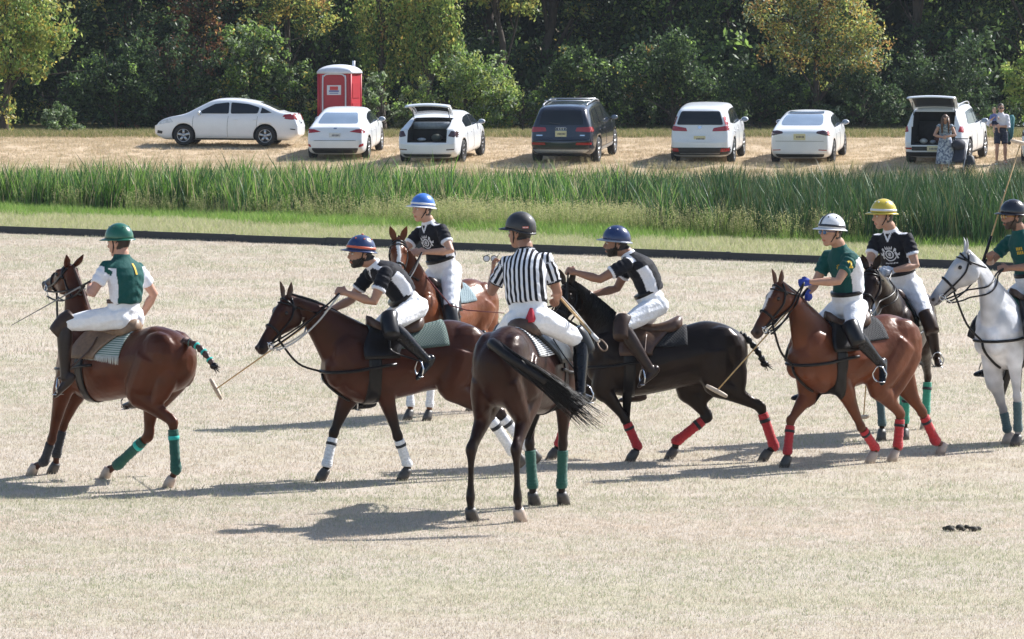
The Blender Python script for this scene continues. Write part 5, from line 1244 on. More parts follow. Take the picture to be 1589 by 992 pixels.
# --- E: umpire on a dark bay seen from behind
X, Y, th, k = X_at(819, 33.0), 33.0, rad(70), 1.07
hE = make_horse('horse', 'dark bay horse seen from behind with loose black tail swept to the right', X, Y, th, k, DK_E, BLK,
    dict(hl=[(-.42,.97,.145), (-.80,.57,.18), (-.78,.19,.195), (-.74,0,.195)], hr=[(-.36,.96,-.145), (-.70,.57,-.155), (-.68,.19,-.16), (-.62,0,-.16)], fl=[(.46,.92), (.42,.50), (.42,.17), (.46,0)], fr=[(.46,.92), (.52,.50,-.115), (.52,.17,-.105), (.56,0,-.105)]),
    V((.98, .36, 1.78)), V((1.36, .60, 1.45)), dict(fl=('green', None), fr=('green', None)), ('loose', [(-.90,-.05,1.40), (-.97,-.22,1.30), (-.93,-.45,1.15), (-.86,-.64,.99), (-.80,-.78,.86)], 'black', .065), dict(hr=1), head_turn=.56, dark_z=(.35, .85), muzzle_col=(.02,.016,.015), wid=.80)
J = dict(pel=(-.02, -.01, 1.685), neck=(.10, .05, 2.215), head=(.15, .13, 2.395), look=(.25, .95, -.05), wl=(.30, .42, 2.03), wr=(.38, -.13, 1.80), el_l=(-.25, .35, -1), el_r=(-.25, -.5, -1), girth=1.10, hunch=.05,
         kn_l=(.31, .37, 1.45), kn_r=(.31, -.37, 1.45), an_l=(.13, .43, 1.03), an_r=(.13, -.43, 1.03), hd_l=(.3, .2, 1), pm_l=(.3, -1, 0), sl=0)
rE = rider(hE, 'umpire in black and white vertical stripes seen from behind', J, shirt='ref', skin=(.30,.15,.095), hair=(.012,.010,.010), sleeve=.72, hel=dict(dome=HM['black'], brim=HM['black'], style='cap'))
hel_o = [c for c in rE['t'].children if c.name.startswith('helmet')][0]; hb = bvh_of(hel_o.data); nv = V((-.94, -.34, 0)).normalized(); rv = V((0, 0, 1)).cross(nv)
lo_ = rE['hc']-rE['look']*.055+V((0, 0, .052))
project(flat([[(-.026, -.008), (.026, -.008), (.026, .008), (-.026, .008)]]), hb, lo_, rv, (0, 0, 1), nv, HM['orange'], hel_o, 'helmet_badge', .004)
project(flat([[(x-.004, -.004), (x+.003, -.004), (x+.004, .004), (x-.003, .004)] for x in (-.019, -.008, .005, .017)]), hb, lo_, rv, (0, 0, 1), nv, m_print_w, hel_o, 'badge_print', .006)
g = Geo(); b0 = rE['pel']+V((-.135, -.075, .07)); g.grid([[(b0+V((-.012*i*(j == 1)-.004*i, (j-1)*(.012+.011*i)*(1 if i < 4 else .6), -.030*i)), V((-1, 0, 0))) for j in range(3)] for i in range(5)], .006); put('handkerchief', g, mat('red_cloth', (.50,.03,.05), .8), rE['t'])
make_tack(hE, 'umpire\'s dark bay horse', PM['E'], m_leather, [rE['wr'][-1]+V((.05, 0, 0))], feet=rE['feet'], pad_x=(-.30, .34))
# umpire's mallet: wrist loop outwards to the right
gp = world(hE, rE['wr'][-1]+V((.05, 0, .02))); tp = V((X_at(938, 32.6), 32.6, CAMH-(540-HORY)/FPX*32.6)); o = thing('umpire_mallet', tuple(gp), 0, 'umpire\'s tan mallet shaft with a looped wrist strap pointing right', 'mallet')
e = tp-gp; put('shaft', Geo().tube([-e*.25, e*.3, e*.86], [.009, .011, .013], 8), mat('cane', (.50,.33,.15)), o); put('shaft_strap', Geo().tube([-e*.1+V((0, 0, .02)), e*.3+V((0, 0, .035)), e*.8+V((0, 0, .012))], [.006]*3, 6), m_rein_w, o)
lp = [e*.84, e*.90+V((.015, 0, .022)), e*1.0+V((.02, 0, .018)), e*1.04, e*1.0-V((.02, 0, .02)), e*.90-V((.015, 0, .02))]; put('wrist_loop', Geo().tube(resample(lp+lp[:1], 3)[:-1], .007, 6, loop=True), m_leather_t, o); put('grip', Geo().tube([e*.74, e*.87], [.017, .019], 8), m_rein_w, o)
# eyeglasses in his raised left hand
gp = world(hE, rE['wr'][1]+V((.04, .05, .11))); o = thing('eyeglasses', tuple(gp), 0, 'eyeglasses held up in the umpire\'s left hand', 'glasses'); g = Geo(); g2 = Geo()
for i, q in enumerate((-.03, .035)):
    c_ = V((q, 0, 0)); g.tube([c_+V((.028*math.cos(a), 0, .026*math.sin(a))) for a in np.linspace(0, 6.283, 15)[:-1]], .003, 5, loop=True); g2.ell(c_, (.026, 0, 0), (0, .002, 0), (0, 0, .024))
    g.tube([c_+V((.028*(1 if i else -1), 0, .015)), c_+V((.05, .06, .045))], [.003, .003], 5)
put('frame', g, m_leather, o); put('lens', g2, m_white_p, o)

# --- F: chestnut with red wraps, white helmet rider
X, Y, th, k = X_at(1320, 37.0), 37.0, rad(217), .95
po, mu, tn = headpts(X, Y, th, k, (1209, 437), (1163, 513), -1)
hF = make_horse('horse', 'chestnut horse with red leg wraps trotting towards the black horse', X, Y, th, k, CH_F, (.095,.036,.024),
    dict(fl=('px', (1310,604), (1336,662), (1358,709), (1351,728)), fr=('px', (1254,611), (1227,653), (1222,702), (1218,731)), hl=('px', (1362,598), (1397,643), (1393,699), (1385,720)), hr=('px', (1398,590), (1431,640), (1451,687), (1460,697))),
    po, mu, dict(fl=('red', 'black'), fr=('red', 'black'), hl=('red', 'black'), hr=('red', 'black')), ('braid', [(-.91,0,1.29), (-.93,0,1.16), (-.90,0,1.02)], 'brown', 'black'), dict(fl=1, hl=1, hr=1), dz=-.03, head_turn=tn, white='star', mane='brown', dark_z=(.1, .5), muzzle_col=(.045,.032,.030))
lx = hF.p2l
J = dict(pel=lx(1316, 472, 0), neck=lx(1303, 386, 0), head=lx(1288, 358, 0), look=(.98, -.10, -.03), wl=lx(1258, 438, .10), wr=lx(1254, 455, -.08), kn_l=lx(1325, 517, .36), an_l=lx(1366, 564, .38), to_l=lx(1364, 592, .44), el_l=(-.4, .7, -.6), el_r=(-.3, -.6, -.6), hunch=.05)
mg = mat('blue_glove', (.03,.06,.35), .7, .15, 40)
rF = rider(hF, 'rider in a white helmet with black band and blue gloves', J, shirt='green', sleevecol='back', skin=(.44,.24,.16), hair=(.03,.02,.015), gloves=mg, glass=m_lens_b, hel=dict(dome=HM['white'], brim=HM['white'], stripe=HM['black'], vents=HM['black'], band=HM['dk']))
s0 = lerp(rF['sh'][1], rF['el'][1], .33); nn = V((0.2, 1, .25)).normalized(); number_on(rF['bvh'], '2', s0, V((-1, .2, 0)), V((0, -.25, 1)), nn, .10, m_yel_p, rF['shirt'])
pc = rF['spine'](.70)+rF['lat']*.07; project(crest(.45), rF['bvh'], pc, rF['lat'], rF['up'], rF['fw'], m_yel_p, rF['shirt'], 'emblem')
make_tack(hF, 'chestnut horse with red leg wraps', PM['F'], m_leather, [rF['wr'][1]+V((.05, 0, 0)), rF['wr'][-1]+V((.05, 0, 0))], reins=(m_leather, m_leather), feet=rF['feet'], pad_x=(-.30, .34))
g1 = world(hF, rF['wr'][-1]+V((.05, 0, 0))); d2 = 36.6
polo_mallet('polo mallet reaching down left past the muzzle of the red-wrapped chestnut', g1, V((X_at(1112, d2), d2, CAMH-(607-HORY)/FPX*d2)), lean=(1, -.2, -.18))

# --- G: dark brown horse behind, yellow helmet rider
X, Y, th, k = X_at(1400, 39.8), 39.8, rad(254), .97
po, mu, tn = headpts(X, Y, th, k, (1352, 414), (1334, 484), -1, -.05)
hG = make_horse('horse', 'dark brown horse with mint green leg wraps half hidden behind the chestnut', X, Y, th, k, DK_G, (.035,.016,.013),
    dict(fl=[(.46,.92), (.50,.52), (.44,.20), (.48,.06)], fr=[(.46,.92), (.58,.50), (.57,.17), (.62,0)]), po, mu, dict(fl=('mint', 'black'), fr=('slate', None), hl=('mint', 'black'), hr=('mint', 'black')),
    ('braid', [(-.91,0,1.30), (-.94,0,1.17), (-.92,0,1.03)], 'black', 'black'), dict(hl=1, hr=1), head_turn=tn, dark_z=(.0, .01), socks=('hl', 'hr'))
J = dict(pel=(.02, -.01, 1.585), neck=(.17, -.09, 2.10), head=(.26, -.16, 2.28), look=(.57, -.82, -.08), wl=(.45, .0, 1.72), wr=(.47, -.15, 1.72), el_l=(-.4, .8, -.5), el_r=(-.4, -.8, -.5), twist=-.3, an_l=(.26, .40, .84), kn_l=(.42, .35, 1.20))
rG = rider(hG, 'rider in a yellow helmet with a white crest on the black jersey', J, shirt='black', skin=(.46,.26,.175), hair=(.06,.045,.035), gloves=mat('white_glove', (.45,.47,.52), .7, .3, 30), boot=m_boot_b, pad=m_pad_b, hel=dict(dome=HM['yellow'], brim=HM['yellow'], band=HM['white'], vents=HM['white']))
project(crest(1.12), rG['bvh'], rG['spine'](.62), rG['lat'], rG['up'], rG['fw'], m_print_w, rG['shirt'], 'emblem')
make_tack(hG, 'dark brown horse behind the chestnut', PM['G'], m_leather, [rG['wr'][1]+V((.05, 0, 0)), rG['wr'][-1]+V((.05, 0, 0))], reins=(m_leather, m_leather), feet=rG['feet'], pad_x=(-.28, .34))
g1 = world(hG, rG['wr'][-1]+V((.05, -.05, -.05))); polo_mallet('polo mallet hanging straight down seen under the chestnut\'s belly', g1, V((X_at(1340, 39.0), 39.0, .26)), lean=(.3, -1, 0))

# --- H: grey horse entering at the right edge
X, Y, th, k = X_at(1603, 39.0), 39.0, rad(222), 1.0
po, mu, tn = headpts(X, Y, th, k, (1500, 389), (1438, 462), -1, -.02)
hH = make_horse('horse', 'light grey horse entering at the right edge', X, Y, th, k, (.62,.62,.64), (.30,.30,.32),
    dict(fr=('px', (1543,588), (1557,636), (1563,682), (1563,698)), fl=[(.46,.92), (.40,.50), (.36,.17), (.40,0)]), po, mu, dict(fl=('slate', None), fr=('slate', None), hl=('slate', None), hr=('slate', None)), ('loose', [(-.92,0,1.25), (-.96,0,1.0), (-.92,0,.7)], 'grey'), dict(fr=1),
    head_turn=tn, white='grey', mane='grey', dark_z=(.2, .9), muzzle_col=(.14,.14,.155), headscale=1.03)
J = dict(pel=(.02, 0, 1.60), neck=(.14, -.06, 2.12), head=(.22, -.09, 2.30), look=(.86, -.5, -.05), wl=(.44, .06, 1.78), wr=(.42, -.20, 1.86), el_l=(-.4, .8, -.5), el_r=(-.4, -.8, -.5), hd_r=(.6, .3, .7), twist=-.2)
rH = rider(hH, 'rider in a midnight blue helmet and amber glasses on the grey horse', J, shirt='green', skin=(.30,.155,.10), hair=(.012,.010,.009), beard=(.05,.03,.022), glass=m_lens_o, hel=dict(dome=HM['dk'], brim=HM['dk'], vents=HM['dk']))
s0 = lerp(rH['sh'][1], rH['el'][1], .33); number_on(rH['bvh'], '4', s0, V((-.9, .4, 0)), V((0, -.25, 1)), V((.4, 1, .25)), .10, m_yel_p, rH['shirt'])
project(flat([[(x-.007, z-.016), (x+.006, z-.016), (x+.007, z+.016), (x-.006, z+.016)] for z in (.021, -.021) for x in (-.030, -.012, .008, .028)]), rH['bvh'], rH['spine'](.70)+rH['lat']*.075, rH['lat'], rH['up'], rH['fw'], m_yel_p, rH['shirt'], 'chest_print', .006)
make_tack(hH, 'light grey horse', PM['G'], m_leather, [rH['wr'][1]+V((.05, 0, 0)), rH['wr'][-1]+V((.05, 0, 0))], reins=(m_leather, m_leather), feet=rH['feet'])
g1 = world(hH, rH['wr'][-1]+V((.06, -.02, .03))); polo_mallet('polo mallet held upright by the rider on the grey horse', g1, V((X_at(1584, 39.2), 39.2, CAMH-(222-HORY)/FPX*39.2)), lean=(1, .3, 0))

# ball and droppings
d = 23100/(592-HORY+.0); d = CAMH*FPX/(594-HORY); o = put('polo_ball', Geo().sph((0, 0, .042), .042, 16), mat('ball', (.62,.68,.66), .5, .1, 30, bump=.2), None); o.location = (X_at(503, d), d, .01); tag(o, 'small white polo ball on the grass in front of the dark bay horse', 'ball')
d = CAMH*FPX/(824-HORY); rr = random.Random(12); t = thing('horse_droppings', (X_at(1484, d), d, 0), 0, 'small pile of dark horse droppings on the grass at lower right', 'droppings')
for i in range(15):
    s_ = rr.uniform(.016, .03); p = V((rr.gauss(0, .055), rr.gauss(0, .04), s_*.7+rr.random()*.018)); 
    if i > 11: p.x += rr.uniform(.10, .2); p.z = s_*.6
    put('clod', Geo().ell(p, (s_*1.2, 0, 0), (0, s_, s_*.2), (0, 0, s_*.8), 8), mat('dung', (.035,.028,.018), .8, .3, 40), t)
# ------------------------------------------------------------ parked cars
m_cw = mat('white_car_paint', (.74,.75,.77), .28, .03, 3, coat=.6)
m_cd = mat('dark_navy_car_paint', (.016,.019,.032), .22, .05, 3, coat=.8, metal=.3)
m_glass = mat('tinted_car_glass', (.016,.020,.027), .10, .05, 3, spec=.35)
m_glass_l = mat('painted_reflection_car_glass', (.19,.25,.33), .05, .1, 2, coat=.6)  # pale reflection is painted into the base colour of this glass
m_tyre = mat('tyre_rubber', (.018,.018,.019), .85, .2, 20)
m_rim = mat('alloy_rim', (.50,.51,.53), .3, .08, 20, metal=.9)
m_rim_d = mat('dark_alloy_rim', (.10,.10,.11), .35, .08, 20, metal=.9)
m_blackp = mat('black_trim', (.016,.016,.018), .55, .15, 12)
m_int = mat('car_interior', (.010,.010,.012), .85, .3, 6)
m_lite = mat('tail_light', (.33,.012,.016), .2, .1, 12, coat=.6)
m_lite_d = mat('smoked_tail_light', (.06,.025,.03), .18, .2, 12, coat=.6)
m_head = mat('head_light', (.55,.58,.62), .12, .2, 12, coat=.6)
m_plate = mat('number_plate', (.62,.56,.34), .5, .12, 40)
m_plate_w = mat('pale_number_plate', (.60,.63,.65), .5, .12, 40)
m_plate_t = mat('plate_print', (.05,.05,.09), .6, .1)
m_chrome = mat('chrome', (.7,.7,.72), .15, .05, metal=1.0)
m_grey_tr = mat('silver_trim', (.40,.41,.43), .35, .08, metal=.6)
def smooth_poly(P, n=4): return [tuple(p) for p in cr([P[-1]]+list(P)+[P[0], P[1]], n)[n:-n-0][:len(P)*n]]
def patch2(poly, rnd=0):
    bm = bmesh.new(); P = poly
    if rnd:
        Q = []
        for i in range(len(P)):
            a, b, c = np.array(P[i-1]), np.array(P[i]), np.array(P[(i+1) % len(P)])
            la, lc = np.linalg.norm(a-b), np.linalg.norm(c-b); r0 = min(rnd, la*.45, lc*.45); p0, p1 = b+(a-b)/la*r0, b+(c-b)/lc*r0
            for t in (0, .33, .67, 1): Q.append(tuple((1-t)**2*p0+2*t*(1-t)*b+t*t*p1))
        P = Q
    bm.faces.new([bm.verts.new((x, y, 0)) for x, y in P]); bmesh.ops.triangulate(bm, faces=bm.faces)
    for _ in range(6):
        ed = [e for e in bm.edges if e.calc_length() > .06]
        if not ed: break
        bmesh.ops.subdivide_edges(bm, edges=ed, cuts=1); bmesh.ops.triangulate(bm, faces=bm.faces)
    me = bpy.data.meshes.new('patch'); bm.to_mesh(me); bm.free(); return me
def car(name, label, px, d, th, L, W_, H_, prof, belt, xf, xr, wr, paint, spec, fine=True):
    X, Y = X_at(px, d), d; hl = L/2
    # terrain slope along the car
    c, s = math.cos(th), math.sin(th); zr_, zf_ = tz(X+c*xr, Y+s*xr), tz(X+c*xf, Y+s*xf); pitch = math.atan2(zf_-zr_, xf-xr); zc = zr_-xr*math.tan(pitch)
    t = thing(name, (X, Y, zc-.005), th, label, 'car', spec.get('group')); t.rotation_euler = (0, -pitch, th)
    xs_ = sorted(set([round(float(x), 3) for x in np.linspace(-hl, hl, 46)])); px_, pz_ = [p[0] for p in prof], [p[1] for p in prof]
    PR = cr(prof, 6); pxx, pzz = [p[0] for p in PR], [p[1] for p in PR]; o_ = np.argsort(pxx); pxx, pzz = np.array(pxx)[o_], np.array(pzz)[o_]
    zb = spec.get('zb', .17); rs = []
    def section(x, shrink=0.0):
        sx = abs(x)/hl; w_ = W_/2*(1-(.17 if x > 0 else .10)*sx**5-.02*sx**2); zt = float(np.interp(x, pxx, pzz))
        rise = .14*max(0, (sx-.86)/.14)**1.5; b = zb+rise; zbl = min(belt+(.04*(-x/hl)), zt-.015); g_ = min(max((zt-zbl)/.42, 0), 1); wr_ = w_*lerp(.90, spec.get('tumble', .70), g_)
        pts = [(0, b), (w_*.72, b), (w_*.93, b+.05), (w_*.985, b+.16), (w_, b+.34), (w_*.995, lerp(b+.34, zbl, .55)), (w_*.975, lerp(b+.34, zbl, .85)), (w_*.945, zbl), (lerp(w_*.945, wr_, .35), lerp(zbl, zt, .38)), (lerp(w_*.945, wr_, .75), lerp(zbl, zt, .75)), (wr_*.97, lerp(zbl, zt, .92)), (wr_*.82, zt-.010*g_), (wr_*.45, zt+.006), (0, zt+.012)]
        if shrink:
            cz = lerp(b, zt, .45); pts = [(y*(1-shrink), lerp(z, cz, shrink)) for y, z in pts]
        full = [(y, z) for y, z in pts]+[(-y, z) for y, z in pts[-2:0:-1]]
        return [V((x, y, z)) for y, z in full]
    rs = [[V((-hl-.045, p.y, p.z)) for p in section(-hl, .30)], [V((-hl-.02, p.y, p.z)) for p in section(-hl, .10)]]+[section(x) for x in xs_]+[[V((hl+.03, p.y, p.z)) for p in section(hl, .12)], [V((hl+.07, p.y, p.z)) for p in section(hl, .35)]]
    me = Geo().rings(rs).mesh('shell', [paint, m_int]); 
    me = evaluated(me, [('SUBSURF', dict(levels=1, render_levels=1))])
    cut = Geo()
    for xw in (xf, xr):
        for sg in (1, -1): cut.tube([(xw, sg*(W_/2-.30), wr), (xw, sg*(W_/2+.2), wr)], [wr+.055]*2, 28, mi=0)
    for bx in spec.get('cuts', []): cut.box(bx[0], bx[1])
    cm = cut.mesh('cutter', [paint, m_int]); cm.polygons.foreach_set('material_index', [1]*len(cm.polygons)); co = bpy.data.objects.new('cutter', cm); COL.objects.link(co)
    cm.polygons.foreach_set('use_smooth', [False]*len(cm.polygons))
    full_b = bvh_of(me)
    me2 = evaluated(me, [('BOOLEAN', dict(operation='DIFFERENCE', solver='EXACT', object=co, use_self=True))])
    bpy.data.objects.remove(co); body = ob('body', me2, t)
    if not len(me2.materials): me2.materials.append(paint)
    def rear(nm, poly, m, off=.006, rnd=.03, both=False, par=None, side='x'):
        outs = []
        for sg in ((1, -1) if both else (1,)):
            pl = [(q*sg, z) for q, z in poly]; me_ = patch2(pl, rnd)
            if side == 'x': o = project(me_, full_b, (-hl-.6, 0, 0), (0, 1, 0), (0, 0, 1), (-1, 0, 0), m, par or t, nm, off)
            if side == 'f': o = project(me_, full_b, (hl+.6, 0, 0), (0, 1, 0), (0, 0, 1), (1, 0, 0), m, par or t, nm, off)
            bad = 0; outs.append(o)
        return outs
    def project_far(me_, origin, right, up, normal, m, nm, off, far=3.0):
        lim = normal[0] == -1 and any(w_ in nm for w_ in ('light', 'reflector', 'valance', 'bumper', 'gap', 'badge', 'skid'))
        for v in me_.vertices:
            p = V(origin)+V(right)*v.co.x+V(up)*v.co.y; q, n = hit(full_b, p, -V(normal), far); 
            if q is None or (lim and q.x > -hl+.42): q, n = full_b.find_nearest(p-V(normal)*.95)[:2]
            v.co = q+((n if n.dot(V(normal)) > 0 else -n)+V(normal)*.4)*(off*1.15)
        me_.materials.clear(); me_.materials.append(m); me_.update(); return ob(nm, me_, t)
    def R(nm, poly, m, off=.006, rnd=.03, both=False):
        return [project_far(patch2([(q*sg, z) for q, z in poly], rnd), (-hl-.8, 0, 0), (0, 1, 0), (0, 0, 1), (-1, 0, 0), m, nm, off) for sg in ((1, -1) if both else (1,))]
    def F(nm, poly, m, off=.006, rnd=.03, both=False):
        return [project_far(patch2([(q*sg, z) for q, z in poly], rnd), (hl+.8, 0, 0), (0, 1, 0), (0, 0, 1), (1, 0, 0), m, nm, off) for sg in ((1, -1) if both else (1,))]
    def Sd(nm, poly, m, off=.006, rnd=.03, sides=(1, -1)):
        return [project_far(patch2(poly, rnd), (0, sg*(W_/2+.3), 0), (1, 0, 0), (0, 0, 1), (0, sg, 0), m, nm, off, 1.2) for sg in sides]
    for nm, poly, m, kw in spec.get('rear', []): R(nm, poly, m, **kw)
    for nm, poly, m, kw in spec.get('side', []): Sd(nm, poly, m, **kw)
    for nm, poly, m, kw in spec.get('front', []): F(nm, poly, m, **kw)
    # wheels
    for xw in (xf, xr):
        for sg in (1, -1):
            we = bpy.data.objects.new('wheel', None); COL.objects.link(we); we.parent = t; we.location = (xw, sg*(W_/2-.115), wr)
            g = Geo(); rs = []
            for y, r_2 in ((-.10, wr*.62), (-.105, wr*.90), (-.08, wr*.985), (0, wr), (.08, wr*.985), (.105, wr*.90), (.10, wr*.66), (.085, wr*.62)):
                rs.append([(r_2*math.cos(a), y*sg, r_2*math.sin(a)) for a in np.linspace(0, 6.283, 29)[:-1]])
            g.rings(rs); put('tyre', g, m_tyre, we)
            g = Geo(); rs = []
            for y, r_2 in ((.02, .04), (.06, wr*.60), (.092, wr*.655), (.092, wr*.60), (.03, wr*.56)): rs.append([(r_2*math.cos(a), y*sg, r_2*math.sin(a)) for a in np.linspace(0, 6.283, 25)[:-1]])
            g.rings(rs[1:], cap=False)
            for i in range(spec.get('spokes', 5)):
                a = 6.283*i/spec.get('spokes', 5)+.3; dv = V((math.cos(a), 0, math.sin(a))); nv = V((-dv.z, 0, dv.x))
                g.loft([(dv*(wr*.10)+V((0, .075*sg, 0)), nv*.045, V((0, .012, 0))), (dv*(wr*.35)+V((0, .085*sg, 0)), nv*.034, V((0, .012, 0))), (dv*(wr*.60)+V((0, .082*sg, 0)), nv*.042, V((0, .012, 0)))], 8)
            g.tube([(0, .05*sg, 0), (0, .095*sg, 0)], [wr*.17, wr*.15], 14); put('rim', g, spec.get('rim', m_rim), we)
            g = Geo(); g.tube([(0, .0*sg, 0), (0, .02*sg, 0)], [wr*.58, wr*.58], 20); put('brake_disc', g, m_blackp, we)
    # mirrors
    mx = spec.get('mirror', .62); mz = belt+.07
    for sg in (1, -1):
        g = Geo(); c0 = V((mx, sg*(W_/2+.06), mz)); g.ell(c0, V((.055, 0, 0)), V((0, .11, 0)), V((0, 0, .075)), 12); g.tube([c0-V((0, .06*sg, .03)), V((mx, sg*(W_/2-.12), mz-.05))], [.025, .03], 6); mo = put('mirror', g, spec.get('mirror_m', paint), t)
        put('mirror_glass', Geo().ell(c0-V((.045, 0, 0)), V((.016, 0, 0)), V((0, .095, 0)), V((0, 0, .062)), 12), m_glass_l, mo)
    # doors: shut lines and handles
    for xl in spec.get('shuts', []):
        for sg in (1, -1):
            pts = []
            for z in np.linspace(zb+.10, belt-.02, 9):
                q, n = hit(full_b, (xl+.05*math.sin(z*3), sg*(W_/2+.4), z), (0, -sg, 0), 1.0)
                if q is not None: pts.append(q+V((0, sg*.001, 0)))
            put('door_gap', Geo().tube(pts, .005, 4), m_blackp, t)
    for xh in spec.get('handles', []):
        for sg in (1, -1):
            q, n = hit(full_b, (xh, sg*(W_/2+.4), belt-.13), (0, -sg, 0), 1.0)
            if q is not None: put('door_handle', Geo().ell(q+V((0, .010*sg, 0)), V((.085, 0, 0)), V((0, .016, 0)), V((0, 0, .014)), 10), paint, t)
    # number plate
    if 'plate' in spec:
        y0, z0, w_, h_, pm = spec['plate']; q, n = hit(full_b, (-hl-.8, 0, z0), (1, 0, 0), 2.0); xp = q.x-.022
        po_ = put('number_plate', Geo().box((xp, y0-w_/2, z0-h_/2), (xp+.04, y0+w_/2, z0+h_/2)), pm, t, False)
        g = Geo()
        for i in range(6): g.box((xp-.004, y0-w_/2+.035+i*.04, z0-.03), (xp-.001, y0-w_/2+.057+i*.04, z0+.026))
        pt_ = put('plate_print', g, m_plate_t, po_, False); pt_['kind'] = 'stuff'
    t['hl'] = hl; del t['hl']
    return t, full_b
SED = [(-2.2,.66), (-2.18,.92), (-2.02,1.01), (-1.70,1.05), (-1.15,1.29), (-.6,1.42), (.0,1.455), (.45,1.40), (.9,1.18), (1.28,.98), (1.8,.86), (2.08,.74), (2.2,.58)]
LEX = [(-2.34,.66), (-2.30,.95), (-2.12,1.02), (-1.75,1.04), (-1.2,1.27), (-.6,1.40), (.0,1.43), (.5,1.37), (1.0,1.12), (1.35,.96), (1.9,.84), (2.22,.72), (2.34,.56)]
TES = [(-2.38,.66), (-2.34,.98), (-2.15,1.06), (-1.85,1.12), (-1.2,1.33), (-.5,1.44), (.1,1.45), (.6,1.36), (1.15,1.08), (1.5,.94), (2.0,.82), (2.28,.68), (2.38,.54)]
CRV = [(-2.28,.72), (-2.26,1.02), (-2.16,1.30), (-1.98,1.56), (-1.75,1.645), (-1.0,1.69), (-.2,1.695), (.3,1.63), (.8,1.30), (1.15,1.12), (1.8,1.02), (2.16,.88), (2.28,.66)]
AUD = [(-2.52,.76), (-2.50,1.05), (-2.38,1.36), (-2.18,1.62), (-1.9,1.70), (-1.0,1.75), (-.2,1.755), (.4,1.68), (.95,1.33), (1.3,1.14), (2.0,1.04), (2.38,.90), (2.52,.68)]
def veh(px, d, deg, a): return px, d, rad(deg)
K = lambda **k: k
side_sed = lambda x0, x1, x2, x3, zt, bz: [
    ('front_window', [(x2+.03, bz), (x3, bz), (x3-.28, lerp(bz, zt, .45)), (lerp(x2, x3, .45), lerp(bz, zt, .86)), (x2+.03, zt)], m_glass, K(rnd=.05)),
    ('rear_window', [(x1, bz+.01), (x2-.03, bz), (x2-.03, zt), (lerp(x1, x2, .35), lerp(bz, zt, .86)), (x1-.05, lerp(bz, zt, .55))], m_glass, K(rnd=.05))]
# 1 white sedan side-on
car('sedan', 'white sedan seen side-on with its nose pointing left', 357, 118.9, rad(174.5), 4.40, 1.72, 1.45, SED, .93, 1.30, -1.22, .315, m_cw, K(
    rear=[('rear_glass', [(-.55,1.09), (.55,1.09), (.46,1.33), (-.46,1.33)], m_glass, K(rnd=.06)), ('tail_light', [(.52,.80), (.80,.82), (.80,.99), (.62,.97)], m_lite, K(both=True))],
    side=side_sed(0, -.98, -.12, .92, 1.33, .985)+[('quarter_window', [(-1.42,1.02), (-1.06,1.0), (-1.10,1.18)], m_glass, K(rnd=.02)), ('tail_light_side', [(-2.12,.86), (-1.74,.90), (-1.80,.97), (-2.08,1.0)], m_lite, K(rnd=.03)), ('head_light_side', [(1.62,.72), (2.08,.64), (2.05,.74), (1.72,.84)], m_head, K(rnd=.03)),
          ('fog_light_recess', [(1.98,.36), (2.14,.38), (2.12,.47), (1.96,.44)], m_blackp, K(rnd=.02)), ('sill', [(-.85,.20), (.92,.20), (.92,.235), (-.85,.235)], m_blackp, K(rnd=.01)), ('rear_reflector', [(-2.14,.50), (-1.98,.52), (-1.98,.545), (-2.14,.53)], m_blackp, K(rnd=.01))],
    front=[('windscreen', [(-.62,1.02), (.62,1.02), (.50,1.34), (-.50,1.34)], m_glass, K(rnd=.06)), ('grille', [(-.4,.42), (.4,.42), (.45,.6), (-.45,.6)], m_blackp, K())], plate=(0, .72, .32, .15, m_plate_w), shuts=(-.10, .98, -1.0), handles=(-.32, -.92+.0), spokes=5, mirror=.80))
# 2 white sedan from behind in front of the toilet
car('sedan', 'white sedan seen from behind in front of the red toilet', 538, 115.9, rad(84), 4.68, 1.81, 1.43, LEX, .93, 1.38, -1.40, .325, m_cw, K(
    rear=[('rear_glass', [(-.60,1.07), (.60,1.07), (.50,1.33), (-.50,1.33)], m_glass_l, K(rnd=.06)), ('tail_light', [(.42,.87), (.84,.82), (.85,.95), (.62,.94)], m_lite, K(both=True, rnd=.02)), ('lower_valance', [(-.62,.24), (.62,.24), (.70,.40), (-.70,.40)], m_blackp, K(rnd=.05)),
          ('reflector', [(.70,.42), (.82,.45), (.82,.53), (.72,.50)], m_lite, K(both=True, rnd=.02)), ('boot_lid_gap', [(-.62,.615), (.62,.615), (.62,.625), (-.62,.625)], m_blackp, K(rnd=0)), ('badge', [(-.05,.945), (.05,.945), (.05,.985), (-.05,.985)], m_chrome, K(rnd=.02))],
    side=side_sed(0, -.85, -.05, 1.0, 1.31, .98), plate=(0, .77, .34, .16, m_plate_w), shuts=(-.05, .98, -.95), handles=(-.25, -.85), mirror=.80))
# 3 white liftback with raised lid
t3, b3 = car('liftback', 'white liftback with its rear lid raised and boot open', 688, 114.3, rad(79.5), 4.76, 1.88, 1.45, TES, .98, 1.45, -1.45, .34, m_cw, K(
    cuts=[((-2.9, -.58, .66), (-1.55, .58, 1.02)), ((-2.9, -.56, 1.00), (-1.28, .56, 1.6))],
    rear=[('tail_light', [(.62,.84), (.88,.80), (.90,.97), (.70,.99)], m_lite_d, K(both=True, rnd=.03)), ('lower_valance', [(-.66,.24), (.66,.24), (.72,.33), (-.72,.33)], m_blackp, K(rnd=.04)), ('reflector', [(.58,.44), (.80,.45), (.80,.48), (.58,.47)], m_lite_d, K(both=True, rnd=.01))],
    side=side_sed(0, -1.0, -.05, 1.1, 1.34, 1.01), shuts=(-.05, 1.05, -.98), handles=(-.3, -.9), mirror=.85, spokes=7, rim=m_rim_d))
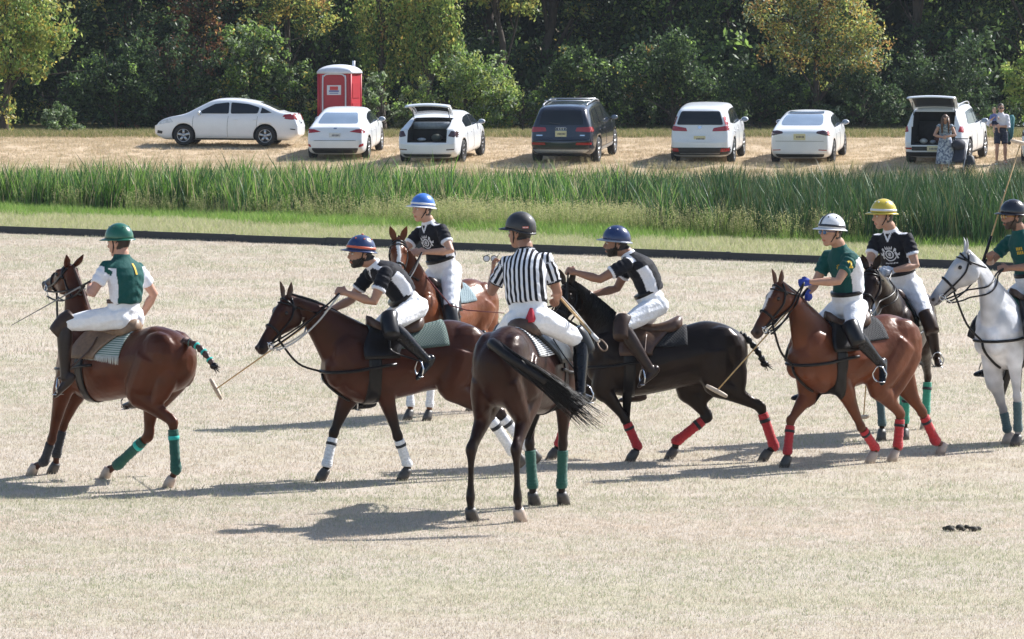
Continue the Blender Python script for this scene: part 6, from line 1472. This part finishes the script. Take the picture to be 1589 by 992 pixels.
def lid(parent, x0, z0, x1, z1, w0, w1, crown, edge, inner, struts):
    g = Geo(); gi = Geo(); P = []; Q = []; ax = V((x1-x0, 0, z1-z0)); n = V((-(z1-z0), 0, x1-x0)).normalized(); n = n if n.z > 0 else -n
    for i in range(9):
        q = i/8; row = []; row2 = []
        for j in range(15):
            y = (j/14*2-1); w_ = lerp(w0, w1, q); p = V((x0, 0, z0))+ax*q+V((0, y*w_, 0))+n*(crown*math.sin(q*math.pi)*.8+crown*(1-y*y)*.9)
            if q > .85: p -= n*(q-.85)*edge*6
            row.append((p, n)); row2.append((p-n*.045, -n))
        P.append(row); Q.append([r for r in row2[1:-1]])
    lo = put('raised_lid', g.grid(P, .04), m_cw, parent); put('lid_lining', gi.grid(Q[1:-1], .01), inner, lo)
    for sg in (1, -1): put('lid_strut', Geo().tube([(x0-.15, sg*(w0-.05), z0-.28), V((x0, sg*(w0-.05), z0))+ax*.55-n*.04], .012, 6), m_blackp, parent)
    return lo
lid(t3, -1.28, 1.40, -2.26, 1.78, .58, .66, .06, .10, m_glass, 1)
put('seat_back', Geo().box((-1.58, -.56, 1.0), (-1.30, .56, 1.19)), mat('grey_upholstery', (.30,.33,.38), .8, .15, 12), t3)
put('boot_edge_trim', Geo().box((-2.36, -.57, .655), (-2.30, .57, .675)), m_blackp, t3)
for i, (y, w_, h_, c) in enumerate(((-.2, .28, .20, (.05,.06,.05)), (.25, .22, .09, (.45,.47,.50)))):
    o = put('luggage', Geo().ell((-1.9, y, .67+h_*.5), (.16, 0, 0), (0, w_*.6, 0), (0, 0, h_*.55), 10), mat('luggage_%d' % i, c, .8, .2), t3)
# 4 dark SUV
t4, b4 = car('suv', 'dark navy SUV with roof rails seen from behind', 893, 114.4, rad(79.5), 5.04, 1.96, 1.75, AUD, 1.10, 1.50, -1.50, .385, m_cd, K(
    rear=[('rear_glass', [(-.66,1.17), (.66,1.17), (.56,1.58), (-.56,1.58)], m_glass, K(rnd=.08)), ('tail_light', [(.42,.99), (.93,.96), (.93,1.12), (.46,1.10)], m_lite, K(both=True, rnd=.03)), ('lower_light', [(.44,.60), (.88,.60), (.88,.67), (.46,.67)], m_lite, K(both=True, rnd=.02)),
          ('skid_plate', [(-.70,.36), (.70,.36), (.84,.47), (-.84,.47)], m_grey_tr, K(rnd=.03)), ('lower_valance', [(-.74,.24), (.74,.24), (.70,.35), (-.70,.35)], m_blackp, K(rnd=.02)), ('tailgate_gap', [(-.8,.725), (.8,.725), (.8,.738), (-.8,.738)], m_blackp, K(rnd=0)), ('badge', [(-.70,.86), (-.56,.86), (-.56,.89), (-.70,.89)], m_chrome, K(rnd=0)), ('badge', [(.54,.86), (.72,.86), (.72,.89), (.54,.89)], m_chrome, K(rnd=0))],
    side=[('front_window', [(-.28,1.16), (.98,1.16), (.62,1.42), (.30,1.57), (-.28,1.60)], m_glass, K(rnd=.05)), ('rear_window', [(-1.15,1.17), (-.34,1.16), (-.34,1.60), (-1.12,1.60)], m_glass, K(rnd=.05)), ('quarter_window', [(-1.85,1.20), (-1.22,1.17), (-1.19,1.60), (-1.68,1.56)], m_glass, K(rnd=.08)),
          ('sill', [(-1.05,.34), (1.05,.34), (1.05,.44), (-1.05,.44)], m_grey_tr, K(rnd=.02)), ('tail_light_side', [(-2.46,.98), (-2.14,1.00), (-2.2,1.10), (-2.42,1.11)], m_lite, K(rnd=.02))],
    plate=(0, .92, .33, .17, m_plate), shuts=(-.30, .98, -1.2), handles=(-.5, -1.3), tumble=.74, zb=.24, spokes=5, mirror=.88))
q, n = hit(b4, (-4, 0, 1.06), (1, 0, 0), 4); g = Geo()
for i in range(4):
    ro = Geo().tube([(q.x-.012, (-.105+.07*i)+.048*math.cos(a), 1.06+.048*math.sin(a)) for a in np.linspace(0, 6.283, 21)[:-1]], .008, 5, loop=True); put('ring_emblem', ro, m_chrome, t4)
for sg in (1, -1): put('roof_rail', Geo().tube(resample([(-1.75, sg*.64, 1.66), (-1.6, sg*.64, 1.73), (-.4, sg*.65, 1.775), (.3, sg*.64, 1.72), (.45, sg*.64, 1.64)], 4), .022, 8), m_grey_tr, t4)
for x in (-1.3, -.35): put('roof_bar', Geo().loft([(V((x, -.68, 1.80)), V((.05, 0, 0)), V((0, 0, .018))), (V((x, .68, 1.80)), V((.05, 0, 0)), V((0, 0, .018)))], 10), m_grey_tr, t4)
q, n = hit(b4, (-4, 0, 1.30), (1, 0, 0), 4); put('wiper', Geo().tube([(q.x-.05, .02, 1.19), (q.x-.02, .40, 1.24)], [.014, .008], 6), m_blackp, t4)
# 5 white crossover
t5, b5 = car('crossover', 'white crossover with black lower bumper seen from behind', 1100, 114.2, rad(80.5), 4.58, 1.855, 1.69, CRV, 1.06, 1.33, -1.33, .36, m_cw, K(
    rear=[('rear_glass', [(-.68,1.17), (.68,1.17), (.56,1.55), (-.56,1.55)], m_glass, K(rnd=.06)), ('tail_light', [(.36,.985), (.86,1.00), (.86,1.13), (.74,1.14), (.40,1.08)], m_lite, K(both=True, rnd=.02)), ('pillar_light', [(.74,1.15), (.84,1.14), (.72,1.42), (.66,1.40)], m_lite, K(both=True, rnd=.01)),
          ('lower_bumper', [(-.88,.30), (.88,.30), (.88,.52), (-.88,.52)], m_blackp, K(rnd=.03)), ('reflector', [(.60,.40), (.84,.41), (.84,.50), (.62,.50)], m_lite, K(both=True, off=.010, rnd=.02)), ('skid_strip', [(-.55,.335), (.55,.335), (.60,.37), (-.60,.37)], m_grey_tr, K(off=.010, rnd=.01)), ('badge', [(-.055,1.06), (.055,1.06), (.05,1.14), (-.05,1.14)], m_chrome, K(rnd=.015)), ('plate_recess', [(-.34,.68), (.34,.68), (.28,.86), (-.28,.86)], m_cw, K(off=.012, rnd=.05))],
    side=[('front_window', [(-.22,1.12), (.86,1.12), (.52,1.38), (.25,1.52), (-.22,1.55)], m_glass, K(rnd=.05)), ('rear_window', [(-1.05,1.13), (-.28,1.12), (-.28,1.55), (-1.02,1.55)], m_glass, K(rnd=.05)), ('quarter_window', [(-1.62,1.20), (-1.12,1.14), (-1.09,1.54), (-1.36,1.50)], m_glass, K(rnd=.06)), ('sill', [(-.92,.24), (.92,.24), (.92,.36), (-.92,.36)], m_blackp, K(rnd=.02))],
    plate=(0, .77, .34, .17, m_plate), shuts=(-.25, .88, -1.1), handles=(-.45, -1.2), tumble=.73, zb=.21, mirror=.78))
# 6 white rounded sedan
car('sedan', 'white rounded sedan with dark glass roof seen from behind', 1256, 114.2, rad(78.8), 4.69, 1.85, 1.44, TES, .97, 1.44, -1.43, .335, m_cw, K(
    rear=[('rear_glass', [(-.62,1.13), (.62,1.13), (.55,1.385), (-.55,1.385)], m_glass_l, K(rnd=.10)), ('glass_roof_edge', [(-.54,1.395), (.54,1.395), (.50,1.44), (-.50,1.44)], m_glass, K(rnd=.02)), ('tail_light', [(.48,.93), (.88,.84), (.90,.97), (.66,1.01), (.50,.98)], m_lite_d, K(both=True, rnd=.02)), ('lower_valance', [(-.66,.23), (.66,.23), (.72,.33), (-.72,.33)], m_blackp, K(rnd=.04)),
          ('reflector', [(.55,.44), (.78,.43), (.78,.455), (.55,.465)], m_lite, K(both=True, rnd=.01)), ('boot_lid_gap', [(-.70,.70), (.70,.70), (.70,.708), (-.70,.708)], m_blackp, K(rnd=0))],
    side=side_sed(0, -.98, -.05, 1.08, 1.33, 1.0)+[('tail_light_side', [(-2.30,.86), (-2.05,.90), (-2.1,.98), (-2.28,.99)], m_lite, K(rnd=.02))], plate=(0, .83, .34, .18, m_plate), shuts=(-.05, 1.05, -.98), handles=(-.3, -.9), mirror=.85, spokes=7, rim=m_rim_d))
# 7 white SUV with raised tailgate
t7, b7 = car('suv', 'white SUV with raised tailgate and open load space', 1470, 113.7, rad(73.5), 4.62, 1.86, 1.68, CRV, 1.06, 1.35, -1.33, .365, m_cw, K(
    cuts=[((-2.9, -.64, .60), (-1.15, .64, 1.12)), ((-2.9, -.60, 1.10), (-1.15, .60, 1.545))],
    rear=[('tail_light', [(.72,.98), (.90,.95), (.90,1.12), (.76,1.14)], m_lite, K(both=True, rnd=.02)), ('lower_bumper', [(-.88,.26), (.88,.26), (.88,.40), (-.88,.40)], m_blackp, K(rnd=.03)), ('bumper_trim', [(-.62,.44), (.62,.44), (.62,.56), (-.62,.56)], m_blackp, K(rnd=.03)), ('reflector', [(.62,.47), (.84,.48), (.84,.53), (.62,.53)], m_lite, K(both=True, off=.010, rnd=.01))],
    side=[('front_window', [(-.22,1.12), (.86,1.12), (.52,1.38), (.25,1.52), (-.22,1.55)], m_glass, K(rnd=.05)), ('rear_window', [(-1.35,1.16), (-.28,1.12), (-.28,1.55), (-1.15,1.50)], m_glass, K(rnd=.08)), ('sill', [(-.92,.24), (.92,.24), (.92,.34), (-.92,.34)], m_blackp, K(rnd=.02)), ('tail_light_side', [(-2.22,.97), (-1.95,1.0), (-2.0,1.1), (-2.2,1.13)], m_lite, K(rnd=.02))],
    plate=(0, .50, .33, .16, m_plate), shuts=(-.25, .88, -1.05), handles=(-.45, -1.1), tumble=.73, zb=.21, mirror=.78))
lid(t7, -1.84, 1.63, -2.56, 2.06, .66, .70, .05, .10, m_blackp, 1)
put('cargo_floor', Geo().box((-2.2, -.62, .60), (-1.18, .62, .615)), mat('cargo_carpet', (.03,.03,.033), .9), t7)
put('seat_back', Geo().box((-1.40, -.58, .62), (-1.22, .58, 1.22)), mat('dark_upholstery', (.022,.022,.025), .8, .2, 12), t7)
for i, (x, y, w_, h_, c) in enumerate(((-1.9, .35, .2, .14, (.55,.55,.52)), (-1.75, -.1, .3, .22, (.10,.035,.03)), (-1.9, .08, .14, .10, (.30,.32,.36)))): put('luggage', Geo().ell((x, y, .62+h_*.5), (.16, 0, 0), (0, w_*.6, 0), (0, 0, h_*.55), 10), mat('cargo_%d' % i, c, .8, .2), t7)
for sg in (1, -1): put('roof_rail', Geo().tube(resample([(-1.6, sg*.60, 1.64), (-1.45, sg*.60, 1.715), (-.4, sg*.61, 1.75), (.2, sg*.60, 1.71), (.35, sg*.60, 1.62)], 4), .018, 8), m_grey_tr, t7)
# 8 car cut by the right edge
car('hatchback', 'white car cut off by the right edge of the picture', 1640, 113.2, rad(77), 4.4, 1.80, 1.45, TES and [(x*4.4/4.76, z) for x, z in TES], .97, 1.30, -1.30, .33, m_cw, K(
    rear=[('rear_glass', [(-.58,1.13), (.58,1.13), (.5,1.385), (-.5,1.385)], m_glass, K(rnd=.08)), ('tail_light', [(.50,.90), (.86,.84), (.88,.97), (.60,1.0)], m_lite_d, K(both=True)), ('lower_valance', [(-.66,.23), (.66,.23), (.72,.33), (-.72,.33)], m_blackp, K(rnd=.04))], side=side_sed(0, -.9, -.05, 1.0, 1.33, 1.0), plate=(0, .80, .33, .16, m_plate), shuts=(-.05,), handles=(-.3,), mirror=.8))

# ------------------------------------------------------------ portable toilet
m_red = mat('red_plastic', (.40,.022,.035), .5, .06, 8); m_red2 = mat('red_plastic_door', (.36,.020,.032), .5, .06, 8); m_roof = mat('white_translucent_plastic', (.62,.63,.68), .45, .05, 8)
d = 127.3; x = X_at(527, d); wc = thing('portable_toilet', (x, d, tz(x, d)-.02), rad(-14), 'red portable toilet with white rounded roof between the trees and the cars', 'toilet')
g = Geo().box((-.555, -.60, .10), (.555, .60, 2.04)); put('wall', g, m_red, wc, False)
put('skid', Geo().box((-.58, -.62, 0), (.58, .62, .10)), m_blackp, wc, False)
for sx in (-.545, .545):
    for sy in (-.59, .59): put('corner_post', Geo().tube([(sx, sy, .10), (sx, sy, 2.06)], [.045, .045], 8), m_red, wc)
door = put('door', Geo().box((-.36, -.632, .16), (.36, -.603, 1.93)), m_red2, wc, False)
for z in (.45, .95): put('door_panel', Geo().box((-.29, -.642, z), (.29, -.634, z+.40)), m_red, door, False)
fr_ = [(-.39, .14), (-.39, 1.78), (-.34, 1.92), (-.22, 1.98), (.22, 1.98), (.34, 1.92), (.39, 1.78), (.39, .14)]
put('door_frame', Geo().tube([(a, -.632, b) for a, b in resample([(p[0], p[1], 0) for p in fr_], 3) for _ in (0,)] if False else [(p.x, -.632, p.y) for p in resample([(q[0], q[1], 0) for q in fr_], 3)], .026, 6), m_roof, wc)
sg_ = put('sign', Geo().box((-.24, -.652, 1.30), (.24, -.640, 1.62)), m_roof, door, False)
put('sign_print', Geo().box((-.14, -.657, 1.46), (.14, -.654, 1.58)), mat('red_print', (.55,.05,.05), .6), sg_, False); put('sign_print', Geo().box((-.17, -.657, 1.40), (.17, -.654, 1.45)), mat('blue_print', (.12,.14,.35), .6), sg_, False); put('sign_print', Geo().box((-.15, -.657, 1.345), (.15, -.654, 1.37)), mat('blue_print'), sg_, False)
put('latch', Geo().box((.20, -.660, .78), (.31, -.640, .90)), m_grey_tr, door, False)
for z in (.55, 1.2): put('side_panel', Geo().box((.557, -.40, z), (.572, .40, z+.48)), m_red2, wc, False)
rs = []
for i in range(13):
    a = lerp(0, math.pi, i/12); yy = -math.cos(a); rs.append([V((px2*(1-.0*abs(yy)), 0, 0)) for px2 in (0,)])
g = Geo(); rs = []
for q in np.linspace(-1, 1, 13):
    w_ = .63*math.sqrt(max(1-.12*q**4, 0)); hgt = .27*(1-abs(q)**3*.55); ring = []
    for j in range(25):
        a = math.pi*j/24; ring.append(V((w_*math.cos(a)*(1.0), q*.66, 2.03+hgt*math.sin(a)**.75)))
    ring += [V((-w_*.98, q*.66, 2.0)), V((w_*.98, q*.66, 2.0))]; rs.append(ring)
put('roof', g.rings(rs), m_roof, wc)
put('vent_pipe', Geo().tube([(.35, .45, 2.1), (.35, .45, 2.42)], [.05, .05], 10), m_roof, wc)

# ------------------------------------------------------------ spectators at the open SUV
def stand(px, d, face, label, J, **kw):
    x = X_at(px, d); t = thing('person', (x, d, tz(x, d)), face, label, 'person'); return t, make_person(t, J, legs='walk', **kw)
m_short = mat('navy_shorts', (.018,.022,.045), .8, .1, 30); m_shoe = mat('white_shoe', (.65,.65,.66), .6, .1)
J = dict(pel=(0, 0, .95), neck=(.02, 0, 1.47), head=(.04, 0, 1.64), look=(1, .1, -.05), wl=(.22, -.02, 1.10), wr=(.24, -.16, 1.12), kn_l=(.04, .12, .50), kn_r=(.05, -.11, .50), an_l=(.0, .13, .09), an_r=(.0, -.12, .09), to_l=(.20, .17, .05), to_r=(.20, -.16, .05), shorts=True, el_l=(-.3, .7, -.6), el_r=(-.2, -.8, -.5), hunch=.02)
tm, rm = stand(1553, 111.8, rad(268), 'man in white shirt and navy shorts holding a small child', J, skin=(.48,.27,.19), hair=(.05,.03,.02), shirt='plain', shirtcol=(.70,.68,.74), breech=m_short, boot=m_shoe, glass=m_lens, sleeve=1.15, belt=None)
J = dict(pel=(0, 0, .27), neck=(0, 0, .53), head=(.01, 0, .645), look=(1, -.2, 0), hscale=1.35, wl=(.14, .08, .42), wr=(.14, -.08, .42), kn_l=(.16, .07, .20), kn_r=(.16, -.07, .20), an_l=(.14, .08, .03), an_r=(.14, -.08, .03), to_l=(.22, .08, .0), to_r=(.22, -.08, .0), hunch=.01)
mx_, my_ = X_at(1542.5, 111.8), 111.75
tc_ = thing('person', (mx_, my_, tz(mx_, 112)+.92), rad(285), 'small fair-haired child in a blue top held on the man\'s arm', 'person')
make_person(tc_, J, legs='walk', skin=(.55,.33,.24), hair=(.36,.24,.12), shirt='plain', shirtcol=(.16,.19,.42), breech=m_short, boot=None, scale=.52, sleeve=.8, belt=None)
x, d = X_at(1566, 112.1), 112.1; ch = thing('folding_chair_bag', (x, d, tz(x, d)+.62), rad(268), 'teal folding chair bag slung over the man\'s shoulder', 'bag')
m_teal = mat('teal_canvas', (.05,.16,.17), .85, .15, 30); put('bag', Geo().tube([(-.02, 0, 0), (0, .03, .2), (.01, .05, .5), (.02, .07, .72), (.02, .07, .80)], [.05, .085, .095, .09, .05], 12), m_teal, ch); put('strap', Geo().tube(resample([(.06, .02, .15), (.14, -.08, .45), (.03, -.12, .83), (-.08, -.02, .55)], 4), .012, 6), m_blackp, ch); put('bag_end', Geo().ell((-.02, 0, .0), (.06, 0, 0), (0, .06, 0), (0, 0, .07)), m_blackp, ch)
# woman
J = dict(pel=(0, 0, .90), neck=(.10, 0, 1.38), head=(.18, 0, 1.52), look=(.9, .05, -.5), wl=(.30, .05, 1.02), wr=(.30, -.08, 1.00), kn_l=(.05, .10, .48), kn_r=(.05, -.10, .48), an_l=(0, .10, .08), an_r=(0, -.10, .08), to_l=(.18, .12, .04), to_r=(.18, -.12, .04), el_l=(-.3, 1, -.2), el_r=(-.3, -1, -.2), pattern=(.10,.16,.24))
tw_, rw = stand(1467, 110.75, rad(262), 'woman with long brown hair in a patterned sleeveless dress behind the open SUV', J, skin=(.48,.27,.19), hair=(.09,.045,.025), shirt='plain', shirtcol=(.42,.47,.52), boot=m_shoe, long_hair=mat('brown_long_hair', (.10,.050,.028), .5, .3, 60), sleeve=.12, belt=None)
m_dress = mat('blue_patterned_dress', (.09,.12,.20), .8, .1, 30, col2=(.45,.50,.56), mixs=16)
put('skirt', Geo().loft([(V((0, 0, z)), V((a, 0, 0)), V((0, b, 0))) for z, a, b in ((1.0, .135, .165), (.88, .15, .19), (.6, .19, .24), (.35, .21, .27), (.22, .22, .28))], 24), m_dress, tw_)
# stroller and bag
x, d = X_at(1487, 110.6), 110.6; st = thing('stroller', (x, d, tz(x, d)), rad(250), 'black pushchair with pale frame in front of the woman', 'stroller')
m_navy = mat('navy_canvas', (.025,.028,.045), .8, .15, 30)
put('seat', Geo().loft([(V((.05, 0, .30)), V((.14, 0, .0)), V((0, .17, 0))), (V((.0, 0, .40)), V((.17, 0, 0)), V((0, .19, 0))), (V((-.14, 0, .62)), V((.10, 0, .04)), V((0, .19, 0))), (V((-.2, 0, .78)), V((.06, 0, .04)), V((0, .17, 0)))], 14), m_navy, st)
put('canopy', Geo().ell((-.05, 0, .82), (.24, 0, 0), (0, .20, 0), (0, 0, .16)), m_navy, st)
for sg in (1, -1):
    put('frame', Geo().tube([(.35, .22*sg, .10), (.02, .22*sg, .48), (-.32, .22*sg, .98)], .013, 6), m_grey_tr, st); put('frame', Geo().tube([(-.28, .22*sg, .10), (.02, .22*sg, .48)], .013, 6), m_grey_tr, st)
    for x_ in (.35, -.28): put('wheel', Geo().tube([(x_, .20*sg, .09), (x_, .24*sg, .09)], [.09, .09], 16), m_tyre, st)
put('handle', Geo().tube([(-.32, -.22, .98), (-.32, .22, .98)], .016, 6), m_blackp, st)
x, d = X_at(1504, 110.6), 110.6; bg_ = thing('backpack', (x, d, tz(x, d)), rad(250), 'black backpack standing on the grass beside the pushchair', 'bag')
put('pack', Geo().loft([(V((0, 0, 0)), V((.12, 0, 0)), V((0, .17, 0))), (V((0, 0, .05)), V((.14, 0, 0)), V((0, .19, 0))), (V((-.01, 0, .3)), V((.13, 0, 0)), V((0, .18, 0))), (V((-.03, 0, .47)), V((.09, 0, 0)), V((0, .13, 0))), (V((-.03, 0, .52)), V((.04, 0, 0)), V((0, .06, 0)))], 14), m_blackp, bg_); put('pocket', Geo().ell((.11, 0, .17), (.05, 0, 0), (0, .12, 0), (0, 0, .12)), m_navy, bg_); put('carry_handle', Geo().tube(resample([(-.03, -.04, .50), (-.03, 0, .57), (-.03, .04, .50)], 4), .01, 6), m_blackp, bg_)
# ------------------------------------------------------------ air: one even box of haze round the whole place
hm = bpy.data.materials.new('haze_air'); hm.use_nodes = True; t_ = hm.node_tree; t_.nodes.clear()
pv = t_.nodes.new('ShaderNodeVolumePrincipled'); pv.inputs['Color'].default_value = (.80, .89, 1.0, 1); pv.inputs['Density'].default_value = 0.00012; pv.inputs['Anisotropy'].default_value = .2
mo_ = t_.nodes.new('ShaderNodeOutputMaterial'); t_.links.new(pv.outputs[0], mo_.inputs['Volume'])
hz = put('haze', Geo().box((-440, -40, -1.4), (440, 640, 19.0)), hm, None, False); tag(hz, 'thin pale haze in the air over the field', 'haze', kind='stuff')
SC.cycles.volume_bounces = 0; SC.cycles.volume_max_steps = 64
